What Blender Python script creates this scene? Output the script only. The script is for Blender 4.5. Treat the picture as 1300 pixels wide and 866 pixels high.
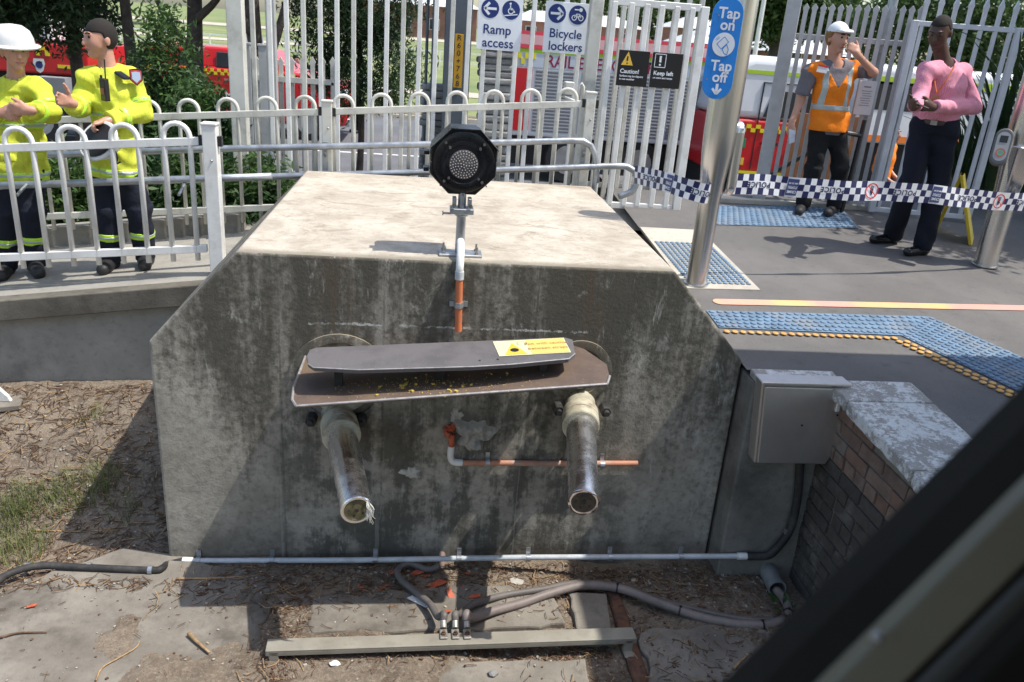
import bpy, bmesh, math, random
import numpy as np
from mathutils import Vector, Matrix, Quaternion
random.seed(7); rng = np.random.default_rng(7)
sc = bpy.context.scene
for o in list(bpy.data.objects): bpy.data.objects.remove(o)
COL = sc.collection
# ------------------------------------------------------------------ camera
FPX, YAW, PITCH, ROLL, HC = 1015.5, .1213, .3649, .0773, 1.70
_cy, _sy, _cp, _sp = math.cos(YAW), math.sin(YAW), math.cos(PITCH), math.sin(PITCH)
FW = Vector((_sy*_cp, _cy*_cp, -_sp)); _r = Vector((_cy, -_sy, 0)); _u = _r.cross(FW)
RT = math.cos(ROLL)*_r + math.sin(ROLL)*_u; UP = -math.sin(ROLL)*_r + math.cos(ROLL)*_u
CAM = Vector((0, 0, HC))
cd = bpy.data.cameras.new('camera'); cam = bpy.data.objects.new('camera', cd); COL.objects.link(cam)
m3 = Matrix((RT, UP, -FW)).transposed()
cam.matrix_world = Matrix.Translation(CAM) @ m3.to_4x4()
cd.sensor_width = 36; cd.lens = FPX/1300*36; cd.clip_start = .05; cd.clip_end = 2000
cd.dof.use_dof = True; cd.dof.focus_distance = 4.9; cd.dof.aperture_fstop = 4.2
sc.camera = cam
# ------------------------------------------------------------------ sky, sun, exposure
SUN = Vector((.51, -.125, 1)).normalized()
w = bpy.data.worlds.new('World'); sc.world = w; w.use_nodes = True
wn = w.node_tree.nodes; wl = w.node_tree.links
sky = wn.new('ShaderNodeTexSky'); sky.sky_type = 'NISHITA'; sky.sun_disc = False
sky.sun_elevation = math.asin(SUN.z); sky.sun_rotation = math.atan2(SUN.x, SUN.y)
sky.air_density = 1.2; sky.dust_density = 2.0
wl.new(sky.outputs[0], wn['Background'].inputs[0]); wn['Background'].inputs[1].default_value = .15
sd = bpy.data.lights.new('sun', 'SUN'); sd.energy = 3.4; sd.angle = math.radians(.53); sd.color = (1, .955, .88)
so = bpy.data.objects.new('sun', sd); COL.objects.link(so); so.location = SUN*60
so.rotation_euler = (-SUN).to_track_quat('-Z', 'Y').to_euler()
sc.view_settings.view_transform = 'Standard'; sc.view_settings.look = 'None'
sc.view_settings.exposure = .68; sc.view_settings.gamma = 1
# ------------------------------------------------------------------ pixel -> place helpers
def ray(px, py): return FW + (px-650)/FPX*RT - (py-433)/FPX*UP
def PZ(px, py, z=0): d = ray(px, py); return CAM + d*((z-HC)/d.z)
def PY(px, py, y): d = ray(px, py); return CAM + d*(y/d.y)
def PX(px, py, x): d = ray(px, py); return CAM + d*(x/d.x)
SL = .075                                   # platform rises gently from the track towards the gates
def plat_z(y): return SL*(min(max(y, 2.5), 8.6)-4.4)
def PG(px, py):
    d = ray(px, py); return CAM + d*((-SL*4.4-HC)/(d.z-SL*d.y))
def ramp_z(x): return -.10 + .13*(min(x, -1.0)+1.6)
# ------------------------------------------------------------------ mesh building
class MB:
    def __init__(s): s.v = []; s.f = []; s.m = []
    def add(s, vs, fs, mi=0):
        o = len(s.v); s.v += [tuple(v) for v in vs]
        s.f += [tuple(i+o for i in f) for f in fs]; s.m += [mi]*len(fs); return s
    def box(s, c, size, M=None, mi=0):
        c = Vector(c); hx, hy, hz = size[0]/2, size[1]/2, size[2]/2
        vs = [Vector((x, y, z)) for x in (-hx, hx) for y in (-hy, hy) for z in (-hz, hz)]
        if M is not None: vs = [M @ v for v in vs]
        return s.add([v+c for v in vs], [(0,1,3,2),(4,6,7,5),(0,4,5,1),(2,3,7,6),(0,2,6,4),(1,5,7,3)], mi)
    def bb(s, x0, x1, y0, y1, z0, z1, mi=0): return s.box(((x0+x1)/2,(y0+y1)/2,(z0+z1)/2), (x1-x0,y1-y0,z1-z0), None, mi)
    def cyl(s, a, b, r, r2=None, n=16, cap=True, mi=0):
        a, b = Vector(a), Vector(b); r2 = r if r2 is None else r2
        d = (b-a).normalized(); q = d.to_track_quat('Z', 'Y')
        vs = []
        for P, R in ((a, r), (b, r2)):
            for i in range(n):
                t = 2*math.pi*i/n; vs.append(P + q @ Vector((R*math.cos(t), R*math.sin(t), 0)))
        fs = [(i, (i+1)%n, n+(i+1)%n, n+i) for i in range(n)]
        if cap: fs += [tuple(range(n-1,-1,-1)), tuple(range(n, 2*n))]
        return s.add(vs, fs, mi)
    def tube(s, pts, r, n=8, mi=0, cap=True, r1=None):
        pts = [Vector(p) for p in pts]; N = len(pts); vs = []; fs = []
        up = None
        for i, p in enumerate(pts):
            d = (pts[min(i+1, N-1)] - pts[max(i-1, 0)]).normalized()
            if up is None: up = d.orthogonal().normalized()
            up = (up - d*up.dot(d))
            up = up.normalized() if up.length > 1e-6 else d.orthogonal().normalized()
            sd_ = d.cross(up); rr = r if r1 is None else r+(r1-r)*i/(N-1)
            if callable(r): rr = r(i/(N-1))
            for k in range(n):
                t = 2*math.pi*k/n; vs.append(p + up*(rr*math.cos(t)) + sd_*(rr*math.sin(t)))
        for i in range(N-1):
            for k in range(n): fs.append((i*n+k, i*n+(k+1)%n, (i+1)*n+(k+1)%n, (i+1)*n+k))
        if cap: fs += [tuple(range(n-1,-1,-1)), tuple(range((N-1)*n, N*n))]
        return s.add(vs, fs, mi)
    def prism(s, poly, off, mi=0):
        """planar polygon (3D points) pushed by the vector off"""
        poly = [Vector(p) for p in poly]; off = Vector(off); n = len(poly)
        vs = poly + [p+off for p in poly]
        return s.add(vs, [tuple(range(n)), tuple(range(2*n-1, n-1, -1))] + [(i, n+i, n+(i+1)%n, (i+1)%n) for i in range(n)], mi)
    def lathe(s, prof, o, axis, n=24, mi=0):
        o = Vector(o); q = Vector(axis).normalized().to_track_quat('Z', 'Y'); vs = []; fs = []
        for r, h in prof:
            for k in range(n):
                t = 2*math.pi*k/n; vs.append(o + q @ Vector((r*math.cos(t), r*math.sin(t), h)))
        for i in range(len(prof)-1):
            for k in range(n): fs.append((i*n+k, i*n+(k+1)%n, (i+1)*n+(k+1)%n, (i+1)*n+k))
        fs += [tuple(range(n-1,-1,-1)), tuple(range((len(prof)-1)*n, len(prof)*n))]
        return s.add(vs, fs, mi)
    def sphere(s, c, r, n=10, mi=0, sc_=(1,1,1)):
        c = Vector(c); vs = []; fs = []; m = n//2+1
        for i in range(m+1):
            p = math.pi*i/m
            for k in range(n):
                t = 2*math.pi*k/n
                vs.append(c + Vector((r*sc_[0]*math.sin(p)*math.cos(t), r*sc_[1]*math.sin(p)*math.sin(t), r*sc_[2]*math.cos(p))))
        for i in range(m):
            for k in range(n): fs.append((i*n+k, (i+1)*n+k, (i+1)*n+(k+1)%n, i*n+(k+1)%n))
        return s.add(vs, fs, mi)
    def mesh(s, name, fix=True):
        me = bpy.data.meshes.new(name); me.from_pydata(s.v, [], s.f)
        if any(s.m): me.polygons.foreach_set('material_index', s.m)
        if fix:
            b = bmesh.new(); b.from_mesh(me)
            bmesh.ops.recalc_face_normals(b, faces=b.faces); b.to_mesh(me); b.free()
        me.update(); return me
def link(o, parent=None):
    COL.objects.link(o)
    if parent is not None:
        o.parent = parent
        o.matrix_parent_inverse = parent.get('_w') and Matrix.Translation(-Vector(parent['_w'])) or Matrix()
    return o
def obj(name, mb, mats, parent=None, smooth=False, bevel=0, seg=1, fix=True):
    me = mb.mesh(name, fix) if isinstance(mb, MB) else mb
    if not isinstance(mats, (list, tuple)): mats = [mats]
    if not me.materials:
        for m in mats: me.materials.append(m)
    o = bpy.data.objects.new(name, me); link(o, parent)
    if smooth is True: me.polygons.foreach_set('use_smooth', [True]*len(me.polygons))
    elif smooth:                      # angle
        me.polygons.foreach_set('use_smooth', [True]*len(me.polygons))
        me.set_sharp_from_angle(angle=math.radians(smooth))
    if bevel:
        b = o.modifiers.new('bevel', 'BEVEL'); b.width = bevel; b.segments = seg; b.limit_method = 'ANGLE'; b.angle_limit = .6
    return o
def tag(o, label=None, cat=None, group=None, kind=None):
    if label: o['label'] = label
    if cat: o['category'] = cat
    if group: o['group'] = group
    if kind: o['kind'] = kind
    return o
def thing(name, label, cat, loc, group=None):
    o = bpy.data.objects.new(name, None); COL.objects.link(o); o.location = Vector(loc); o.empty_display_size = .2
    o['_w'] = tuple(loc); return tag(o, label, cat, group)
def copy_at(src, loc, parent=None, rot=None, scale=None):
    c = src.copy(); COL.objects.link(c)
    if parent is not None:
        c.parent = parent; c.matrix_parent_inverse = Matrix.Translation(-Vector(parent['_w'])) if parent.get('_w') else Matrix()
    c.location = loc
    if rot is not None: c.rotation_euler = rot
    if scale is not None: c.scale = scale
    return c
def np_mesh(name, V, F, smooth=False):
    V = np.asarray(V, np.float32); F = np.asarray(F, np.int32); k = F.shape[1]
    me = bpy.data.meshes.new(name); me.vertices.add(len(V)); me.vertices.foreach_set('co', V.ravel())
    me.loops.add(F.size); me.loops.foreach_set('vertex_index', F.ravel())
    me.polygons.add(len(F)); me.polygons.foreach_set('loop_start', np.arange(0, F.size, k, dtype=np.int32))
    try: me.polygons.foreach_set('loop_total', np.full(len(F), k, np.int32))
    except Exception: pass
    me.update(calc_edges=True); me.validate()
    if smooth: me.polygons.foreach_set('use_smooth', [True]*len(me.polygons))
    return me
def bez(pts, n=8):
    """smooth (Catmull-Rom) path through points"""
    P = [Vector(p) for p in pts]; P = [P[0]*2-P[1]] + P + [P[-1]*2-P[-2]]; out = []
    for i in range(1, len(P)-2):
        for j in range(n):
            t = j/n; a, b, c, d = P[i-1], P[i], P[i+1], P[i+2]
            out.append(.5*((2*b)+(c-a)*t+(2*a-5*b+4*c-d)*t*t+(3*b-a-3*c+d)*t**3))
    out.append(P[-2]); return out
# ------------------------------------------------------------------ materials
def hexc(h): 
    c = [int(h[i:i+2],16)/255 for i in (0,2,4)]; return tuple((x/12.92 if x<=.04045 else ((x+.055)/1.055)**2.4) for x in c)
class NT:
    def __init__(s, name):
        s.mat = bpy.data.materials.new(name); s.mat.use_nodes = True; s.n = s.mat.node_tree.nodes; s.l = s.mat.node_tree.links
        s.b = s.n['Principled BSDF']; s.geo = s.n.new('ShaderNodeNewGeometry'); s.pos = s.geo.outputs['Position']
    def inp(s, sock, v):
        if isinstance(v, bpy.types.NodeSocket): s.l.new(v, sock)
        else:
            if sock.type == 'RGBA' and len(v) == 3: v = (*v, 1)
            sock.default_value = v
    def noise(s, scale=5, detail=6, rough=.6, stretch=None, dist=0, off=None):
        t = s.n.new('ShaderNodeTexNoise'); t.inputs['Scale'].default_value = scale; t.inputs['Detail'].default_value = detail
        t.inputs['Roughness'].default_value = rough; t.inputs['Distortion'].default_value = dist
        if stretch or off:
            mp = s.n.new('ShaderNodeMapping'); s.l.new(s.pos, mp.inputs[0]); mp.inputs['Scale'].default_value = stretch or (1,1,1)
            if off: mp.inputs['Location'].default_value = off
            s.l.new(mp.outputs[0], t.inputs[0])
        else: s.l.new(s.pos, t.inputs[0])
        return t.outputs[0]
    def vor(s, scale=5, feat='F1', out='Distance'):
        t = s.n.new('ShaderNodeTexVoronoi'); t.feature = feat; t.inputs['Scale'].default_value = scale; s.l.new(s.pos, t.inputs[0]); return t.outputs[out]
    def ramp(s, fac, stops):
        r = s.n.new('ShaderNodeValToRGB'); e = r.color_ramp.elements
        while len(e) < len(stops): e.new(.5)
        for el, (p, c) in zip(e, stops): el.position = p; el.color = (*c, 1) if not isinstance(c, (int, float)) else (c, c, c, 1)
        s.l.new(fac, r.inputs[0]); return r.outputs[0]
    def mix(s, fac, a, b, mode='MIX'):
        x = s.n.new('ShaderNodeMix'); x.data_type = 'RGBA'; x.blend_type = mode
        s.inp(x.inputs[0], fac); s.inp(x.inputs[6], a); s.inp(x.inputs[7], b); return x.outputs[2]
    def math(s, op, a, b=0, c=None, clamp=False):
        x = s.n.new('ShaderNodeMath'); x.operation = op; x.use_clamp = clamp; s.inp(x.inputs[0], a); s.inp(x.inputs[1], b)
        if c is not None: s.inp(x.inputs[2], c)
        return x.outputs[0]
    def rng(s, v, a, b, c=0., d=1.):
        x = s.n.new('ShaderNodeMapRange'); x.inputs[1].default_value = a; x.inputs[2].default_value = b; x.inputs[3].default_value = c; x.inputs[4].default_value = d
        x.interpolation_type = 'SMOOTHSTEP'; s.l.new(v, x.inputs[0]); return x.outputs[0]
    def xyz(s):
        x = s.n.new('ShaderNodeSeparateXYZ'); s.l.new(s.pos, x.inputs[0]); return x.outputs
    def bump(s, h, strength=.3, dist=.01):
        b = s.n.new('ShaderNodeBump'); b.inputs['Strength'].default_value = strength; b.inputs['Distance'].default_value = dist
        s.l.new(h, b.inputs['Height']); s.l.new(b.outputs[0], s.b.inputs['Normal'])
    def done(s, col=None, rough=None, metal=None):
        if col is not None: s.inp(s.b.inputs['Base Color'], col)
        if rough is not None: s.inp(s.b.inputs['Roughness'], rough)
        if metal is not None: s.inp(s.b.inputs['Metallic'], metal)
        return s.mat
def pm(name, col, rough=.6, metal=0, var=.2, scale=8, bump=0, bscale=60, bdist=.004, dirt=None, dscale=3, damt=.5):
    t = NT(name); col = hexc(col) if isinstance(col, str) else col
    n = t.noise(scale); c = t.mix(t.rng(n, .3, .7), tuple(x*(1-var) for x in col), tuple(min(1, x*(1+var)) for x in col))
    if dirt: c = t.mix(t.math('MULTIPLY', t.rng(t.noise(dscale, 8, .7), .45, .7), damt), c, dirt)
    if bump: t.bump(t.noise(bscale, 4), bump, bdist)
    return t.done(c, t.rng(n, .2, .8, max(0, rough-.08), min(1, rough+.08)), metal)
def rnd_mat(name, cols, rough=.85, scale=25, bump=.4, bdist=.004, dirt=None):
    """colour differs from object to object"""
    t = NT(name); oi = t.n.new('ShaderNodeObjectInfo')
    c = t.ramp(oi.outputs['Random'], [(i/max(1, len(cols)-1), k) for i, k in enumerate(cols)])
    c = t.mix(t.rng(t.noise(scale, 6, .7), .3, .75), c, t.mix(1., c, (.6,.58,.55), 'MULTIPLY'))
    if dirt: c = t.mix(t.rng(t.noise(6, 6, .7), .5, .72), c, dirt)
    t.bump(t.noise(90, 5), bump, bdist); return t.done(c, rough)
# ------------------------------------------------------------------ common materials
M = {}
M['fence'] = pm('fence_white_paint', (.76,.755,.72), .42, 0, .07, 3, .1, 40, .002, (.42,.40,.35), 5, .4)
M['fence2'] = pm('fence_cream_paint', (.60,.59,.53), .5, 0, .08, 3, .1, 40, .002, (.28,.26,.22), 4, .6)
M['gatew'] = pm('gate_grey_white_paint', (.46,.46,.45), .45, 0, .08, 3, .1, 40, .002, (.27,.27,.26), 4, .5)
M['galv'] = pm('galvanised_steel', (.40,.42,.44), .42, .75, .15, 14, .1, 60, .001, (.25,.26,.27), 6, .6)
M['pvc'] = pm('pale_grey_conduit', (.5,.53,.55), .4, 0, .1, 6, 0, 0, 0, (.25,.24,.22), 9, .5)
M['black'] = pm('black_plastic', (.016,.016,.017), .42, 0, .2, 9)
M['rubber'] = pm('black_rubber', (.02,.02,.02), .7, 0, .25, 9, .2, 60, .002, (.1,.09,.08), 7, .5)
M['signal'] = pm('signal_black_paint', (.012,.013,.016), .28, 0, .2, 9, .06, 70, .001, (.06,.06,.06), 8, .25)
M['bolt'] = pm('bolt_steel', (.35,.34,.33), .4, .9, .2, 30)
M['rust'] = pm('rusty_steel', (.13,.065,.04), .85, .2, .4, 20, .4, 60, .004, (.05,.035,.03), 9, .6)
M['orange'] = pm('orange_conduit', (.60,.175,.07), .5, 0, .12, 10, .05, 50, .001, (.42,.2,.12), 7, .4)
M['orangef'] = pm('faded_conduit', (.45,.2,.12), .6, 0, .15, 10, .05, 50, .001, (.4,.36,.32), 8, .75)
M['whiteplastic'] = pm('white_plastic', (.75,.75,.73), .45, 0, .06, 9, 0, 0, 0, (.45,.4,.33), 12, .4)
M['shard'] = pm('orange_shard', (.46,.10,.045), .55, 0, .2, 30)
M['asphalt'] = None
def asphalt(name, a, b, spec=.85):
    t = NT(name); n1 = t.noise(240, 3, .7); n2 = t.noise(1.3, 6, .6); n3 = t.noise(9, 6, .65)
    c = t.mix(t.rng(n1, .35, .68), a, b); c = t.mix(t.math('MULTIPLY', t.rng(n2, .4, .65), .35), c, tuple(x*1.35 for x in b))
    c = t.mix(t.math('MULTIPLY', t.rng(n3, .56, .7), .35), c, tuple(x*.55 for x in a))
    t.bump(n1, .5, .004); return t.done(c, spec)
M['asphalt'] = asphalt('asphalt_grey', (.088,.083,.08), (.15,.141,.132))
M['road'] = asphalt('road_asphalt', (.085,.085,.09), (.14,.14,.145))
def concrete(name, lo, hi, dark, damt=.5, bs=70, stre=None, pits=True):
    t = NT(name); n = t.noise(2.2, 9, .68, stre); n2 = t.noise(19, 8, .7); n3 = t.noise(.9, 7, .7)
    c = t.mix(t.rng(n, .3, .7), lo, hi); c = t.mix(t.math('MULTIPLY', t.rng(n2, .5, .72), .5), c, tuple(x*.62 for x in lo))
    c = t.mix(t.math('MULTIPLY', t.rng(n3, .48, .66), damt), c, dark)
    hh = t.math('ADD', t.noise(bs, 6, .7), t.math('MULTIPLY', n2, .8)); t.bump(hh, .45, .006); return t.done(c, .88)
M['apron'] = concrete('pale_concrete', (.40,.37,.31), (.52,.48,.40), (.27,.25,.21), .4)
M['slab'] = concrete('slab_concrete', (.15,.132,.108), (.25,.225,.188), (.075,.064,.05), .88)
M['walk'] = concrete('walkway_concrete', (.25,.235,.205), (.33,.31,.27), (.18,.165,.14), .45)
M['coping'] = concrete('coping_concrete', (.085,.075,.058), (.17,.155,.125), (.03,.027,.02), .9)
M['wallc'] = concrete('wall_concrete', (.25,.235,.205), (.34,.32,.28), (.12,.115,.1), .7)
M['wing'] = concrete('wing_wall_concrete', (.13,.125,.108), (.22,.21,.185), (.06,.058,.048), .7)
# stained concrete of the buffer stop: clean on top, weathered and algae-dark on the faces
def block_mat():
    t = NT('buffer_stop_concrete'); x, y, z = t.xyz()
    nrm = t.n.new('ShaderNodeSeparateXYZ'); t.l.new(t.geo.outputs['Normal'], nrm.inputs[0])
    topm = t.rng(nrm.outputs[2], .75, .9)
    n = t.noise(2.6, 9, .7); n2 = t.noise(22, 8, .72)
    nt = t.noise(2.0, 10, .74, None, .4); nt2 = t.noise(11, 9, .78)
    top = t.mix(t.rng(nt, .36, .64), (.36,.31,.245), (.53,.475,.39))
    top = t.mix(t.math('MULTIPLY', t.rng(nt2, .46, .66), .55), top, (.30,.25,.19))
    top = t.mix(t.math('MULTIPLY', t.rng(t.noise(4.4, 10, .8, (.8,1.3,1), .8, (4,2,0)), .53, .63), .6), top, (.22,.175,.125))
    top = t.mix(t.math('MULTIPLY', t.rng(t.noise(70, 4, .7), .6, .7), .5), top, (.20,.165,.12))
    grime = t.math('MULTIPLY', t.rng(t.math('ADD', y, t.math('MULTIPLY', t.math('SUBTRACT', n2, .5), .12)), 4.33, 4.235), .75)
    top = t.mix(grime, top, (.17,.15,.105))
    face = t.mix(t.rng(n, .3, .7), (.24,.218,.178), (.40,.372,.312))
    face = t.mix(t.math('MULTIPLY', t.rng(n2, .44, .68), .6), face, (.15,.138,.11))
    # dark algae: strong near the top edge, running down in drips, lighter in the lower left
    drip = t.noise(8.5, 8, .68, (1,1,.11)); drip2 = t.noise(2.1, 6, .6, (1,1,.22), .3); drip3 = t.noise(22, 6, .7, (1,1,.08))
    hgt = t.rng(z, -1.1, .45); left = t.rng(x, -1.45, -.6)
    a = t.math('ADD', t.math('MULTIPLY', hgt, .62), t.math('MULTIPLY', left, .16))
    a = t.math('ADD', a, t.math('MULTIPLY', t.math('SUBTRACT', drip, .5), 1.05))
    a = t.math('ADD', a, t.math('MULTIPLY', t.math('SUBTRACT', drip2, .5), 1.5))
    a = t.math('ADD', a, t.math('MULTIPLY', t.math('SUBTRACT', drip3, .5), .45))
    a = t.math('ADD', a, t.math('MULTIPLY', t.math('SUBTRACT', n2, .5), .8))
    face = t.mix(t.math('MULTIPLY', t.rng(a, .24, .78), .88), face, (.056,.051,.037))
    # grime splash at the ground line and rust runs below the mounts
    spl = t.math('MULTIPLY', t.rng(t.math('ADD', z, t.math('MULTIPLY', t.math('SUBTRACT', n, .5), .5)), -1.15, -1.42), .55)
    face = t.mix(spl, face, (.085,.07,.05))
    for rx in (-.46, .94):
        rn = t.math('MULTIPLY', t.rng(t.math('ABSOLUTE', t.math('SUBTRACT', t.math('ADD', x, t.math('MULTIPLY', t.math('SUBTRACT', drip2, .5), .3)), rx)), .2, .02), t.math('MULTIPLY', t.rng(z, -1.5, -.5), t.rng(drip3, .42, .6)))
        face = t.mix(t.math('MULTIPLY', rn, .5), face, (.11,.075,.045))
    # wide darker patch low in the middle, broken up by noise
    low_dark = t.math('MULTIPLY', t.math('MULTIPLY', t.rng(x, -1.0, -.55), t.rng(x, 1.75, .9)), t.rng(z, -.15, -.5))
    low_dark = t.math('MULTIPLY', low_dark, t.rng(t.math('ADD', t.noise(3.1, 8, .7), t.math('MULTIPLY', t.math('SUBTRACT', drip, .5), .6)), .42, .56))
    face = t.mix(t.math('MULTIPLY', low_dark, .8), face, (.062,.060,.048))
    # pale lime blooms and runs
    lime = t.math('MULTIPLY', t.rng(t.noise(7, 10, .8, (1,1,.35), .5, (3,1,2)), .57, .66), .7)
    face = t.mix(lime, face, (.42,.405,.36))
    lime2 = t.math('MULTIPLY', t.rng(t.noise(2.4, 9, .72, (1,1,.8), 0.6, (7,1,5)), .6, .66), .55)
    face = t.mix(lime2, face, (.36,.345,.305))
    # formwork board joints
    for xx, wd in ((-.80,.007), (-.23,.012), (.62,.004)):
        ln = t.math('LESS_THAN', t.math('ABSOLUTE', t.math('SUBTRACT', t.math('ADD', x, t.math('MULTIPLY', t.math('SUBTRACT', n2, .5), .02)), xx)), wd)
        face = t.mix(t.math('MULTIPLY', t.math('MULTIPLY', ln, t.rng(drip, .4, .62)), .4), face, (.33,.32,.28))
        ln2 = t.math('LESS_THAN', t.math('ABSOLUTE', t.math('SUBTRACT', x, xx+.022)), .006)
        face = t.mix(t.math('MULTIPLY', t.math('MULTIPLY', ln2, t.rng(n, .4, .6)), .6), face, (.05,.048,.04))
    # pale horizontal scrape
    hl = t.math('LESS_THAN', t.math('ABSOLUTE', t.math('SUBTRACT', t.math('ADD', z, t.math('MULTIPLY', t.math('SUBTRACT', n2, .5), .05)), .143)), .006)
    hl = t.math('MULTIPLY', t.math('MULTIPLY', hl, t.rng(t.noise(16, 6, .75), .42, .6)), t.math('MULTIPLY', t.math('GREATER_THAN', x, -.62), t.math('LESS_THAN', x, .95)))
    face = t.mix(t.math('MULTIPLY', hl, .8), face, (.6,.6,.56))
    c = t.mix(topm, face, top)
    hh = t.math('ADD', t.noise(60, 6, .7), t.math('MULTIPLY', n2, .9)); t.bump(hh, .5, .007)
    return t.done(c, .9)
M['block'] = block_mat()
def soil_mat():
    t = NT('soil'); n = t.noise(3, 9, .7); n2 = t.noise(45, 8, .75)
    c = t.mix(t.rng(n, .3, .7), (.11,.082,.058), (.24,.19,.14)); c = t.mix(t.rng(n2, .45, .7), c, (.30,.25,.19))
    c = t.mix(t.rng(t.noise(120, 4, .7), .58, .68), c, (.035,.026,.02)); t.bump(n2, .8, .02); return t.done(c, .95)
M['soil'] = soil_mat()
M['grass'] = None
def leaf_mat(name, a, b, tr=.35):
    t = NT(name); n = t.noise(1.7, 4, .6); n2 = t.noise(14, 2)
    c = t.mix(t.rng(n, .3, .7), a, b); c = t.mix(t.math('MULTIPLY', t.rng(n2, .4, .7), .5), c, tuple(x*.5 for x in a))
    t.inp(t.b.inputs['Base Color'], c); t.b.inputs['Roughness'].default_value = .55
    tl = t.n.new('ShaderNodeBsdfTranslucent'); t.l.new(c, tl.inputs[0]); mx = t.n.new('ShaderNodeMixShader'); mx.inputs[0].default_value = tr
    t.l.new(t.b.outputs[0], mx.inputs[1]); t.l.new(tl.outputs[0], mx.inputs[2]); t.l.new(mx.outputs[0], t.n['Material Output'].inputs[0]); return t.mat
M['grass'] = leaf_mat('tuft_grass', (.14,.17,.05), (.27,.28,.11))
M['needle'] = leaf_mat('dark_needle_foliage', (.022,.05,.018), (.055,.10,.03))
M['shrub'] = leaf_mat('shrub_foliage', (.03,.075,.02), (.085,.16,.035))
M['fartree'] = leaf_mat('far_tree_foliage', (.035,.075,.02), (.08,.14,.035))
M['palm'] = leaf_mat('strap_leaf', (.018,.045,.014), (.045,.09,.025), .25)
M['bark'] = pm('bark', (.065,.05,.04), .9, 0, .4, 12, .7, 40, .02)
def lawn_mat():
    t = NT('lawn'); n = t.noise(.15, 6, .6); n2 = t.noise(6, 6, .7)
    c = t.mix(t.rng(n, .35, .65), (.13,.17,.055), (.24,.26,.10)); c = t.mix(t.math('MULTIPLY', t.rng(n2, .45, .7), .5), c, (.10,.14,.045))
    return t.done(c, .95)
M['lawn'] = lawn_mat()
M['footpath'] = concrete('footpath_concrete', (.42,.37,.29), (.52,.46,.37), (.3,.26,.2), .3)
# ------------------------------------------------------------------ setting: ground, platform, walkway
def sstep(a, b, x): t = min(1, max(0, (x-a)/(b-a))); return t*t*(3-2*t)
def vnoise(seed, n=64):
    g = np.random.default_rng(seed).random((n, n))
    def f(x, y):
        xi, yi = np.floor(x).astype(int), np.floor(y).astype(int); fx, fy = x-xi, y-yi
        fx = fx*fx*(3-2*fx); fy = fy*fy*(3-2*fy)
        a = g[xi%n, yi%n]; b = g[(xi+1)%n, yi%n]; c = g[xi%n, (yi+1)%n]; d = g[(xi+1)%n, (yi+1)%n]
        return (a*(1-fx)+b*fx)*(1-fy)+(c*(1-fx)+d*fx)*fy
    return f
VN = [vnoise(i) for i in range(5)]
ZB = -1.425
def soil_z(x, y):
    x = np.asarray(x, float); y = np.asarray(y, float)
    t = np.clip((y-4.15)/1.45, 0, 1); t = t*t*(3-2*t); lx = np.clip((-1.2-x)/.4, 0, 1)
    z = ZB + .52*t*lx
    z += .075*(VN[0](x*1.6, y*1.6)-.5) + .03*(VN[1](x*4, y*4)-.5) + .016*(VN[2](x*13, y*13)-.5) + .01*(VN[3](x*30, y*30)-.5)
    return z
xs = np.arange(-7, 2.75, .025); ys = np.arange(1.2, 5.75, .025)
X, Y = np.meshgrid(xs, ys, indexing='ij'); Z = soil_z(X, Y)
n1, n2 = X.shape; idx = np.arange(n1*n2).reshape(n1, n2)
F = np.stack([idx[:-1,:-1], idx[1:,:-1], idx[1:,1:], idx[:-1,1:]], -1).reshape(-1, 4)
tag(obj('ground', np_mesh('ground', np.stack([X, Y, Z], -1).reshape(-1, 3), F, True), M['soil']), kind='structure')
b = MB(); b.bb(-14, 9, -9, 1.2, ZB-.4, ZB-.01)
tag(obj('track_bed', b, M['soil']), kind='structure')
def rough_slab(name, poly, ztop, th, mat, amp=.012, sub=.07, parent=None, bev=.012, zf=None):
    """flat slab with an uneven outline"""
    out = []; R = random.Random(len(poly)*31+int(abs(poly[0][0])*100))
    for i in range(len(poly)):
        a = Vector(poly[i]); c = Vector(poly[(i+1)%len(poly)]); k = max(1, int((c-a).length/sub))
        for j in range(k):
            p = a.lerp(c, j/k); out.append((p.x+R.uniform(-amp, amp), p.y+R.uniform(-amp, amp)))
    b = MB(); b.prism([(x, y, ztop+(zf(x, y) if zf else 0)) for x, y in out], (0,0,-th)); return obj(name, b, mat, parent, bevel=bev, seg=2)
ST = lambda o: tag(o, kind='structure')
ST(rough_slab('foundation_slab', [(-2.55,2.2),(-.80,2.2),(-.78,3.3),(-.82,4.05),(-1.35,4.2),(-1.75,4.32),(-2.2,4.0),(-2.5,3.5)], -1.398, .2, M['slab'], .022))
ST(rough_slab('foundation_slab', [(-.55,3.55),(.72,3.58),(.86,3.62),(.84,3.9),(.35,3.96),(-.2,3.88),(-.56,3.84)], -1.394, .2, M['slab'], .016))
ST(rough_slab('foundation_slab', [(-.62,2.3),(.95,2.3),(.93,3.34),(-.6,3.31)], -1.40, .2, M['slab'], .012))
ST(rough_slab('foundation_slab', [(1.2,2.2),(2.3,2.2),(2.33,3.5),(1.9,3.62),(1.28,3.55)], -1.398, .2, M['slab'], .02))
ST(rough_slab('foundation_slab', [(.92,3.46),(1.12,3.46),(1.16,3.86),(.93,3.9)], -1.396, .2, M['slab'], .01))
b = MB(); pz = [PZ(770,748,-1.405), PZ(786,748,-1.405), PZ(828,870,-1.405), PZ(806,870,-1.405)]; b.prism(pz, (0,0,-.05))
ST(obj('rusty_rail_strip', b, M['rust'], bevel=.01))
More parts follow.
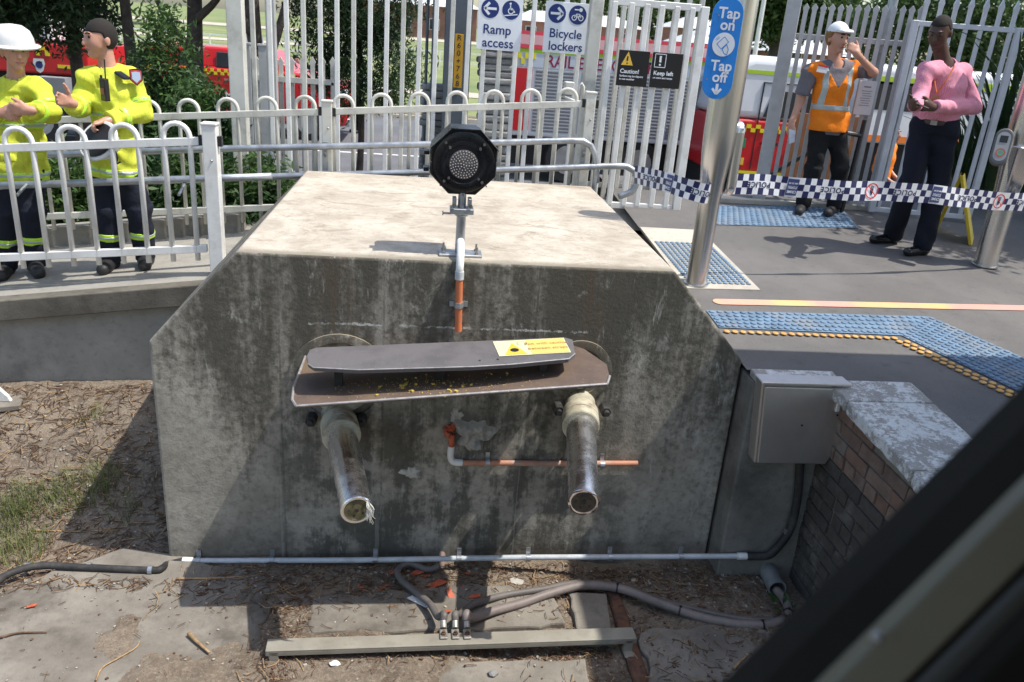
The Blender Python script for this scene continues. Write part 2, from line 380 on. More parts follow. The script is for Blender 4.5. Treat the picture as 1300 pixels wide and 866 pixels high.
# platform: asphalt deck, rises towards the gates
b = MB(); XS = [1.895, 2.2, 3, 4, 6, 9, 14]; YS = [-9, 2.5, 4.04, 4.041, 4.14, 4.141, 4.4, 5.2, 6, 6.8, 7.6, 8.6, 8.9]
def plat_x0(y): return 2.9 if y < 4.3 else 1.9
rows = []
for y in YS: rows.append([(max(x, 2.62 if y < 4.0405 else 2.4 if y < 4.1405 else 0), y, plat_z(y)-.004) for x in XS])
V = [p for r in rows for p in r]; nx = len(XS)
b.add(V, [(j*nx+i, j*nx+i+1, (j+1)*nx+i+1, (j+1)*nx+i) for j in range(len(YS)-1) for i in range(nx-1)])
# edges down to the ground so that it is a solid deck
b.add([(2.62,-9,-.15),(2.62,4.03,-.15),(2.62,4.03,-1.6),(2.62,-9,-1.6)], [(0,1,2,3)])
b.add([(1.895,8.9,plat_z(8.9)-.004),(14,8.9,plat_z(8.9)-.004),(14,8.9,-1.6),(1.895,8.9,-1.6)], [(0,1,2,3)])
ST(obj('platform', b, M['asphalt'], fix=False))
# pale concrete apron beside the buffer stop, where the pole stands
def sheet(name, pts, mat, lift=.0, th=.02):
    b = MB(); b.prism([(p[0], p[1], plat_z(p[1])+lift) for p in pts], (0,0,-th)); return ST(obj(name, b, mat))
sheet('concrete_apron', [(1.9,5.4),(2.47,5.43),(2.46,6.5),(2.45,6.86),(1.9,6.86)], M['apron'], .004)
b = MB(); b.prism([(-1.0,6.84,.16),(2.45,6.84,.16),(2.75,7.95,.22),(2.4,8.3,.22),(-1.2,8.3,-.1),(-1.2,6.84,-.1)], (0,0,-.5)); ST(obj('concrete_landing', b, M['walk']))
# walkway ramp on the left with coping and retaining wall
b = MB(); xs_ = [-9,-6,-4,-3,-2.4,-2,-1.48]
for x0, x1 in zip(xs_[:-1], xs_[1:]):
    b.add([(x0,5.675,ramp_z(x0)),(x1,5.675,ramp_z(x1)),(x1,7.6,ramp_z(x1)),(x0,7.6,ramp_z(x0))], [(0,1,2,3)])
ST(obj('walkway', b, M['walk'], fix=False))
b = MB(); zt = lambda x: ramp_z(x)+.004
b.prism([(-9,5.54,zt(-9)),(-1.48,5.54,zt(-1.48)),(-1.48,5.54,zt(-1.48)-.15),(-9,5.54,zt(-9)-.15)], (0,.13,0))
ST(obj('walkway_coping', b, M['coping'], bevel=.008, seg=2))
b = MB(); b.prism([(-9,5.625,zt(-9)-.15),(-1.48,5.625,zt(-1.48)-.15),(-1.48,5.625,-1.5),(-9,5.625,-2)], (0,2.0,0)); ST(obj('walkway_wall', b, M['wallc']))
b = MB(); b.prism([(-9,7.12,ramp_z(-9)+.17),(-1.6,7.12,ramp_z(-1.6)+.17),(-1.6,7.12,-.5),(-9,7.12,-1.5)], (0,.16,0)); ST(obj('planter_kerb', b, M['wallc'], bevel=.01))
# street, lawns, footpaths behind the fences
ZR = -.95
b = MB(); b.prism([(-60,8.9,ZR-.25),(60,8.9,ZR-.25),(60,8.9,ZR-.6),(-60,8.9,ZR-.6)], (0,20,0)); ST(obj('verge', b, M['soil']))
b = MB(); b.bb(-60,60,12.2,25.5,ZR-.3,ZR); ST(obj('road', b, M['road']))
b = MB(); b.bb(-60,60,25.5,25.7,ZR-.2,ZR+.12); ST(obj('road_kerb', b, M['footpath']))
b = MB(); b.bb(-9,9,17.95,18.07,ZR-.01,ZR+.004)
M['line'] = pm('white_line', (.7,.7,.66), .7, 0, .1, 20)
ST(obj('road_line', b, M['line']))
def far_z(y): return ZR + .13 + (max(0, y-25.7)*.022 if y < 90 else 64.3*.022+(y-90)*.006)
b = MB(); yy = [25.7,30,36,44,60,90,160,600]
b.add([(x, y, far_z(y)) for y in yy for x in (-600, 600)], [(2*i,2*i+1,2*i+3,2*i+2) for i in range(len(yy)-1)])
ST(obj('lawn', b, M['lawn'], fix=False))
def far_strip(name, p0, p1, mat, lift=.02):
    b = MB(); n = 12
    V = []
    for i in range(n+1):
        t = i/n
        for p, q in ((p0[0], p0[1]), (p1[0], p1[1])):
            x = p[0]+(q[0]-p[0])*t; y = p[1]+(q[1]-p[1])*t; V.append((x, y, far_z(y)+lift))
    b.add(V, [(2*i,2*i+1,2*i+3,2*i+2) for i in range(n)]); return ST(obj(name, b, mat, fix=False))
far_strip('footpath', ((-70,33),(60,31)), ((-70,35),(60,33)), M['footpath'])
far_strip('footpath', ((-70,52),(-5,60)), ((-70,57),(-5,63)), M['footpath'], .03)
far_strip('far_road', ((-200,84),(200,84)), ((-200,92),(200,92)), M['footpath'], .04)
b = MB(); b.bb(-9,9,25.8,29,ZR+.1,ZR+.145); ST(obj('soil_verge', b, M['soil']))  # strip of bare soil just past the road kerb
# ------------------------------------------------------------------ buffer stop
D, X0, X1, ZT, CH, LB = 4.221, -1.4745, 1.894, .527, .4895, 2.61
bs = thing('buffer_stop', 'big weathered concrete buffer stop block with chamfered top corners', 'buffer stop', ((X0+X1)/2, D, ZB))
b = MB(); poly = [(X0,-1.5),(X0,0),(X0+CH,ZT),(X1-CH,ZT),(X1,0),(X1,-1.5)]
b.prism([(x, D, z) for x, z in poly], (0,LB,0))
blk = obj('concrete_block', b, M['block'], bs, bevel=.016, seg=3)
# broken concrete between the rams
def lumps(name, c, rx, rz, n, mat, parent, size=(.012,.035), seed=1):
    R = random.Random(seed); b = MB()
    for i in range(n):
        a = R.uniform(0, 6.28); r = math.sqrt(R.random()); s = R.uniform(*size)
        p = Vector((c[0]+rx*r*math.cos(a), c[1]+R.uniform(-.006,.008), c[2]+rz*r*math.sin(a)+.35*rz*math.sin(3*a)*r))
        q = Quaternion((R.random()-.5, R.random()-.5, R.random()-.5, R.random()-.5)).normalized().to_matrix()
        b.box(p, (s, s*R.uniform(.4,.9), s*R.uniform(.4,.8)), q)
    return obj(name, b, mat, parent, bevel=.002)
M['spall'] = concrete('broken_concrete', (.34,.32,.28), (.60,.575,.51), (.13,.12,.10), .45, 90)
def spall(cx, cz, rx, rz, seed, amp=.04):
    n = 46; R_ = np.random.default_rng(seed); ph = R_.uniform(0, 6.28, 6); V = []; Fq = []
    for i in range(n+1):
        for j in range(n+1):
            u, v = -1.25+2.5*i/n, -1.25+2.5*j/n; a = math.atan2(v, u); rad = .8+.16*math.sin(3*a+ph[0])+.1*math.sin(5*a+ph[1])+.08*math.sin(9*a+ph[2])
            e = min(1, max(0, (rad-math.hypot(u, v))*4)); x, z = cx+rx*u, cz+rz*v
            nz = .5*VN[0](np.array(x*34.), np.array(z*34.))+.3*VN[1](np.array(x*80.), np.array(z*80.))+.2*VN[2](np.array(x*170.), np.array(z*170.))
            V.append((x, D+.006-(amp*float(nz)+.006)*e*1.6 if e > 0 else D+.01, z))
    for i in range(n):
        for j in range(n):
            q = (i*(n+1)+j, (i+1)*(n+1)+j, (i+1)*(n+1)+j+1, i*(n+1)+j+1)
            if max(D-V[k][1] for k in q) > -.004: Fq.append(q)
    return obj('broken_concrete', np_mesh('broken_concrete', V, Fq), M['spall'], bs)
spall(.33, -.52, .145, .125, 3, .055); spall(-.03, -.79, .08, .05, 5, .014); spall(.22, -.40, .05, .05, 8, .014)
M['patch'] = concrete('mount_patch_concrete', (.16,.155,.135), (.26,.25,.22), (.07,.068,.055), .6)
# round mounting pads, flanges and hydraulic rams
M['cream'] = pm('cream_chipped_paint', (.46,.43,.33), .55, 0, .12, 18, .2, 60, .002, (.17,.11,.07), 11, .75)
M['chrome'] = None
def chrome_mat():
    t = NT('scratched_chrome'); n = t.noise(26, 7, .7, (1,.35,1)); n2 = t.noise(9, 6, .7)
    c = t.mix(t.rng(n, .66, .82), (.95,.95,.97), (.55,.47,.41)); c = t.mix(t.math('MULTIPLY', t.rng(n2, .64, .74), .35), c, (.25,.18,.13))
    t.bump(n, .06, .002); return t.done(c, t.rng(n2, .3, .75, .2, .36), t.rng(n2, .64, .74, 1., .5))
M['chrome'] = chrome_mat()
M['endcap'] = pm('olive_end_cap', (.16,.14,.07), .55, .3, .3, 25, .2, 60, .002, (.06,.05,.03), 14, .6)
M['endcap2'] = pm('brown_end_cap', (.07,.05,.035), .65, .2, .4, 25, .3, 60, .003, (.16,.12,.08), 14, .5)
M['frayed'] = pm('frayed_seal', (.6,.58,.52), .8, 0, .1, 30)
def ram(name, label, pad, root, tip, seal, capm, pr):
    root = Vector(root); tip = Vector(tip); ax = (tip-root).normalized()
    r = thing(name, label, 'hydraulic ram', root, 'hydraulic rams')
    b = MB(); b.lathe([(pr,-.01),(pr,.012),(pr-.012,.016),(pr-.05,.016),(pr-.052,.006),(.02,.006)], (pad[0], D, pad[1]), (0,-1,0), 40); obj('mounting_pad', b, M['block'], r, smooth=30)
    b = MB(); b.lathe([(pr-.1,0),(pr-.1,.028),(pr-.108,.034),(.06,.034)], (pad[0], D-.006, pad[1]), (0,-1,0), 36); obj('flange', b, M['cream'], r, smooth=30)
    # bracket plates with bolts
    for s in (-1, 1):
        b = MB(); p = Vector((root.x+s*.14, D-.03, root.z+.0)); b.cyl(p, p+Vector((0,-.075,0)), .034, n=6); b.cyl(p+Vector((0,-.075,0)), p+Vector((0,-.10,0)), .018, n=10); obj('nut', b, M['rubber'], r, bevel=.003)
    a0 = root - ax*.1
    b = MB(); b.lathe([(.085,0),(.09,.02),(.09,.2),(.095,.21)], a0, ax, 28); obj('barrel', b, M['cream'], r, smooth=35)
    s0 = root + ax*.08; L = (tip-s0).length
    b = MB(); b.lathe([(.099,0),(.105,.008),(.105,.075),(.100,.078),(.100,.084),(.106,.087),(.106,.15),(.099,.155),(.082,.155)], s0, ax, 40); obj('sleeve', b, M['cream'], r, smooth=35)
    b = MB(); b.lathe([(.083,.12),(.083,.2),(.0735,L-.02),(.0765,L-.018),(.0765,L-.004),(.071,L),(.062,L),(.062,L-.02)], s0, ax, 44); obj('piston_rod', b, M['chrome'], r, smooth=35)
    b = MB(); b.lathe([(.064,L-.03),(.064,L-.008),(.057,L-.005)], s0, ax, 28); cp = obj('end_cap', b, capm, r, smooth=35)
    b = MB(); q = ax.to_track_quat('Z','Y'); e = s0+ax*(L-.005)
    b.cyl(e, e+ax*.008, .010, n=10)
    for k in range(5):
        p = e + q @ Vector((.038*math.cos(k*1.2566+.6), .038*math.sin(k*1.2566+.6), 0)); b.cyl(p, p+ax*.004, .0045, n=8)
    obj('screw', b, M['rubber'], cp)['kind'] = 'stuff'
    if seal:
        b = MB(); R = random.Random(4)
        for k in range(26):
            p = e + Vector((.055+R.uniform(-.012,.008), 0, R.uniform(-.02,.04)))
            b.tube(bez([p, p+Vector((R.uniform(.0,.02), -.01, -R.uniform(.015,.03))), p+Vector((R.uniform(.0,.03), -.01, -R.uniform(.03,.065)))], 3), R.uniform(.002,.0045), 4, r1=.001)
        obj('frayed_seal', b, M['frayed'], r)
    else:
        b = MB(); n = 30; V = []
        for k in range(n+1):
            t = 2*math.pi*k/n; V.append(e + q @ Vector(((.073+.004*math.sin(5*t))*math.cos(t), (.071+.005*math.sin(3*t+1))*math.sin(t), .004*math.sin(7*t)+.004)))
        b.tube(V, .004, 5); obj('frayed_seal', b, M['rust'], r)
    return r
ram('hydraulic_ram', 'chrome ram with olive end cap and frayed white seal, left on the block', (-.45,-.20), (-.462,D-.02,-.415), PZ(453,648,-.46), True, M['endcap'], .285)
ram('hydraulic_ram', 'chrome ram with dark brown hollow end, right on the block', (.92,-.10), (.945,D-.02,-.31), PZ(741,638,-.40), False, M['endcap2'], .195)
# the two buffer plates, pushed out of level
def plate_mat(name, col, dirt):
    t = NT(name); n = t.noise(5, 8, .7); n2 = t.noise(130, 3, .6)
    c = t.mix(t.rng(n, .3, .7), tuple(x*.8 for x in col), tuple(x*1.2 for x in col)); c = t.mix(t.math('MULTIPLY', t.rng(n, .52, .66), .45), c, dirt)
    c = t.mix(t.rng(n2, .68, .74), c, (.55,.45,.25)); t.bump(t.noise(70, 5), .25, .002); return t.done(c, .6)
M['plate1'] = plate_mat('brown_plate', (.125,.088,.068), (.16,.11,.04))
M['plate2'] = plate_mat('grey_plate', (.115,.107,.108), (.10,.095,.095))
M['edge'] = pm('worn_plate_edge', (.34,.32,.31), .5, .3, .2, 30)
pl = thing('buffer_plate', 'wide dented steel buffer plate above the two rams, grey strip on brown sheet', 'buffer plate', (.2, 3.9, -.05))
def plane_pts(pix, A, B, C):
    """pixels on the plane through A, B, C"""
    n = (B-A).cross(C-A).normalized(); return [CAM + ray(*p)*((A-CAM).dot(n)/ray(*p).dot(n)) for p in pix], n
A = PY(375,516,3.60); B_ = PY(772,488,3.60); C_ = PY(560,441,D-.01)
pts, nrm = plane_pts([(376,516),(371,508),(373,492),(388,452),(400,446),(560,441),(715,434),(742,443),(770,462),(774,478),(771,488)], A, B_, C_)
if nrm.z < 0: nrm = -nrm
pts = [Vector((p.x, min(p.y, D-.012), p.z)) for p in pts]
b = MB(); b.prism(pts, -nrm*.012); lp = obj('lower_plate', b, M['plate1'], pl, bevel=.002)
b = MB()
for i in (9, 10, 0, 1, 2): 
    p, q_ = pts[i], pts[(i+1)%11]; b.tube([p+nrm*.002, q_+nrm*.002], .007, 6)
obj('plate_rim', b, M['edge'], lp)
for sx in (-.35, .25, .8):
    b = MB(); b.box((sx, D-.16, -.07+.07*sx), (.03,.28,.09)); obj('plate_bracket', b, M['rust'], pl)
# upper grey strip stands proud above the lower plate, facing up and towards the track
A = PY(392,466,3.72); B_ = PY(728,455,3.72); C_ = PY(560,436,3.96)
up, n2_ = plane_pts([(391,462),(389,452),(393,444),(402,441),(600,433),(716,428),(727,431),(730,449),(722,456),(650,463),(600,466),(455,470),(398,467)], A, B_, C_)
if n2_.z < 0: n2_ = -n2_
b = MB(); b.prism(up, -n2_*.02); u_ = obj('upper_plate', b, M['plate2'], pl, bevel=.003)
b = MB()
for i in (7,8,9,10,11,12): b.tube([up[i]+n2_*.001, up[(i+1)%13]+n2_*.001], .0035, 5)
obj('plate_rim', b, M['edge'], u_)
for px in (430, 560, 690):
    b = MB(); p = PY(px, 458, 3.82); b.box(p-Vector((0,0,.07)), (.04,.05,.12)); obj('spacer', b, M['rubber'], pl)
for px, py in ((632,456.5),(609,458)):
    p = plane_pts([(px,py)], A, B_, C_)[0][0]; b = MB(); b.cyl(p+n2_*.001, p+n2_*.003, .006, n=10); obj('bolt', b, M['rubber'], u_)
# yellow grit lying on the lower plate
b = MB(); R = random.Random(9)
M['grit'] = pm('yellow_grit', (.55,.38,.08), .9, 0, .3, 60)
A0, B0, C0 = PY(375,516,3.60), PY(772,488,3.60), PY(560,441,D-.01)
for i in range(330):
    px = R.triangular(400, 700, 520); py = R.triangular(474, 505, 488) + (560-px)*.035
    p = plane_pts([(px, py)], A0, B0, C0)[0][0]; s = R.uniform(.0015,.004) if R.random() < .93 else R.uniform(.006,.013)
    b.box(p+nrm*s*.4, (s*1.3, s, s*.7), Matrix.Rotation(R.uniform(0,3), 3, 'Z'))
gp = obj('grit', b, M['grit'], pl); gp['kind'] = 'stuff'
# ---------------------------------------------------------------- text helper
FONT_CACHE = {}
def text2d(s, size=1, bold=0, align='CENTER', spacing=1):
    c = bpy.data.curves.new('t', 'FONT'); c.body = s; c.size = size; c.align_x = align; c.align_y = 'CENTER'; c.offset = bold; c.space_character = spacing; c.resolution_u = 3
    o = bpy.data.objects.new('t', c); COL.objects.link(o); bpy.context.view_layer.update()
    me = o.evaluated_get(bpy.context.evaluated_depsgraph_get()).to_mesh()
    V = [(v.co.x, v.co.y) for v in me.vertices]; Fc = [tuple(p.vertices) for p in me.polygons]
    o.to_mesh_clear(); bpy.data.objects.remove(o); bpy.data.curves.remove(c); return V, Fc
def frame_map(o, ux, uy, lift=.0015):
    """(u,v) on a plate -> world; ux, uy unit vectors, normal = ux x uy"""
    n = ux.cross(uy).normalized()
    return lambda u, v, l=0: o + ux*u + uy*v + n*(lift+l)
def put_text(mb, s, fm, u, v, size, bold=0, align='CENTER', rot=0, mi=0, sx=1, spacing=1):
    V, Fc = text2d(s, size, bold, align, spacing); c_, s_ = math.cos(rot), math.sin(rot)
    mb.add([fm(u+(x*sx*c_-y*s_), v+(x*sx*s_+y*c_)) for x, y in V], Fc, mi)
def put_poly(mb, pts, fm, mi=0, l=0): mb.add([fm(u, v, l) for u, v in pts], [tuple(range(len(pts)))], mi)
def circ(u, v, r, n=28, a0=0, a1=2*math.pi): return [(u+r*math.cos(a0+(a1-a0)*i/n), v+r*math.sin(a0+(a1-a0)*i/n)) for i in range(n)]
def put_ring(mb, u, v, r, wd, fm, mi=0, l=0, n=28):
    a = circ(u,v,r,n); c = circ(u,v,r-wd,n)
    mb.add([fm(*p, l) for p in a]+[fm(*p, l) for p in c], [(i,(i+1)%n,n+(i+1)%n,n+i) for i in range(n)], mi)
def put_line(mb, pts, wd, fm, mi=0, l=0):
    for (a, b_), (c, d) in zip(pts[:-1], pts[1:]):
        L = math.hypot(c-a, d-b_) or 1; nx_, ny_ = -(d-b_)/L*wd/2, (c-a)/L*wd/2
        put_poly(mb, [(a-nx_,b_-ny_),(c-nx_,d-ny_),(c+nx_,d+ny_),(a+nx_,b_+ny_)], fm, mi, l)
def flat(name, col, rough=.45): return pm(name, col, rough, 0, .05, 4)
M['yel'] = flat('sticker_yellow', (.75,.47,.06)); M['paley'] = flat('sticker_pale', (.66,.66,.38)); M['ink'] = flat('black_ink', (.02,.02,.02)); M['fade'] = flat('faded_ink', (.34,.2,.06))
M['redink'] = flat('red_ink', (.6,.03,.03)); M['white'] = flat('sign_white', (.78,.80,.83)); M['navy'] = flat('sign_navy', (.012,.03,.16))
# caution sticker on the upper plate
stk = thing('caution_sticker', 'yellow caution sticker at the right end of the grey plate', 'sticker', up[6])
cs, _ = plane_pts([(634,453),(725,448),(724,430),(630,434)], A, B_, C_)
ux = (cs[1]-cs[0]).normalized(); uy = n2_.cross(ux).normalized(); fm = frame_map(cs[0], ux, uy, .003)
W_ = (cs[1]-cs[0]).length; H_ = (cs[3]-cs[0]).dot(uy)
b = MB(); put_poly(b, [(0,0),(W_,0),(W_,H_),(-.01,H_)], fm); obj('backing', b, M['paley'], stk, fix=False)
b = MB(); put_poly(b, [(W_*.46,.006),(W_-.006,.006),(W_-.006,H_-.006),(W_*.44,H_-.006)], fm, 0, .0012); obj('text_panel', b, flat('sticker_amber', (.70,.50,.15)), stk, fix=False)
b = MB(); put_poly(b, [(W_*.08,.008),(W_*.40,.008),(W_*.23,H_*.82)], fm, 0, .0012); tri = obj('warning_triangle', b, M['yel'], stk, fix=False)
b = MB(); put_poly(b, circ(W_*.235,H_*.33,H_*.12), fm, 0, .0024); put_ring(b, W_*.37, H_*.75, H_*.14, .002, fm, 0, .0024); obj('pictogram', b, M['ink'], stk, fix=False)
b = MB(); put_text(b, 'Exit with caution', frame_map(cs[0],ux,uy,.0055), W_*.715, H_*.68, H_*.22, sx=.82); put_text(b, 'between straps', frame_map(cs[0],ux,uy,.0055), W_*.71, H_*.36, H_*.22, sx=.82); obj('lettering', b, M['fade'], stk, fix=False)
# ---------------------------------------------------------------- light signal
sx, sy = .198, 4.37
sg = thing('light_signal', 'octagonal black light signal on a short grey post atop the block', 'signal', (sx, sy, ZT))
b = MB(); b.box((sx+.005, sy, ZT+.008), (.24,.12,.014)); bp_ = obj('base_plate', b, M['galv'], sg, bevel=.003)
for dx, dy in ((-.09,-.035),(-.09,.04),(.095,-.035),(.095,.04)):
    b = MB(); b.cyl((sx+dx, sy+dy, ZT+.014), (sx+dx, sy+dy, ZT+.026), .012, n=6); b.cyl((sx+dx, sy+dy, ZT+.026), (sx+dx, sy+dy, ZT+.055), .006, n=8); obj('bolt', b, M['bolt'], bp_)
hc = PY(589,206,sy-.03); hr = 42/FPX*(sy*.98+.35); zb_ = hc.z-hr*1.02
b = MB(); b.cyl((sx,sy,ZT+.014),(sx,sy,zb_-.06),.026,n=20); obj('post', b, M['galv'], sg, smooth=40)
b = MB(); b.box((sx,sy,zb_-.07),(.13,.10,.03)); b.box((sx-.042,sy,zb_-.03),(.022,.07,.06)); b.box((sx+.042,sy,zb_-.03),(.022,.07,.06)); b.cyl((sx,sy,zb_-.1),(sx,sy,zb_-.06),.038,n=12); b.cyl((sx,sy,zb_-.06),(sx,sy,zb_+.03),.022,n=12); obj('clamp', b, M['galv'], sg, bevel=.003)
b = MB()
for dx in (-.045,.045): b.cyl((sx+dx,sy-.05,zb_-.035),(sx+dx,sy-.064,zb_-.035),.012,n=6)
b.cyl((sx-.06,sy-.03,zb_-.085),(sx-.1,sy-.03,zb_-.085),.006,n=8); b.cyl((sx-.1,sy-.03,zb_-.085),(sx-.106,sy-.03,zb_-.085),.012,n=8); obj('bolt', b, M['bolt'], sg)['kind'] = 'stuff'
tilt = Matrix.Rotation(math.radians(4), 3, 'X') @ Matrix.Identity(3); yawm = Matrix.Rotation(math.radians(3), 3, 'Z')
TM = yawm @ tilt
def SP(u, v, d): return hc + TM @ Vector((u, d, v))       # d: towards the back
oc = [(math.cos(math.radians(22.5+45*k)), math.sin(math.radians(22.5+45*k))) for k in range(8)]
hr *= 1.02
b = MB(); n = 8
def octv(r, d): return [SP(x*r, y*r, d) for x, y in oc]
b.add(octv(hr*.97,.0)+octv(hr,.02)+octv(hr,.05)+octv(hr*.94,.055)+octv(hr*.94,.17)+octv(hr*.85,.20),
      [(k*8+i, k*8+(i+1)%8, (k+1)*8+(i+1)%8, (k+1)*8+i) for k in range(5) for i in range(8)]+[tuple(range(7,-1,-1)), tuple(range(40,48))])
obj('housing', b, M['signal'], sg, bevel=.004, seg=2)
# hood over the face
b = MB(); V = []
for k in range(3): V.append([SP(x*hr*1.0, y*hr*1.0, [.02,-.03,-.03][k]) for x, y in (oc[0],oc[1],oc[2],oc[3])])
for i in range(3): b.prism([V[0][i], V[0][i+1], V[1][i+1], V[1][i]], TM @ Vector((0,0,-.006)))
obj('hood', b, M['signal'], sg)
b = MB(); q_ = TM @ Vector((0,-1,0))
b.lathe([(hr*.84,0),(hr*.84,.012),(hr*.8,.016),(hr*.66,.016)], SP(0,0,.002), q_, 40); obj('front_ring', b, M['signal'], sg, smooth=30)
b = MB(); b.lathe([(hr*.62,.0),(hr*.62,.034),(hr*.54,.034),(hr*.52,.03)], SP(-.004,-.006,.002), q_, 40); bz = obj('lens_bezel', b, M['signal'], sg, smooth=30)
M['lens'] = pm('smoked_lens', (.11,.10,.10), .25, 0, .3, 60)
M['led'] = pm('clear_led', (.46,.44,.42), .2, 0, .1, 200)
b = MB(); b.lathe([(hr*.40,.0),(hr*.40,.036),(hr*.38,.038)], SP(-.004,-.006,.002), q_, 36); lens = obj('lens', b, M['lens'], sg, smooth=30)
b = MB(); k_ = 0
for ring, cnt in ((0,1),(.08,6),(.155,12),(.225,18),(.295,24),(.36,28)):
    for i in range(cnt):
        a = 6.2832*i/cnt+ring*9; p = SP(-.004+hr*ring*math.cos(a), -.006+hr*ring*math.sin(a), -.036); b.sphere(p, .0036, 6)
tag(obj('led_dots', b, M['led'], lens), kind='stuff')
for r_, a0, cnt, rr in ((.74,.785,4,.008),(.58,.785,4,.007),(.9,.02,8,.004)):
    for i in range(cnt):
        a = a0+6.2832*i/cnt; p = SP(hr*r_*math.cos(a), hr*r_*math.sin(a), .0); b = MB(); b.cyl(p, p+q_*.04 if r_ == .58 else p+q_*.02, rr, n=8); obj('screw', b, M['bolt'], sg)
for v in (.035,-.055):
    b = MB(); b.box(SP(-hr-.002, v, .06), (.03,.06,.022), TM); obj('hinge', b, M['signal'], sg, bevel=.003)
# orange conduit down the face, white elbow, saddle
cdt = thing('cable_conduit', 'orange conduit with white elbow running down the face below the signal', 'conduit', (.2, D-.03, .14))
b = MB(); b.tube([(.196,D-.028,.51),(.197,D-.028,.43),(.2,D-.028,.3),(.205,D-.026,.135)], .02, 14); obj('pipe', b, M['orange'], cdt, smooth=40)
b = MB(); b.tube(bez([(.199,D+.115,ZT+.085),(.199,D+.07,ZT+.075),(.198,D+.0,ZT+.035),(.196,D-.028,ZT-.02),(.196,D-.028,ZT-.06)], 5), .0215, 14); obj('elbow', b, M['whiteplastic'], cdt, smooth=40)
b = MB(); b.cyl((.196,D-.028,ZT-.045),(.196,D-.028,ZT-.09),.025,n=16); obj('collar', b, M['pvc'], cdt, smooth=40)
b = MB(); b.cyl((.2,D-.028,.275),(.2,D-.028,.305),.026,n=16); b.box((.2,D-.008,.29),(.10,.014,.03)); sdl = obj('saddle', b, M['galv'], cdt, smooth=40)
# broken horizontal conduit at mid face
c2 = thing('broken_conduit', 'faded conduit with shattered orange end running right along the face', 'conduit', (.4, D-.03, -.70))
zc_ = -.702
b = MB(); b.tube([(.26,D-.03,zc_),(.8,D-.03,zc_+.006),(1.34,D-.03,zc_+.016)], .0175, 12); obj('pipe', b, M['orangef'], c2, smooth=40)
b = MB(); b.tube(bez([(.20,D-.03,-.59),(.198,D-.03,-.655),(.215,D-.03,zc_+.008),(.27,D-.03,zc_)], 5), .021, 12); obj('elbow', b, M['whiteplastic'], c2, smooth=40)
b = MB(); b.tube([(.198,D-.03,-.51),(.2,D-.03,-.6)], .017, 12); R = random.Random(2)
for i in range(16):
    p = Vector((.19+R.uniform(-.03,.02), D-.03+R.uniform(-.02,.01), -.49+R.uniform(-.04,.03))); b.box(p, (R.uniform(.01,.05),.003,R.uniform(.01,.035)), Quaternion((R.random(),R.random()-.5,R.random()-.5,R.random()-.5)).normalized().to_matrix())
obj('shattered_end', b, M['shard'], c2)
for x in (.42, 1.12):
    b = MB(); b.cyl((x-.014,D-.03,zc_+.004),(x+.014,D-.03,zc_+.004),.024,n=14); b.box((x,D-.008,zc_+.04),(.024,.008,.05)); obj('saddle', b, M['galv'], c2, smooth=40)
# grey conduit along the foot of the block
c3 = thing('base_conduit', 'long pale grey conduit clipped along the foot of the block', 'conduit', (.4, D-.03, -1.39))
L0, L1 = PY(232,712,D-.03), PY(948,706,4.012)
b = MB(); b.tube([L0, L0.lerp(L1,.3)+Vector((0,0,-.006)), L0.lerp(L1,.6)+Vector((0,0,.004)), L1], .017, 12); obj('pipe', b, M['pvc'], c3, smooth=40)
for e_, s in ((L0,1),(L1,-1)):
    b = MB(); b.cyl(e_, e_+Vector((s*.06,0,0)), .022, n=14); obj('end_fitting', b, M['whiteplastic'], c3, smooth=40)
for px in (251,342,471,577,665,770,862):
    t = (px-232)/(948-232); p = L0.lerp(L1,t); b = MB(); b.cyl(p-Vector((.014,0,0)), p+Vector((.014,0,0)), .0225, n=14); b.box(p+Vector((0,.022,.03)), (.026,.006,.06)); obj('saddle', b, M['galv'], c3, smooth=40)
b = MB(); b.tube(bez([L0+Vector((.02,0,0)), L0+Vector((-.08,-.02,-.01)), PZ(205,722,-1.385), PZ(190,724,-1.385), PZ(100,720,-1.38), PZ(60,718,-1.375), PZ(30,722,-1.37), PZ(0,735,-1.365), PZ(-25,760,-1.36)], 6), .022, 10)
fx = tag(obj('flexible_conduit', b, M['rubber'], c3, smooth=True))
for px, py in ((113,720),(36,720),(191,724)):
    p = PZ(px,py,-1.385); b = MB(); b.cyl(p-Vector((.012,0,0)), p+Vector((.012,0,0)), .0265, n=12); obj('cable_tie', b, M['galv'], fx)
hose = thing('drain_hose', 'black hose rising from the pit floor to the steel cabinet', 'hose', (2.3, 4.2, -1.4))
b = MB(); b.tube(bez([L1+Vector((.0,0,0)), L1+Vector((.12,-.01,.01)), PY(985,697,4.0), PY(1003,672,4.005), PY(1012,635,4.015), PY(1015,600,4.02), PY(1016,575,4.02)], 6), .026, 10); obj('hose_body', b, M['rubber'], hose, smooth=True)
b = MB(); p = PY(1001,675,4.0); b.box(p, (.05,.02,.03)); obj('clip', b, M['galv'], hose)
b = MB(); p = PY(561,718,D-.06); b.tube([p+Vector((0,.08,.05)), p+Vector((0,-.02,-.03))], .022, 12); b2 = obj('pipe_stub', b, pm('stub_clay', (.24,.17,.15), .8, 0, .2, 20)); tag(b2, 'short pinkish pipe stub poking out at the middle of the block foot', 'pipe')
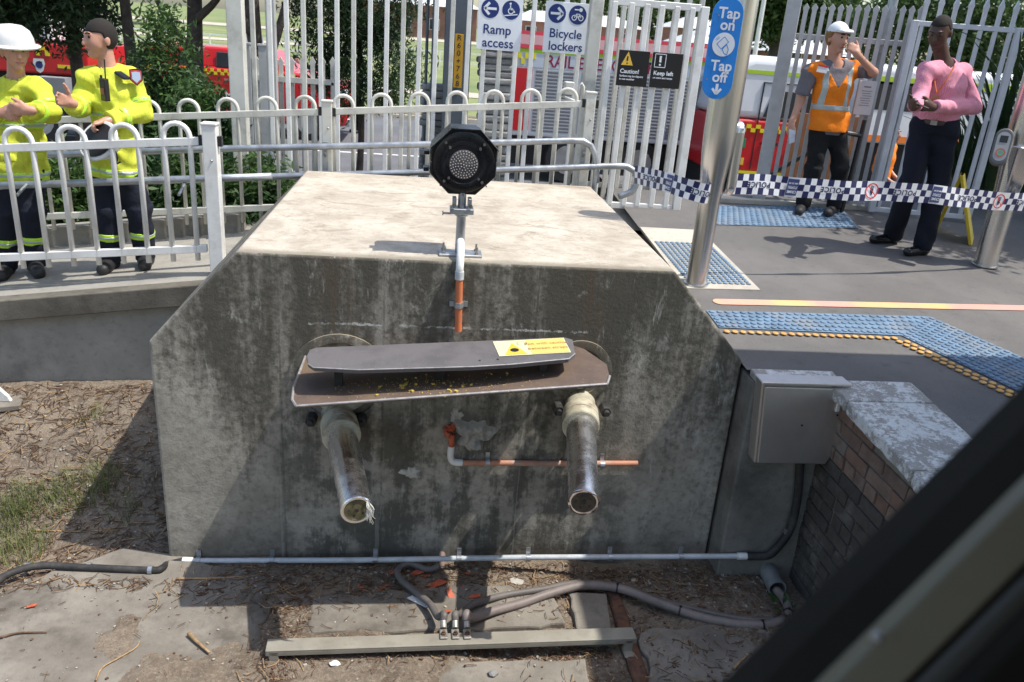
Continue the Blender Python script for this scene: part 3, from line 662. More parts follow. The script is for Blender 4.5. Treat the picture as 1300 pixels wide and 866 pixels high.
# ---------------------------------------------------------------- bonding bar with three cables
M['bar'] = pm('dull_olive_steel', (.30,.28,.23), .65, .2, .15, 12, .15, 60, .002, (.14,.12,.09), 6, .6)
bar = thing('bonding_bar', 'low steel channel on two feet across the pit floor', 'steel bar', (.25, 3.45, -1.4))
zt_ = -1.325; a = PZ(340,812,zt_); c = PZ(803,797,zt_); dirb = (c-a).normalized(); nb = Vector((-dirb.y, dirb.x, 0)); 
MR = Matrix((dirb, nb, Vector((0,0,1)))).transposed(); Lb = (c-a).length; mid = (a+c)/2 - nb*.045
b = MB(); b.box(mid, (Lb,.09,.010), MR); b.box(mid-nb*.041-Vector((0,0,.017)), (Lb,.008,.026), MR); obj('channel', b, M['bar'], bar, bevel=.003, seg=2)
for s in (-1, 1):
    b = MB(); p = mid+dirb*s*(Lb/2-.04)-nb*.03; b.box(p-Vector((0,0,.045)), (.05,.03,.085), MR); b.box(p-Vector((0,0,.085))-nb*.02, (.055,.08,.012), MR); obj('foot', b, M['bar'], bar, bevel=.004)
M['cable'] = pm('grey_pink_cable', (.20,.165,.15), .6, 0, .12, 8, .08, 50, .001, (.09,.08,.07), 6, .5)
M['cabled'] = pm('dark_cable', (.13,.115,.105), .6, 0, .15, 8, .08, 50, .001, (.06,.055,.05), 6, .6)
M['lug'] = pm('tinned_lug', (.36,.34,.30), .5, .6, .2, 25, .2, 50, .002, (.16,.14,.11), 20, .6)
def lug_cable(label, lx, path, r, mat, ties=()):
    l = PZ(lx, 806, zt_+.006); t = thing('earth_cable', label, 'cable', l, 'cables bolted to the bar')
    b = MB(); b.box(l+Vector((0,0,.006)), (.042,.075,.010), MR); lg = obj('cable_lug', b, M['lug'], t, bevel=.006, seg=2)
    b = MB(); b.cyl(l+Vector((0,-.008,.010)), l+Vector((0,-.008,.022)), .013, n=6); b.cyl(l+Vector((0,-.008,.022)), l+Vector((0,-.008,.032)), .007, n=8); obj('nut', b, M['rust'], lg)
    p0 = l+Vector((0,.035,.014)); p1 = l+Vector((0,.075,.034)); b = MB(); b.tube([p0, p1, p1+Vector((0,.03,.02))], .018, 12); obj('lug_barrel', b, M['lug'], t, smooth=40)
    pts = [p1, p1+Vector((0,.025,.02))]+[PZ(x,y,z) for x,y,z in path]
    b = MB(); b.tube(bez(pts, 7), r, 12); cb = obj('cable_sheath', b, mat, t, smooth=True)
    P = bez(pts, 7)
    for k in ties:
        i = int(k*(len(P)-2)); b = MB(); d = (P[i+1]-P[i]).normalized(); b.cyl(P[i]-d*.005, P[i]+d*.005, r+.004, n=12); b.box(P[i]+Vector((0,0,r+.004)), (.012,.012,.01)); obj('cable_tie', b, M['black'], t)
    return t
lug_cable('dark earth cable looping back to the pipe stub, leftmost of three', 563, [(556,783,-1.33),(546,767,-1.34),(527,751,-1.36),(510,737,-1.37),(505,724,-1.375),(520,716,-1.37),(543,723,-1.385),(558,719,-1.36)], .02, M['cabled'])
lug_cable('dark earth cable bolted in the middle of the three lugs', 578, [(583,780,-1.33),(602,767,-1.355),(640,756,-1.38),(690,748,-1.38),(735,740,-1.37),(790,745,-1.37),(835,762,-1.38),(890,776,-1.385),(945,787,-1.385),(985,787,-1.385)], .02, M['cabled'])
lug_cable('thick pinkish cable curving right across the pit floor to the drain pipe', 593, [(598,785,-1.33),(625,776,-1.36),(662,766,-1.375),(700,753,-1.372),(742,743,-1.36),(790,748,-1.365),(835,765,-1.375),(885,782,-1.38),(935,792,-1.385),(978,792,-1.385),(1000,780,-1.38),(996,762,-1.375),(985,748,-1.375)], .026, M['cable'], (.5,.62,.78,.88))
dp = thing('drain_pipe', 'short grey drain pipe lying in the corner of the pit', 'pipe', PZ(980,735,-1.42))
p0, p1 = PZ(968,712,-1.36), PZ(987,748,-1.36)
b = MB(); b.lathe([(.056,0),(.056,(p1-p0).length),(.049,(p1-p0).length),(.049,.01)], p0, p1-p0, 24); obj('pipe_wall', b, pm('grey_pvc', (.2,.21,.21), .6, 0, .15, 10, .1, 40, .002, (.09,.085,.075), 6, .6), dp, smooth=35)
# ---------------------------------------------------------------- wing wall, steel cabinet, brick wall
b = MB(); b.prism([(1.912,4.05,-1.5),(1.912,4.05,-.062),(2.52,4.05,-.07),(2.52,4.05,-1.5)], (0,.34,0))
tag(obj('wing_wall', b, M['wing'], bevel=.012, seg=2), 'dark concrete wing wall between the block and the brick wall', 'wall')
M['stain'] = None
def stainless(name, base=(.46,.44,.42), rough=.34, stretch=(1,1,14)):
    t = NT(name); n = t.noise(30, 5, .6, stretch); n2 = t.noise(4, 8, .7)
    c = t.mix(t.rng(n2, .35, .7), base, tuple(x*.88 for x in base)); t.bump(n, .05, .001)
    return t.done(c, t.math('ADD', t.rng(n, .3, .7, rough-.06, rough+.06), t.rng(n2, .4, .7, 0., .08)), 1.)
M['stain'] = stainless('brushed_stainless', (.66,.63,.60), .48, (14,1,1)); M['pole'] = NT('stainless_pole').done((.66,.655,.65), .27, 1.)
cab = thing('steel_cabinet', 'stainless steel cabinet hanging on the wing wall beside the brick wall', 'cabinet', PY(1015,584,4.1))
yf = 3.945; q1, q2, q3, q4 = [PY(x, y, yf) for x, y in ((968,485),(1079,488),(1064,588),(957,588))]
b = MB(); b.prism([q4, q1, q2, Vector((q2.x-.01, yf, q4.z+.06)), Vector((q2.x-.04, yf, q4.z))], (0,.104,0)); obj('body', b, M['stain'], cab, bevel=.008, seg=2)
b = MB(); b.prism([q4+Vector((.012,-.004,.012)), q1+Vector((.012,-.004,-.02)), q2+Vector((-.012,-.004,-.02)), Vector((q2.x-.022, yf-.004, q4.z+.06)), Vector((q2.x-.045, yf-.004, q4.z+.012))], (0,-.018,0)); dr = obj('door', b, M['stain'], cab, bevel=.005, seg=2)
b = MB(); ap = [q1+Vector((-.015,-.03,.012)), q2+Vector((-.004,-.03,.012)), q2+Vector((-.004,.088,.012)), q1+Vector((-.015,.088,.012))]; b.prism(ap, (0,0,-.016)); obj('rain_cap', b, M['stain'], cab, bevel=.004)
b = MB(); h = PY(1064,513,yf-.022); b.prism([h+Vector((-.01,0,.03)), h+Vector((.008,0,.045)), h+Vector((.012,0,-.045)), h+Vector((-.012,0,-.045))], (0,-.014,0)); obj('handle', b, M['whiteplastic'], dr, bevel=.003)
for px, py in ((1063,527),(1018,540),(1070,560)):
    p = PY(px,py,yf-.024); b = MB(); b.cyl(p, p+Vector((0,-.003,0)), .006, n=10); obj('lock', b, M['rubber'], dr)
bw = thing('brick_wall', 'old brick retaining wall with flaking white capping beside the platform', 'wall', (2.4, 3.6, -1.42))
P0 = Vector((2.41,4.23,0)); dw = Vector((.0,-1,0)).normalized(); nw = Vector((-1,.0,0)).normalized(); Lw = 3.0
MW = Matrix((dw, nw, Vector((0,0,1)))).transposed()
M['mortar'] = concrete('mortar', (.16,.145,.12), (.24,.22,.185), (.06,.055,.045), .6)
b = MB(); b.prism([(P0.x,4.23,-1.5),(P0.x,4.23,-.07),(P0.x,2.5,-.19),(P0.x,1.2,-.19),(P0.x,1.2,-1.5)], (.25,0,0)); obj('mortar_core', b, M['mortar'], bw)
M['brickA'] = rnd_mat('salmon_brick', [(.23,.15,.11),(.21,.125,.09),(.26,.18,.14),(.17,.11,.085),(.23,.17,.14)], .9, 11, .7, .009, (.20,.18,.155))
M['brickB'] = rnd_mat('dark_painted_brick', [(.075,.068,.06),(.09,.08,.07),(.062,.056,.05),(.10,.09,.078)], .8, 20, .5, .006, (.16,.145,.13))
rngb = random.Random(5); meshes = {}
def brick_mesh(l, k, mat):
    b = MB(); R = random.Random(k*7+1); l2, h2 = l/2, .038
    fr = [(-l2+R.uniform(0,.006), .012+R.uniform(-.004,.004), -h2+R.uniform(0,.004)), (l2-R.uniform(0,.006), .012+R.uniform(-.004,.004), -h2+R.uniform(0,.004)), (l2-R.uniform(0,.006), .012+R.uniform(-.004,.004), h2-R.uniform(0,.004)), (-l2+R.uniform(0,.006), .012+R.uniform(-.004,.004), h2-R.uniform(0,.004))]
    bk = [(-l2,-.05,-h2),(l2,-.05,-h2),(l2,-.05,h2),(-l2,-.05,h2)]; md = [(-l2,.004,-h2),(l2,.004,-h2),(l2,.004,h2),(-l2,.004,h2)]
    b.add(fr+md+bk, [(0,1,2,3)]+[(i,4+i,4+(i+1)%4,(i+1)%4) for i in range(4)]+[(4+i,8+i,8+(i+1)%4,4+(i+1)%4) for i in range(4)])
    me = b.mesh('brick'); me.materials.append(mat); return me
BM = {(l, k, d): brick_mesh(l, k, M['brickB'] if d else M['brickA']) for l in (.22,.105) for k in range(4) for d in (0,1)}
zc0 = -1.38; rotz = math.atan2(dw.y, dw.x)
for cr in range(15):
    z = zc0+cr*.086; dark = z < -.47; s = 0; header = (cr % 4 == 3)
    s = -.11 if cr % 2 else 0
    while s < 2.5:
        l = .105 if header else .22; c0 = s+l/2
        if c0-l/2 > -.06 and z+.036 < plat_z(P0.y-c0)-.07:
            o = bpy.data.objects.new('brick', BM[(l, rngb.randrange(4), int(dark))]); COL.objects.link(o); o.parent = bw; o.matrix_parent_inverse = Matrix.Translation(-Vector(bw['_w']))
            p = P0+dw*c0+nw*rngb.uniform(-.003,.004); o.location = (p.x, p.y, z+rngb.uniform(-.002,.002)); o.rotation_euler = (0, rngb.uniform(-.006,.006), rotz+math.pi)
        s += l+.011
# capping with flaking white paint
def cap_mat():
    t = NT('flaking_white_paint'); n = t.noise(5, 9, .75); n2 = t.noise(38, 8, .75)
    f = t.rng(t.math('ADD', n, t.math('MULTIPLY', t.math('SUBTRACT', n2, .5), .7)), .46, .53)
    c = t.mix(f, t.mix(t.rng(n2, .3, .7), (.66,.66,.64), (.5,.5,.48)), t.mix(t.rng(n2, .3, .7), (.24,.22,.2), (.36,.34,.31)))
    t.bump(t.math('ADD', n2, t.math('MULTIPLY', f, -.6)), .6, .006); return t.done(c, .85)
M['cap'] = cap_mat()
def wp(s, n, z): p = P0+dw*s+nw*n; return (p.x, p.y, plat_z(p.y)+z)
def cap_piece(s0, s1, n0, n1, zt, name='capping_slab'):
    R = random.Random(int(s0*100)+3); poly = []; k = int((s1-s0)/.06)
    for i in range(k+1): poly.append(wp(s0+(s1-s0)*i/k, n1+R.uniform(-.012,.014), zt))
    for i in range(k+1): poly.append(wp(s1-(s1-s0)*i/k, n0+R.uniform(-.004,.004), zt))
    b = MB(); b.prism(poly, (0,0,-.075)); return obj(name, b, M['cap'], bw, bevel=.012, seg=2)
cap_piece(.2, .44, -.44, .075, .008); cap_piece(.446, 1.1, -.44, .075, .005); cap_piece(1.106, 1.725, -.44, .075, .006); cap_piece(1.73, 3.0, -.44, .075, .005)
b = MB(); b.prism([(1.914,4.035,-.014),(2.42,4.035,-.022),(2.42,4.142,-.012),(1.914,4.142,-.012)], (0,0,-.048)); obj('capping_slab', b, M['cap'], bw, bevel=.012, seg=2)
# ---------------------------------------------------------------- tactile paving
M['tblue'] = pm('tactile_blue', (.125,.20,.29), .65, 0, .22, 10, .1, 60, .001, (.22,.235,.25), 4, .8)
M['tyel'] = pm('tactile_orange_yellow', (.62,.33,.09), .6, 0, .15, 12, .1, 60, .001, (.45,.32,.2), 6, .5)
def stud_mesh(r, h, mat, name='stud'):
    b = MB(); b.lathe([(r,0),(r*.95,h*.7),(r*.7,h)], (0,0,0), (0,0,1), 8); me = b.mesh(name); me.materials.append(mat)
    me.polygons.foreach_set('use_smooth', [True]*len(me.polygons)); return me
SB, SY = stud_mesh(.0195,.007,M['tblue']), stud_mesh(.0215,.007,M['tyel'])
def studs(parent, pts, me, limit=300):
    pts = sorted(pts, key=lambda p: p[0]**2+p[1]**2)
    for x, y in pts[:limit]:
        o = bpy.data.objects.new('stud', me); COL.objects.link(o); o.parent = parent; o.matrix_parent_inverse = Matrix.Translation(-Vector(parent['_w'])); o.location = (x, y, plat_z(y)+parent['_lift'])
        o.rotation_euler = (math.atan(SL), 0, 0)
    if pts[limit:]:
        V = np.array([v.co for v in me.vertices]); Fc = [tuple(p.vertices) for p in me.polygons]; b = MB()
        for x, y in pts[limit:]: b.add([(v[0]+x, v[1]+y, v[2]+plat_z(y+v[1])+parent['_lift']) for v in V], Fc)
        tag(obj('far_studs', b, me.materials[0], parent), kind='stuff')
def quad_grid(A, B, C, D_, sp, stag=False):
    """grid of points inside quad A-B-C-D (xy)"""
    A, B, C, D_ = [Vector(p) for p in (A,B,C,D_)]; nu = int(((B-A).length+(C-D_).length)/2/sp); nv = int((D_-A).length/sp); out = []
    for i in range(nu):
        for j in range(nv):
            u = (i+.5+(.5 if stag and j % 2 else 0))/nu; v = (j+.5)/nv
            if u < 1: p = A.lerp(B,u).lerp(D_.lerp(C,u), v); out.append((p.x, p.y))
    return out
def tactile(label, quads, yq=(), tile=True, sp=.05, lim=300, lift=.0):
    c = quads[0][0]; t = thing('tactile_paving', label, 'tactile paving', (c[0], c[1], plat_z(c[1]))); t['_lift'] = lift+.004
    P = []
    for q in quads:
        if tile:
            b = MB(); b.add([(p[0], p[1], plat_z(p[1])+.003) for p in q], [(0,1,2,3)]); obj('tile_sheet', b, M['tblue'], t)
        P += quad_grid(*q, sp)
    studs(t, P, SB, lim)
    Q = []
    for q in yq: Q += quad_grid(*q, .052, True)
    if Q: studs(t, Q, SY, 200)
tactile('blue tactile paving with orange stud border turning beside the brick wall capping', [[(1.92,4.72),(3.17,4.70),(3.58,5.05),(1.92,5.0)], [(3.17,4.70),(3.87,3.05),(4.43,3.05),(3.58,5.05)]], [[(1.92,4.61),(3.10,4.60),(3.13,4.69),(1.92,4.70)], [(3.06,4.60),(3.72,3.05),(3.82,3.05),(3.15,4.66)]], True, .05, 300)
tactile('pale blue studs on the concrete strip behind the tap on pole', [[(1.94,5.50),(2.44,5.51),(2.42,6.47),(1.92,6.46)]], (), False, .0445, 300, .002)
tactile('blue tactile paving in front of the metal gates', [[(2.52,7.05),(4.13,7.19),(4.31,7.96),(2.76,7.70)]], (), True, .06, 300)
# painted pink and orange line
def line_mat():
    t = NT('faded_orange_paint'); n = t.noise(1.6, 3, .5, (1,.2,1)); n2 = t.noise(160, 3, .7)
    c = t.mix(t.rng(n, .42, .58), (.66,.30,.24), (.70,.42,.17)); c = t.mix(t.math('MULTIPLY', t.rng(n2, .5, .7), .6), c, (.6,.52,.45)); return t.done(c, .8)
a = PG(914,383); c = PG(1300,391); d_ = Vector((c.x-a.x, c.y-a.y, 0)); Ln = d_.length*2; d_ = d_.normalized(); nn = Vector((-d_.y, d_.x, 0)); poly = []
for i in range(9):
    t = math.pi/2+math.pi*i/8; poly.append(a+d_*.05*math.cos(t)+nn*.05*math.sin(t))
poly += [a+d_*Ln-nn*.05, a+d_*Ln+nn*.05]
b = MB(); b.add([(p.x, p.y, plat_z(p.y)+.001) for p in poly], [tuple(range(len(poly)))]); ST(obj('painted_line', b, line_mat(), fix=False))
# ---------------------------------------------------------------- ticket poles
def ticket_pole(name, label, base, ztop, lean=0):
    t = thing(name, label, 'ticket pole', base); x, y, z = base
    b = MB(); b.lathe([(.075,0),(.075,.5),(.076,.62),(.088,.78),(.105,.95),(.112,1.1),(.112,ztop)], (x,y,z), (0,0,1), 40); obj('column', b, M['pole'], t, smooth=35)
    b = MB(); b.lathe([(.09,0),(.09,.012),(.076,.016)], (x,y,z), (0,0,1), 32); obj('base_ring', b, M['pole'], t, smooth=35)
    return t
tp = ticket_pole('ticket_pole', 'tall stainless pole with blue tap on tap off sign behind the block', (2.0,5.5,plat_z(5.5)), 1.98)
# reader head, seen from the back, bulges on the right-hand side
def capsule_plate(w_, h_, n=14):
    r = w_/2; return [(r*math.cos(t), h_/2-r+r*math.sin(t)) for t in [math.pi*i/n for i in range(n+1)]]+[(r*math.cos(t), -h_/2+r+r*math.sin(t)) for t in [math.pi+math.pi*i/n for i in range(n+1)]]
b = MB(); cap_ = capsule_plate(.15,.52); V0 = [Vector((2.09+.5*.0, 5.52, 1.0))+Vector((0,1,0))*u+Vector((0,0,1))*v for u, v in cap_]
b.prism(V0, (.075,0,0)); obj('reader_housing', b, M['pole'], tp, bevel=.03, seg=4)
# sign plate
sc_ = PY(917.5,62.5,5.38); sgn = thing('tap_sign', 'blue pill shaped sign reading tap on tap off', 'sign', sc_)
nrm_s = (Vector((-.1,-1,0))).normalized(); ux = Vector((0,0,1)).cross(nrm_s).normalized()*-1; ux = Vector((-nrm_s.y, nrm_s.x, 0)); uy = Vector((0,0,1))
sw, sh = .198, .625
M['tapblue'] = flat('tap_sign_blue', (.015,.22,.66), .35)
b = MB(); b.prism([sc_+ux*u+uy*v for u, v in capsule_plate(sw,sh)], -nrm_s*.012); obj('plate', b, M['tapblue'], sgn, bevel=.002)
fm = frame_map(sc_, ux, uy, .003)
b = MB(); 
for s, v in (('Tap',.215),('on',.145),('Tap',-.105),('off',-.175)): put_text(b, s, fm, .008, v, .092, .0022)
put_line(b, [(0,-.215),(0,-.27)], .018, fm); put_line(b, [(-.03,-.245),(0,-.279),(.03,-.245)], .016, fm); put_poly(b, circ(0,.028,.073), fm)
obj('lettering', b, M['white'], sgn, fix=False)
fm2 = frame_map(sc_, ux, uy, .0045); b = MB()
put_line(b, [(-.045,.03),(.0,.075),(.03,.045),(-.012,-.0),(-.045,.03)], .004, fm2); put_line(b, [(-.005,.0),(.01,-.025),(.03,-.035),(.035,.0),(.02,.03),(.012,.02),(-.005,.0)], .005, fm2); put_line(b, [(-.05,.05),(-.03,.07)], .003, fm2); put_line(b, [(-.057,.055),(-.037,.075)], .003, fm2)
obj('card_hand_pictogram', b, M['tapblue'], sgn, fix=False)
for u, v in ((-.06,.2),(-.075,-.19)):
    b = MB(); p = fm(u,v); b.cyl(p, p+nrm_s*.003, .006, n=8); obj('screw', b, M['bolt'], sgn)
rb = PG(1250,337); rp = thing('ticket_pole', 'stainless pole with card reader at the right edge', 'ticket pole', rb)
b = MB(); b.lathe([(.092,0),(.092,.55),(.093,.66),(.105,.85),(.118,1.05),(.12,2.4)], rb, (0,0,1), 40); obj('column', b, M['pole'], rp, smooth=35)
b = MB(); b.lathe([(.105,0),(.105,.01),(.093,.014)], rb, (0,0,1), 32); obj('base_ring', b, M['pole'], rp, smooth=35)
rc = PY(1272,186,rb.y-.17); nr = Vector((-.55,-.78,.28)).normalized(); ux = Vector((-nr.y, nr.x, 0)).normalized(); uy = nr.cross(ux)
b = MB(); b.prism([rc+ux*u+uy*v for u, v in capsule_plate(.13,.29)], -nr*.09); rd = obj('card_reader', b, pm('reader_grey', (.12,.125,.13), .45, 0, .1, 9), rp, bevel=.012, seg=3)
fm = frame_map(rc, ux, uy, .002); b = MB(); put_poly(b, capsule_plate(.095,.23), fm); obj('reader_face', b, pm('reader_face_grey', (.36,.36,.36), .4, 0, .06, 9), rd, fix=False)
b = MB(); put_poly(b, [(-.028,.03),(.028,.03),(.028,.085),(-.028,.085)], frame_map(rc,ux,uy,.004)); obj('screen', b, M['ink'], rd, fix=False)
b = MB(); put_ring(b, 0,-.05,.034,.012, frame_map(rc,ux,uy,.004)); obj('target_ring', b, flat('ring_red', (.5,.12,.08)), rd, fix=False)
b = MB(); put_ring(b, 0,-.05,.022,.010, frame_map(rc,ux,uy,.004)); obj('target_ring', b, flat('ring_green', (.1,.42,.25)), rd, fix=False)
b = MB(); b.prism([rb+Vector((-.05,-.06,.62)), rb+Vector((.06,-.09,.62)), rb+Vector((.03,-.2,1.02)), rb+Vector((-.12,-.16,1.02))], (.0,.1,.0)); obj('reader_neck', b, M['pole'], rp, bevel=.02, seg=3)
# ---------------------------------------------------------------- police tape
M['tnavy'] = flat('tape_navy', (.018,.022,.09), .35); M['twhite'] = flat('tape_white', (.72,.74,.78), .35); M['tblue2'] = flat('tape_box_blue', (.05,.07,.2), .4)
def tape(name, label, pts, hgt, start=0, twist=None, items=True):
    P = bez(pts, 14); L = [0]
    for a, c in zip(P[:-1], P[1:]): L.append(L[-1]+(c-a).length)
    tot = L[-1]
    def at(s):
        s = min(max(s, 0), tot-1e-6); i = max(k for k in range(len(L)) if L[k] <= s); i = min(i, len(P)-2)
        f = (s-L[i])/(L[i+1]-L[i]); p = P[i].lerp(P[i+1], f); d = (P[i+1]-P[i]).normalized()
        tw = twist(s/tot) if twist else 0
        upv = Vector((0,0,1)); upv = (upv-d*upv.dot(d)).normalized(); n = d.cross(upv)
        n = n if n.y < 0 else -n
        upv = upv*math.cos(tw)+n*math.sin(tw); return p, upv, n
    t = thing(name, label, 'barrier tape', P[0])
    def pt(s, v, l=0): p, u_, n = at(s); return p+u_*(v+.007*math.sin(s*4.3)+.002*math.sin(s*13+1))+n*(l*2.5+.007*math.sin(s*7+v*12)+.003*math.sin(s*15+v*20+1))
    cell = hgt/3; ncol = int(tot/cell); sub = 4
    bw_, bn = MB(), MB()
    period = 26; skip = set(); marks = []
    for c0 in range(-period, ncol+period, period):
        c0s = c0-start
        marks += [('circle', c0s+1.0, c0s+3), ('police', c0s+6, c0s+10), ('box', c0s+13, c0s+15), ('police', c0s+19, c0s+23)]
    for i in range(ncol):
        for r in range(3):
            nav = (i+r) % 2 == 0
            for k, a, c in marks:
                if a-.01 <= i < c and (k in ('circle','box') or r == 1): nav = False
            for k in range(sub):
                s0, s1 = (i+k/sub)*cell, (i+(k+1)/sub)*cell; v0, v1 = -hgt/2+r*cell, -hgt/2+(r+1)*cell
                (bn if nav else bw_).add([pt(s0,v0),pt(s1,v0),pt(s1,v1),pt(s0,v1)], [(0,1,2,3)])
    tag(obj('white_film', bw_, M['twhite'], t, fix=False), kind='stuff'); tag(obj('navy_checks', bn, M['tnavy'], t, fix=False), kind='stuff')
    tx = MB(); rdm = MB(); bx = MB(); tw_ = MB()
    for k, a, c in marks:
        s = (a+c)/2*cell
        if s < .12 or s > tot-.12: continue
        if k == 'police':
            V, Fc = text2d('POLICE', cell*1.12, .0015, spacing=1.15); tx.add([pt(s-x*1.05, -y, .0015) for x, y in V], Fc)
        elif k == 'circle':
            R_ = hgt*.40; n = 26
            for rr, wd in ((R_, .009),):
                o_ = [(s+rr*math.cos(6.2832*i/n), rr*math.sin(6.2832*i/n)) for i in range(n)]; i_ = [(s+(rr-wd)*math.cos(6.2832*i/n), (rr-wd)*math.sin(6.2832*i/n)) for i in range(n)]
                rdm.add([pt(*p,.0015) for p in o_+i_], [(j,(j+1)%n,n+(j+1)%n,n+j) for j in range(n)])
            rdm.add([pt(s-R_*.7-.004,R_*.7,.003),pt(s-R_*.7+.006,R_*.7,.003),pt(s+R_*.7+.004,-R_*.7,.003),pt(s+R_*.7-.006,-R_*.7,.003)], [(0,1,2,3)])
            for (u, v, w2, h2) in ((0,-.02,.014,.018),(0,.0,.024,.03),(-.006,.022,.008,.03),(.007,.02,.008,.03)):
                tx.add([pt(s+u-w2/2,v-h2/2,.0015),pt(s+u+w2/2,v-h2/2,.0015),pt(s+u+w2/2,v+h2/2,.0015),pt(s+u-w2/2,v+h2/2,.0015)], [(0,1,2,3)])
        else:
            w2, h2 = cell*.95, hgt*.42
            for q in range(4):
                sa, sb = s-w2+q*w2/2, s-w2+(q+1)*w2/2; bx.add([pt(sa,-h2,.0015),pt(sb,-h2,.0015),pt(sb,h2,.0015),pt(sa,h2,.0015)], [(0,1,2,3)])
            for line, v in (('CRIME',-.033),('STOPPERS',.0),('1800 333 000',.03)):
                V, Fc = text2d(line, .028 if 'C' in line[0] or 'S' in line[0] else .015, .0006); fw_ = 1.65*w2/max(.001, max(x for x, y in V)-min(x for x, y in V))
                tw_.add([pt(s-x*min(fw_,1.25), v-y, .003) for x, y in V], Fc)
    tag(obj('police_lettering', tx, M['tnavy'], t, fix=False), kind='stuff'); tag(obj('no_entry_symbol', rdm, M['redink'], t, fix=False), kind='stuff')
    bo = tag(obj('phone_box', bx, M['tblue2'], t, fix=False), kind='stuff')
    if tw_.v: obj('box_lettering', tw_, M['twhite'], bo, fix=False)
    return t
TH = .145
tape('police_tape', 'blue and white checked police tape stretched across the platform between the poles', [PY(893,233,5.52), PY(905,233.5,5.5), PY(1000,237,5.65), PY(1160,246,5.8), PY(1262,254,5.98), PY(1345,261,6.2)], TH, 24)
tape('police_tape', 'short police tape end wrapped round the tap on pole towards the fence', [PY(806,222,6.0), PY(835,229,5.7), PY(858,236.5,5.44), PY(868,239,5.385), PY(884,243,5.375), PY(897,245.5,5.40), PY(905,245,5.47)], TH*.92, 3)
# ---------------------------------------------------------------- train windscreen frame close to the lens
M['frame'] = pm('brown_grey_enamel', (.16,.14,.095), .42, 0, .1, 3, .05, 30, .001)
M['seal'] = pm('rubber_seal', (.018,.016,.013), .95, 0, .2, 8); M['seal'].node_tree.nodes['Principled BSDF'].inputs['Specular IOR Level'].default_value = .15
wf = thing('train_window_frame', 'dark blurred train window frame slanting across the lower right corner', 'window frame', CAM+ray(1150,700)*.5)
du = Vector((-.711,.703)); dn = Vector((.703,.711)); o2 = Vector((1300,540))
def BP(off, t, dep): q = o2+dn*off+du*t; return CAM+ray(q.x, q.y)*dep
def band(name, o0, o1, d0, d1, mat, th=.03, bev=.004):
    b = MB(); b.prism([BP(o0,-900,d0), BP(o1,-900,d1), BP(o1,1500,d1), BP(o0,1500,d0)], FW*th); return obj(name, b, mat, wf, bevel=bev, seg=3)
band('rubber_seal', 0, 66, .54, .51, M['seal'], .05, .012)
fr_ = band('frame_plate', 62, 128, .505, .49, M['frame'], .03, .003)
band('inner_seal', 126, 145, .492, .490, M['seal'])
band('inner_plate', 143, 186, .484, .48, pm('dark_enamel', (.055,.05,.04), .45, 0, .1, 3), .03)
band('inner_trim', 184, 190, .476, .475, M['frame'], .02); band('inner_panel', 190, 900, .465, .44, M['seal'], .03)
p = CAM+ray(1113,810)*.492; b = MB(); b.sphere(p, .0042, 12); obj('screw', b, M['bolt'], fr_)
# the train cab the picture is taken from: roof, bulkhead and sides behind the lens keep the frame in shade
cb = thing('train_cab', 'roofed train cab around the viewpoint behind the window frame', 'train cab', (0,-1,-1.2)); M['cabm'] = pm('cab_interior_enamel', (.16,.15,.13), .6, 0, .08, 3)
b = MB(); b.bb(-1.45,1.45,-2.6,.62,2.35,2.45); obj('roof', b, M['cabm'], cb, bevel=.02)
for s_ in (1,):
    b = MB(); b.bb(s_*1.45-.04,s_*1.45+.04,-2.6,.5,-.9,2.35); obj('side_wall', b, M['cabm'], cb)
b = MB(); b.bb(-1.41,1.41,-2.6,.4,-.95,-.88); obj('cab_floor', b, M['seal'], cb)
# ---------------------------------------------------------------- bow-top fences
def lin(p0, p1):
    return lambda x: p0.z+(p1.z-p0.z)*(x-p0.x)/(p1.x-p0.x)
def bow_fence(label, y, top, bot, x0, x1, sp, r, ext, bowh, mat, posts, railh, endx=None):
    t = thing('bow_top_fence', label, 'fence', ((x0+x1)/2, y, bot((x0+x1)/2)-.1))
    for nm, fz in (('top_rail', top), ('bottom_rail', bot)):
        b = MB(); b.prism([(x0,y-.018,fz(x0)-railh/2),(x1,y-.018,fz(x1)-railh/2),(x1,y-.018,fz(x1)+railh/2),(x0,y-.018,fz(x0)+railh/2)], (0,.036,0)); obj(nm, b, mat, t, bevel=.005, seg=2)
    x = x1-.07
    while x-sp > x0:
        xa, xb = x-sp, x; R_ = sp/2; pts = [(xa,y,bot(xa)-ext), (xa,y,top(xa)+bowh-R_)]; zc = top((xa+xb)/2)+bowh-R_
        pts += [((xa+xb)/2-R_*math.cos(a), y, zc+R_*math.sin(a)) for a in [math.pi*k/10 for k in range(1,10)]]; pts += [(xb,y,top(xb)+bowh-R_), (xb,y,bot(xb)-ext)]
        if not any(xa-.05 < px_ < xb+.05 for px_, *_ in posts):
            b = MB(); b.tube(pts, r, 10); obj('bow_baluster', b, mat, t, smooth=True)
        x -= sp*2
    for px_, zt_p, zb_p, w_ in posts:
        b = MB(); b.box((px_,y,(zt_p+zb_p)/2),(w_,w_,zt_p-zb_p)); b.box((px_,y,zt_p+.006),(w_+.012,w_+.012,.018)); p = obj('post', b, mat, t, bevel=.006, seg=2)
        for s in (-1,1):
            b = MB(); b.box((px_+s*(w_/2+.014),y,top(px_)),(.03,.048,railh+.012)); obj('rail_collar', b, M['black'], p)
        b = MB(); q = Vector((px_+.01,y-w_/2,top(px_)-.13)); b.sphere(q, .009, 8); obj('bolt', b, M['bolt'], p)
    return t
yF = 5.8; tf = lin(PY(0,188,yF), PY(259,179,yF)); bf = lin(PY(0,327,yF), PY(268,315,yF))
px_ = PY(272,250,yF).x
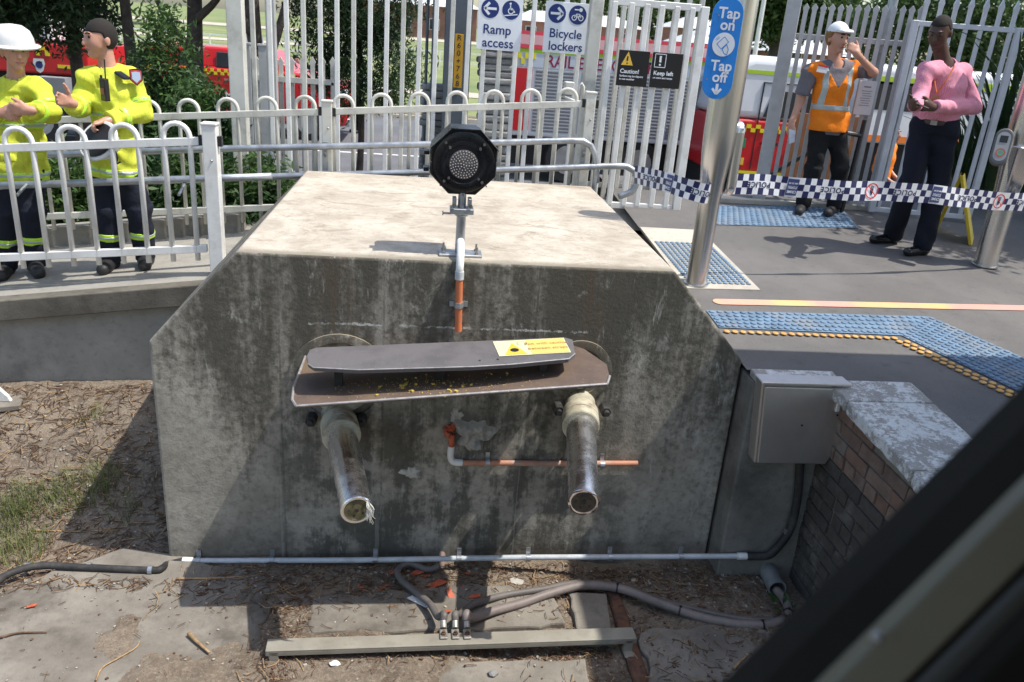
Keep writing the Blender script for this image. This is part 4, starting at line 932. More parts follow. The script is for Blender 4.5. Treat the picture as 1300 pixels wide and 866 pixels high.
bow_fence('nearer white bow top fence in front of the two firefighters', yF, tf, bf, -4.9, px_-.07, .172, .0185, .085, .125, M['fence'], [(px_, PY(265,158,yF).z, ramp_z(px_)-.05, .095)], .056)
yB = 7.05; tb_ = lin(PY(45,153,yB), PY(738,132,yB)); bb_ = lin(PY(60,258,yB), PY(262,253,yB)); bb2 = lambda x: tb_(x)-.79
e1, e2 = PY(416,190,yB).x, PY(743,190,yB).x
bow_fence('farther white bow top fence behind the firefighters and the block', yB, tb_, bb2, -5.6, e2-.05, .157, .0165, .12, .125, M['fence2'], [(e1, PY(413,129,yB).z, -.1, .085), (e2, PY(745,118,yB).z, .1, .085), (e1-2.6, tb_(e1-2.6)+.14, -.6, .085)], .056)
# galvanised handrails
hr_ = thing('handrail', 'upper galvanised pipe handrail in front of the farther bow top fence', 'handrail', (-.5, 6.95, .2))
yH = 6.93; b = MB(); b.tube([PY(-60,201,yH), PY(275,189,yH), PY(560,183,yH), PY(725,178.5,yH)]+[PY(x,y,yH) for x,y in ((740,179),(750,185),(755,196),(757,212),(757,232))], .028, 14); obj('pipe', b, M['galv'], hr_, smooth=True)
for px in (412, 742, 130):
    p = PY(px,190,yH); b = MB(); b.box((p.x,yH+.05,p.z-.06),(.045,.012,.24)); b.cyl((p.x,yH+.05,p.z-.06),(p.x,yH,p.z-.02),.012); obj('bracket', b, M['galv'], hr_, bevel=.003)
h2_ = thing('handrail', 'lower galvanised pipe handrail behind the block with curved end', 'handrail', (.5, 6.95, .2))
yL = 6.92; b = MB(); b.tube(bez([PY(300,225.5,yL), PY(540,218.5,yL), PY(690,214,yL), PY(780,211,yL), PY(800,214,yL), PY(809,226,yL), PY(803,242,yL), PY(785,250,yL)], 6), .028, 14); obj('pipe', b, M['galv'], h2_, smooth=True)
b = MB(); p = PY(757,214,yL); b.cyl(p, p-Vector((0,0,.5)), .022); obj('support', b, M['galv'], h2_)
h3_ = thing('handrail', 'galvanised pipe handrail along the nearer bow top fence', 'handrail', (-2.6, 5.95, .0))
yL = 5.98; b = MB(); b.tube([PY(-60,238,yL), PY(140,231,yL), PY(270,226.5,yL), PY(345,224,yL)], .027, 14); obj('pipe', b, M['galv'], h3_, smooth=True)
for px in (35, 235):
    p = PY(px,233,yL); b = MB(); b.cyl(p, p-Vector((0,.17,.05)), .011); obj('bracket', b, M['galv'], h3_)
# ---------------------------------------------------------------- tall fence
def spear(mb, x, y, z0, z1, w_, dx=(1,0,0), th=.006, tip=.05):
    d = Vector(dx).normalized(); n = Vector((-d.y, d.x, 0)); c = Vector((x,y,0))
    mb.prism([c+d*u+Vector((0,0,z)) for u, z in ((-w_/2,z0),(w_/2,z0),(w_/2,z1-tip),(w_*.72,z1-tip*.6),(0,z1),(-w_*.72,z1-tip*.6),(-w_/2,z1-tip))], n*th)
yT = 8.0; tfz = thing('tall_bar_fence', 'tall white bar fence rising out of the picture behind the block', 'fence', (.3, yT, 0))
x = PY(322,60,yT).x; xe = PY(752,60,yT).x; sp = .1505; k = 0
while x < xe:
    b = MB(); b.box((x,yT,1.52),(.042,.042,2.9)); obj('bar', b, M['fence'] if k % 3 else M['fence2'], tfz, bevel=.004); x += sp; k += 1
for z in (.28, 2.72):
    b = MB(); x0_ = PY(300,60,yT).x; b.box(((x0_+xe)/2,yT+.045,z),(xe-x0_,.04,.05)); obj('rail', b, M['fence'], tfz, bevel=.004)
for px, w_, y_, top, mt in ((301,.135,7.75,2.9,'fence2'),(752,.115,7.72,2.9,'fence2'),(345,.09,8.6,2.9,'gatew')):
    p = PY(px,60,y_); b = MB(); b.box((p.x,y_,top/2-.3),(w_,w_,top+.6)); b.box((p.x,y_,-.1),(w_+.1,w_+.1,.02)); obj('post', b, M[mt], tfz, bevel=.006)
t2 = thing('tall_bar_fence', 'cream bar fence partly hidden behind the fence with black signs', 'fence', (2.2, 8.25, 0)); k = 0
xa, xb = PY(766,100,8.25).x, PY(893,100,8.25).x; x = xa
while x < xb:
    b = MB(); b.box((x,8.25,1.3),(.045,.045,2.4)); obj('bar', b, M['fence2'], t2, bevel=.004); x += .128
for z in (.3, 2.32):
    b = MB(); b.box(((xa+xb)/2,8.29,z),(xb-xa+.1,.035,.05)); obj('rail', b, M['fence2'], t2)
# low spear-top gate behind the tall fence
yS = 9.3; g = thing('spear_gate', 'low spear topped gate seen through the tall bars above the red ute', 'gate', (-1.6, yS, -.3))
for px in (326,341,356,370,383.5,396.5,409.5,422):
    p0 = PY(px,72,yS); b = MB(); spear(b, p0.x, yS, -.35, p0.z, .045, th=.02, tip=.09); obj('paling', b, M['fence2'], g)
b = MB(); a, c = PY(322,98,yS), PY(424,98,yS); b.box(((a.x+c.x)/2,yS-.02,a.z),(c.x-a.x,.03,.055)); b.box((c.x,yS-.02,a.z-.5),(.05,.03,1.0)); obj('gate_rail', b, M['fence2'], g)
for px, tp_, w_ in ((313,56,.075),(334,58,.085)):
    p = PY(px,tp_,yS-.3); b = MB(); b.box((p.x,yS-.3,p.z/2-.4),(w_,w_,p.z+.8)); b.box((p.x,yS-.3,p.z+.006),(w_+.015,w_+.015,.02)); b.cyl((p.x,yS-.3,p.z),(p.x,yS-.3,p.z+.1),.012,r2=.002); obj('gate_post', b, M['gatew'], g, bevel=.005)
# ---------------------------------------------------------------- sliding gate with black signs
yG = 7.55; sgt = thing('sliding_gate', 'bright white bar gate carrying two black warning signs', 'gate', (2.0, yG, plat_z(yG)))
zb0, zt0 = PY(815,262,yG).z, PY(835,6,yG).z
for i, px in enumerate((768,789,808,826,845,864)):
    p = PY(px,120,yG); b = MB(); b.box((p.x,yG,(zb0+zt0)/2),(.05,.05,zt0-zb0)); obj('bar', b, M['fence'], sgt, bevel=.005)
x0_, x1_ = PY(768,120,yG).x, PY(879,120,yG).x
b = MB(); b.box((x1_,yG,(zb0+zt0)/2),(.075,.06,zt0-zb0+.03)); obj('stile', b, M['fence'], sgt, bevel=.005)
for z in (zb0, zt0):
    b = MB(); b.box(((x0_+x1_)/2-.03,yG+.002,z),(x1_-x0_-.02,.046,.06)); obj('rail', b, M['fence'], sgt, bevel=.005)
lb = thing('latch_box', 'small cream latch box on the fence post right of the bow top fence', 'latch', PY(725,115,7.3)); p = PY(722,112,7.3); b = MB(); b.box(p,(.08,.1,.11)); b.prism([p+Vector((-.04,-.05,-.06)),p+Vector((.11,-.05,-.11)),p+Vector((.11,.05,-.11)),p+Vector((-.04,.05,-.06))],(0,0,-.025)); obj('box_body', b, M['fence2'], lb, bevel=.006)
b = MB(); b.tube([p+Vector((.09,-.02,-.1)),p+Vector((.09,-.02,.02)),p+Vector((.11,-.02,.05)),p+Vector((.13,-.02,.02)),p+Vector((.13,-.02,-.1))],.011,8); obj('hasp', b, M['fence2'], lb, smooth=True)
# ---------------------------------------------------------------- signs
def sign(name, label, pix, y, mat, th=.006):
    tl, tr, br, bl = [PY(a, b_, y) for a, b_ in pix]; c = (tl+tr+br+bl)/4; W_ = ((tr.x-tl.x)+(br.x-bl.x))/2; H_ = ((tl.z-bl.z)+(tr.z-br.z))/2
    t = thing(name, label, 'sign', c); b = MB(); b.box((c.x, y+th/2, c.z), (W_, th, H_)); obj('plate', b, mat, t, bevel=.002)
    return t, frame_map(Vector((c.x, y, c.z)), Vector((1,0,0)), Vector((0,0,1)), .002), W_, H_
def dir_sign(label, pix, l1, l2, left, kind):
    t, fm, W_, H_ = sign('direction_sign', label, pix, 7.86, M['white']); r = W_*.2
    fm3 = lambda u, v, l=0: fm(u, v, l+.0018)
    for s, nm in ((-1,'arrow_disc'),(1,'symbol_disc')):
        b = MB(); put_poly(b, circ(s*W_*.235, H_*.27, r), fm); d = obj(nm, b, M['navy'], t, fix=False); u0, v0 = s*W_*.235, H_*.27; b = MB()
        if s < 0:
            k = -1 if left else 1
            put_line(b, [(u0-k*r*.72,v0),(u0+k*r*.6,v0)], r*.26, fm3); put_line(b, [(u0+k*r*.08,v0+r*.62),(u0+k*r*.66,v0),(u0+k*r*.08,v0-r*.62)], r*.28, fm3)
        elif kind == 'chair':
            put_poly(b, circ(u0-r*.1,v0+r*.66,r*.12), fm3); put_line(b, [(u0-r*.1,v0+r*.5),(u0-r*.08,v0+r*.05),(u0+r*.25,v0+r*.05),(u0+r*.42,v0-r*.25)], r*.12, fm3); put_ring(b, u0-r*.02,v0-r*.1,r*.34,r*.1,fm3); put_line(b, [(u0-r*.75,v0-r*.62),(u0+r*.75,v0-r*.42)], r*.1, fm3)
        else:
            for k in (-1,1): put_ring(b, u0+k*r*.38, v0-r*.3, r*.3, r*.09, fm3)
            put_line(b, [(u0-r*.38,v0-r*.3),(u0-r*.15,v0+r*.1),(u0+r*.25,v0+r*.1),(u0+r*.38,v0-r*.3)], r*.08, fm3); put_line(b, [(u0-r*.15,v0+r*.1),(u0+r*.02,v0-r*.3),(u0+r*.25,v0+r*.1)], r*.08, fm3); put_line(b, [(u0-r*.4,v0+r*.55),(u0+r*.2,v0+r*.55)], r*.12, fm3); put_poly(b, circ(u0+r*.3,v0+r*.55,r*.2), fm3)
        obj('pictogram', b, M['white'], d, fix=False)
    b = MB(); put_text(b, l1, fm, -W_*.38, -H_*.12, H_*.25, .0016, 'LEFT'); put_text(b, l2, fm, -W_*.38, -H_*.37, H_*.25, .0016, 'LEFT'); obj('lettering', b, M['navy'], t, fix=False)
dir_sign('white sign with navy lettering reading Ramp access', [(609,-6),(665,-2),(660,66),(604,62)], 'Ramp', 'access', True, 'chair')
dir_sign('white sign with navy lettering reading Bicycle lockers', [(693,1),(749,5),(744,70),(689,66)], 'Bicycle', 'lockers', False, 'bike')
M['signblack'] = flat('sign_black', (.012,.011,.012), .4)
t, fm, W_, H_ = sign('warning_sign', 'black sign with yellow triangle reading Caution', [(787,63),(826,65.5),(820,111),(781,108)], 7.50, M['signblack'])
b = MB(); put_poly(b, [(-W_*.40,H_*.08),(-W_*.02,H_*.08),(-W_*.2,H_*.46)], fm); tr_ = obj('warning_triangle', b, M['yel'], t, fix=False)
b = MB(); f3 = lambda u,v,l=0: fm(u,v,l+.0018); put_line(b, [(-W_*.21,H_*.33),(-W_*.21,H_*.2)], W_*.05, f3); put_poly(b, circ(-W_*.21,H_*.135,W_*.025,10), f3); obj('exclamation_mark', b, M['ink'], tr_, fix=False)
b = MB(); put_text(b,'Caution!',fm,-W_*.41,-H_*.09,H_*.165,.001,'LEFT'); put_text(b,'Surface may be slippery',fm,-W_*.41,-H_*.22,H_*.075,.0005,'LEFT'); put_text(b,'in wet weather',fm,-W_*.41,-H_*.31,H_*.075,.0005,'LEFT'); obj('lettering', b, M['white'], t, fix=False)
t, fm, W_, H_ = sign('warning_sign', 'black sign with white exclamation mark reading Keep left', [(829,66),(868,68.5),(862,113),(824,111)], 7.50, M['signblack'])
b = MB(); f3 = lambda u,v,l=0: fm(u,v,l+.0006)
put_line(b, [(-W_*.41,H_*.08),(-W_*.06,H_*.08),(-W_*.06,H_*.45),(-W_*.41,H_*.45),(-W_*.41,H_*.08)], W_*.02, fm); put_line(b, [(-W_*.235,H_*.4),(-W_*.235,H_*.22)], W_*.07, f3); put_poly(b, circ(-W_*.235,H_*.15,W_*.035,12), f3)
put_text(b,'Keep left',fm,-W_*.41,-H_*.09,H_*.165,.001,'LEFT'); put_text(b,'on stairs and ramps',fm,-W_*.41,-H_*.22,H_*.075,.0005,'LEFT'); obj('lettering', b, M['white'], t, fix=False)
# ---------------------------------------------------------------- steel stanchion with kilometre plate, slab stacks
M['steelblue'] = pm('blue_grey_steel', (.10,.12,.145), .5, .3, .1, 3, .05, 30, .002, (.07,.08,.09), 4, .5)
yS2 = 8.75; a, c = PY(556,80,yS2), PY(597,80,yS2); st = thing('steel_mast', 'blue grey steel mast carrying a yellow kilometre plate', 'mast', ((a.x+c.x)/2, yS2, -.4))
xm = (a.x+c.x)/2; wM = c.x-a.x
b = MB(); b.box((xm+.03,yS2,1.6),(wM-.06,.03,4.4)); b.box((xm+.03,yS2+.3,1.6),(wM-.06,.03,4.4)); obj('flange', b, M['steelblue'], st, bevel=.004)
b = MB(); b.box((xm+.03,yS2+.15,1.6),(.03,.27,4.4)); obj('web', b, M['steelblue'], st)
b = MB(); b.cyl((a.x-.05,yS2+.1,-.4),(a.x-.05,yS2+.1,3.8),.022); b.cyl((a.x-.12,yS2+.16,-.4),(a.x-.12,yS2+.16,3.8),.016); obj('conduit', b, M['steelblue'], st, smooth=40)
kp, fm, W_, H_ = sign('kilometre_plate', 'narrow yellow plate reading R 60+768 on the mast', [(578,43),(588.5,43.5),(586,112),(575,111)], yS2-.03, flat('plate_ochre', (.50,.27,.015)))
b = MB()
for i, ch in enumerate('R60+768'): put_text(b, ch, fm, 0, H_*(.43-i*.143), H_*.145, .001)
obj('lettering', b, M['ink'], kp, fix=False)
M['slabs'] = rnd_mat('grey_stacked_slab', [(.33,.34,.35),(.40,.40,.40),(.28,.285,.29),(.44,.44,.43)], .85, 14, .5, .01)
def slab_stack(label, px0, px1, ptop, y, rows_h=.078, seed=1):
    a, c = PY(px0,150,y), PY(px1,150,y); zt_ = PY((px0+px1)/2, ptop, y).z; t = thing('slab_stack', label, 'stack', ((a.x+c.x)/2, y, -.6)); R = random.Random(seed); z = -.6
    while z < zt_:
        h = rows_h*R.uniform(.85,1.15); w_ = (c.x-a.x)*R.uniform(.9,1.02); b = MB(); b.box(((a.x+c.x)/2+R.uniform(-.02,.02), y+R.uniform(-.015,.015), z+h/2), (w_, .3, h-.004)); obj('slab', b, M['slabs'], t, bevel=.018, seg=2); z += h
slab_stack('tall stack of grey slabs right of the steel mast', 604, 648, -10, 8.9, .075, 2)
slab_stack('shorter stack of grey slabs left of the steel mast', 533, 567, 112, 9.05, .075, 3)
# ---------------------------------------------------------------- palisade fence and open gate on the right
A_, B2 = Vector((3.50,8.16,0)), Vector((4.60,7.80,0)); dg = (B2-A_).normalized()
pf = thing('palisade_fence', 'grey palisade fence behind the man in the orange vest', 'fence', (4.0,8.0,plat_z(8)))
n = 14
for i in range(n):
    p = A_+dg*(.12+(1.16-.12)*i/(n-1)); b = MB(); spear(b, p.x, p.y, plat_z(p.y)+.05, PY(1005+i*10.5, 5+.2*i, p.y).z+.02, .042, (dg.x,dg.y,0), .012, .07); obj('paling', b, M['gatew'], pf, bevel=.002)
for z in (.18, 1.62):
    b = MB(); c = (A_+B2)/2+Vector((-dg.y,dg.x,0))*.03; b.box((c.x,c.y,plat_z(8)+z),((B2-A_).length,.03,.05), Matrix.Rotation(math.atan2(dg.y,dg.x),3,'Z')); obj('rail', b, M['gatew'], pf, bevel=.003)
b = MB(); b.box((A_.x,A_.y,1.35),(.13,.09,2.5), Matrix.Rotation(math.atan2(dg.y,dg.x),3,'Z')); obj('post', b, M['gatew'], pf, bevel=.006)
b = MB(); p = PY(1112,100,7.98); b.cyl((p.x,p.y,.2),(p.x,p.y,2.8),.045,n=16); obj('post', b, M['galv'], pf, smooth=40)
lf = thing('gate_leaf', 'open spear topped gate leaf behind the man in the pink shirt', 'gate', (5.0,7.7,plat_z(7.7)))
A2, B3 = PG(1105,271), PG(1226,283); A2.z = B3.z = 0; d2 = (B3-A2).normalized(); d2m = Matrix.Rotation(math.atan2(d2.y,d2.x),3,'Z'); Lg = (B3-A2).length; zb2 = plat_z(7.7)+.05; zt2 = zb2+1.78
M['gateb'] = pm('gate_pale_paint', (.55,.57,.60), .4, 0, .06, 3, .1, 40, .002, (.36,.37,.38), 5, .4)
for i in range(7):
    p = A2+d2*(.07+(Lg-.14)*i/6); b = MB(); spear(b, p.x, p.y, zb2, zt2+.26, .034, (d2.x,d2.y,0), .034, .12); obj('paling', b, M['gateb'], lf, bevel=.002)
for z in (zb2, zt2):
    c = (A2+B3)/2+Vector((-d2.y,d2.x,0))*.02; b = MB(); b.box((c.x,c.y,z),(Lg,.045,.045),d2m); obj('rail', b, M['gateb'], lf, bevel=.003)
for p in (A2, B3):
    b = MB(); b.box((p.x,p.y,(zb2+zt2)/2),(.06,.05,zt2-zb2+.05),d2m); obj('stile', b, M['gateb'], lf, bevel=.004)
# notice on the palisade
yN = 7.86; t, fm, W_, H_ = sign('paper_notice', 'white paper notice cable tied to the palisade fence', [(1090,102),(1114,103),(1105,148),(1085,144)], yN, pm('paper', (.62,.6,.6), .7, 0, .04, 5))
b = MB(); put_line(b, [(-W_*.2,H_*.32),(W_*.2,H_*.32)], H_*.035, fm)
for i in range(7): put_line(b, [(-W_*(.3-.05*(i%3)),H_*(.2-.07*i)),(W_*(.32-.06*(i%2)),H_*(.2-.07*i))], H_*.016, fm)
obj('printed_lines', b, pm('grey_ink', (.16,.15,.17), .7), t, fix=False)
# threshold strip, black stair rail
a, c = PG(893,256), PG(1110,268); b = MB(); d_ = (c-a); d_.z = 0; L_ = d_.length; d_ = d_.normalized(); md = (a+c)/2
b.box((md.x,md.y+.05,plat_z(md.y)+.02),(L_,.09,.05),Matrix.Rotation(math.atan2(d_.y,d_.x),3,'Z')); ST(obj('threshold', b, M['apron'], bevel=.006))
sr = thing('stair_rail', 'black stair handrail behind the man in the orange vest', 'handrail', PG(1065,262))
p0 = PG(1068,270); b = MB(); b.tube([(p0.x,p0.y,plat_z(p0.y)), (p0.x+.03,p0.y,plat_z(p0.y)+.92)], .022, 8); obj('post', b, M['black'], sr)
b = MB(); b.tube([PY(1092,172,p0.y), PY(1072,168,p0.y), PY(960,232,p0.y+1.3), PY(930,250,p0.y+1.6)], .024, 8); obj('rail', b, M['black'], sr)
# yellow folding sign seen edge-on behind the man's legs
af = thing('folding_sign', 'yellow folding floor sign standing behind the man in the pink shirt', 'floor sign', PG(1212,300)); M['aframe'] = pm('yellow_plastic', (.62,.46,.03), .45, 0, .08, 6)
top_ = PG(1232,313); apex = PY(1223,223,top_.y+.05); l1, l2 = PG(1234,312), PG(1188,296)
for q, nm in ((l1,'front_panel'),(l2,'rear_panel')):
    b = MB(); d_ = Vector((.12,.16,0)); b.prism([apex, apex+d_*1.2, q+d_*1.8, q], (-.028,.012,0)); obj(nm, b, M['aframe'], af, bevel=.004)
# ---------------------------------------------------------------- trees and shrubs
def leaf_cloud(pts, size, R, aspect=.45, up_bias=0., droop=0.):
    """one small quad per point, random orientation"""
    n = len(pts); d = R.normal(size=(n,3)); d[:,2] = d[:,2]*(1-up_bias)+up_bias-droop; d /= np.linalg.norm(d, axis=1)[:,None]
    e = R.normal(size=(n,3)); e -= (e*d).sum(1)[:,None]*d; e /= np.linalg.norm(e, axis=1)[:,None]
    s = size*R.uniform(.6,1.4,(n,1)); a = d*s; b_ = e*s*aspect
    V = np.stack([pts-a, pts+b_, pts+a, pts-b_], 1).reshape(-1,3); return V, np.arange(4*n).reshape(n,4)
def crown_pts(blobs, nclump, nleaf, R, cs=.25, shell=.55):
    out = []
    vol = np.array([b_[3]*b_[4]*b_[5] for b_ in blobs])**.7; vol /= vol.sum()
    for b_, f in zip(blobs, vol):
        k = max(1, int(nclump*f)); u = R.normal(size=(k,3)); u /= np.linalg.norm(u,axis=1)[:,None]; rr = (shell+(1-shell)*R.random((k,1)))
        c = np.array(b_[:3])+u*rr*np.array(b_[3:6])
        l = R.normal(size=(k,nleaf,3))*cs*np.array([1,1,.6]); out.append((c[:,None]+l).reshape(-1,3))
    return np.concatenate(out)
def tree(name, label, base, trunk, tr, limbs, blobs, nclump, nleaf, lsize, mat, seed, cat='tree', cs=.25, aspect=.45, up=0., droop=0., group=None, shell=.55):
    R = np.random.default_rng(seed); rr = random.Random(seed); t = thing(name, label, cat, base, group); base = Vector(base); b = MB()
    path = [base+Vector(p) for p in trunk]; P = bez(path, 5); b.tube(P, lambda f: tr*(1.25-.25*min(1,f*6))*(1-.6*f), 10)
    for p in limbs:
        b.tube(bez([base+Vector(q) for q in p], 5), tr*.42, 7, r1=tr*.1)
    obj('trunk', b, M['bark'], t, smooth=True)
    pts = crown_pts([tuple(np.array(base)+np.array(q[:3]))+tuple(q[3:]) for q in blobs], nclump, nleaf, R, cs, shell)
    V, F_ = leaf_cloud(pts, lsize, R, aspect, up, droop); obj('crown', np_mesh('crown', V, F_), mat, t)
    return t
gp = lambda px, y, z=ZR: Vector((PY(px, 100, y).x, y, z))
tree('conifer_tree', 'dark drooping conifer at the upper left above the firefighters', gp(95,13.5), [(0,0,0),(.05,0,1.5),(0,.1,3),(.1,.1,5.5)], .12, [[(0,0,2.4),(-.8,-.2,3),(-1.5,-.3,2.9)],[(0,0,2.6),(.9,-.2,3.1),(1.5,-.3,3)]],
     [(-1.1,-.4,3.2,1.2,.9,1.0),(.1,-.3,3.3,1.1,.9,.9),(-.6,0,4.4,1.6,1.2,1.2),(-.5,-.2,2.35,.8,.6,.5),(.25,-.2,2.45,.5,.5,.5),(-1.1,-.3,2.5,.8,.6,.55)], 820, 45, .055, M['needle'], 11, cs=.17, aspect=.3, droop=.5)
tree('conifer_tree', 'slim straight trunk beside the second firefighter', gp(167,13.0), [(0,0,0),(.03,0,1.5),(-.03,.1,3),(.0,.1,5.5)], .115, [[(0,0,3.4),(.5,-.2,3.7),(.9,-.3,3.5)]], [(.2,-.2,3.9,1.3,.8,.55),(0,0,4.9,1.5,1,.8)], 260, 45, .055, M['needle'], 12, cs=.17, aspect=.3, droop=.5)
tree('conifer_tree', 'leaning dark trunk among the green shrubs', gp(252,12.6), [(0,0,0),(-.05,0,1.5),(.0,.1,3),(.1,.1,5.5)], .16, [[(0,0,2.0),(-.4,-.1,2.6),(-.6,-.3,3.4)],[(0,0,2.5),(.4,-.1,2.9),(.6,-.3,3.6)]], [(-.3,-.2,4.1,1.4,.8,.7),(.6,0,4.3,1,1,.8)], 260, 45, .055, M['needle'], 13, cs=.17, aspect=.3, droop=.5)
tree('conifer_tree', 'big dark forked tree behind the tall white bars', gp(322,12.2), [(0,0,0),(.0,0,1.2),(-.06,.1,3),(-.1,.1,5.5)], .24, [[(0,0,1.7),(.35,-.05,2.4),(.7,0,3.6)],[(0,0,2.4),(-.3,0,3),(-.7,-.1,3.9)]], [(.0,0,4.4,1.5,1,.8)], 160, 45, .055, M['needle'], 14, cs=.17, aspect=.3, droop=.5)
tree('drooping_tree', 'tree with drooping dark foliage seen through the tall bars', gp(455,13.2), [(0,0,0),(.05,0,1.2),(.0,.1,3),(.1,.1,5)], .06, [[(0,0,2.4),(.4,-.1,2.9),(.8,-.2,2.6)],[(0,0,2.4),(-.4,-.1,2.9),(-.8,-.2,2.5)]],
     [(-.45,-.1,2.6,.55,.5,.75),(.2,-.1,2.9,.65,.5,.6),(.5,-.2,2.1,.42,.4,.7),(-.2,-.1,1.75,.55,.4,.45),(0,0,3.7,1.2,.8,.7)], 520, 60, .045, M['needle'], 15, cs=.13, aspect=.24, droop=.8)
def shrub(label, px, y, z, rx, ry, h, n, seed, mat='shrub', ls=.045):
    base = Vector((PY(px,150,y).x, y, z)); return tree('shrub', label, base, [(0,0,0),(.02,0,h*.4),(0,0,h*.8)], .03, [[(0,0,.1),(rx*.5,0,h*.4),(rx*.7,0,h*.7)],[(0,0,.1),(-rx*.5,0,h*.4),(-rx*.6,0,h*.7)]],
         [(0,0,h*.45,rx,ry,h*.45),(rx*.4,0,h*.35,rx*.7,ry,h*.35),(-rx*.4,0,h*.3,rx*.7,ry,h*.3),(0,0,h*.75,rx*.5,ry*.7,h*.25)], n, 40, ls, M[mat], seed, 'shrub', .11, .28, .35, group='shrubs behind the fences')
shrub('tall feathery green shrub against the red ute', 213, 10.2, -.55, .50, .4, 2.35, 300, 21)
shrub('bright green bushy shrub left of the tall bars', 262, 9.2, -.5, .50, .35, 1.55, 260, 22)
shrub('low shrub behind the far fence between the two firefighters', 75, 8.0, -.55, .55, .3, .95, 190, 23)
shrub('low shrub behind the far fence at the second firefighter', 150, 8.1, -.5, .5, .3, .95, 170, 24)
shrub('low shrub behind the fence post left of the block', 225, 7.9, -.4, .5, .3, .85, 190, 25)
shrub('low shrub tucked beside the block rear corner', 315, 7.8, -.3, .45, .28, .8, 160, 26)
shrub('low shrub at the left picture edge behind the far fence', 5, 8.0, -.6, .6, .3, 1.0, 160, 27)
tree('park_tree', 'large spreading green tree above the brick houses', Vector((PY(985,40,48).x,48,far_z(48))), [(0,0,0),(.2,0,2),(0,.1,4),(.1,.1,7)], .5, [[(0,0,2.5),(-2,0,4),(-3.5,0,5)],[(0,0,2.5),(2,0,4),(3.5,0,5)]],
     [(-2.2,0,4.9,2.4,2,1.6),(1.6,0,5.0,2.6,2,1.8),(-.3,0,6.3,3.2,2.5,1.8),(3.4,0,4.4,2,1.5,1.3),(-.2,0,3.6,1.6,1.3,.9)], 420, 45, .16, M['fartree'], 31, cs=.5)
tree('park_tree', 'leafy light green tree behind the palisade gate', Vector((PY(1195,40,30).x,30,far_z(30))), [(0,0,0),(.2,0,1.5),(0,.1,3),(.1,.1,5)], .3, [[(0,0,2.0),(-1.5,0,3),(-2.5,0,3.6)]],
     [(-1.8,0,3.6,1.8,1.5,1.2),(.6,0,3.5,2,1.5,1.3),(2.8,0,3.4,2,1.5,1.6),(0,0,4.8,2.8,2,1.5)], 360, 45, .11, M['fartree'], 32, cs=.35)
tree('park_tree', 'dark park tree at the far left above the footpath', Vector((PY(120,10,75).x,75,far_z(75))), [(0,0,0),(.2,0,2),(0,.1,4)], .4, [], [(-3,0,5.5,4,3,2.6),(3,0,5,4,3,2.4)], 260, 40, .25, M['fartree'], 33, cs=.7)
tree('park_tree', 'dark tree line seen at the top between the signs', Vector((PY(800,10,105).x,105,far_z(105))), [(0,0,0),(.2,0,2),(0,.1,4)], .4, [], [(-7,0,5,6,3,3.6),(3,0,5,6,3,3.4),(12,0,5,6,3,3.6)], 330, 40, .3, M['fartree'], 34, cs=.9)
# strap-leaved plants behind the right-hand gate
def strap_plant(label, px, y, n, L, seed):
    R = random.Random(seed); base = Vector((PY(px,230,y).x, y, plat_z(8.6)-.05)); t = thing('strap_leaf_plant', label, 'plant', base, 'dark strap leaved plants by the gate'); b = MB()
    for i in range(n):
        a = R.uniform(0,6.283); l = L*R.uniform(.55,1.1); o = R.uniform(.15,.75); w_ = R.uniform(.02,.04); d = Vector((math.cos(a),math.sin(a),0)); sdv = Vector((-d.y,d.x,0)); V = []
        for k in range(7):
            f = k/6; p = base+Vector((R.uniform(-.01,.01),0,0))+d*(o*l*f*f+.05)+Vector((0,0,l*(f-.38*o*f**3))); ww = w_*(1-f)**.6+.002; V += [p-sdv*ww, p+sdv*ww+Vector((0,0,.004))]
        b.add(V, [(2*k,2*k+1,2*k+3,2*k+2) for k in range(6)])
    obj('leaves', b, M['palm'], t, fix=False); b = MB(); b.cyl(base-Vector((0,0,.3)), base+Vector((0,0,.15)), .09, n=10); obj('stem', b, M['bark'], t)
strap_plant('tall dark strap leaved plant between gate and card reader pole', 1258, 8.3, 90, 2.1, 1)
strap_plant('tall dark strap leaved plant at the right edge', 1330, 8.0, 90, 2.3, 2)
strap_plant('dark strap leaved plant low behind the open gate', 1222, 8.5, 70, 1.3, 3)
strap_plant('dark strap leaved plant behind the card reader pole foot', 1300, 8.9, 80, 2.6, 4)
tree('platform_tree', 'broad dark evergreen shading the platform beyond the right edge', Vector((8.6,6.6,0)), [(0,0,-.2),(.05,0,1.5),(-.2,.1,3),(-.3,.1,4.6)], .16, [[(0,0,2.2),(-.8,.1,3),(-1.6,.3,3.7)],[(0,0,2.4),(.8,.1,3),(1.5,.3,3.6)]],
     [(-1.6,.6,3.9,1.2,1.4,.8),(-.2,1.4,4.2,1.5,1.4,.9),(.6,-.2,4.4,1.6,1.5,.9)], 420, 50, .07, M['palm'], 41, cs=.22, shell=.3)
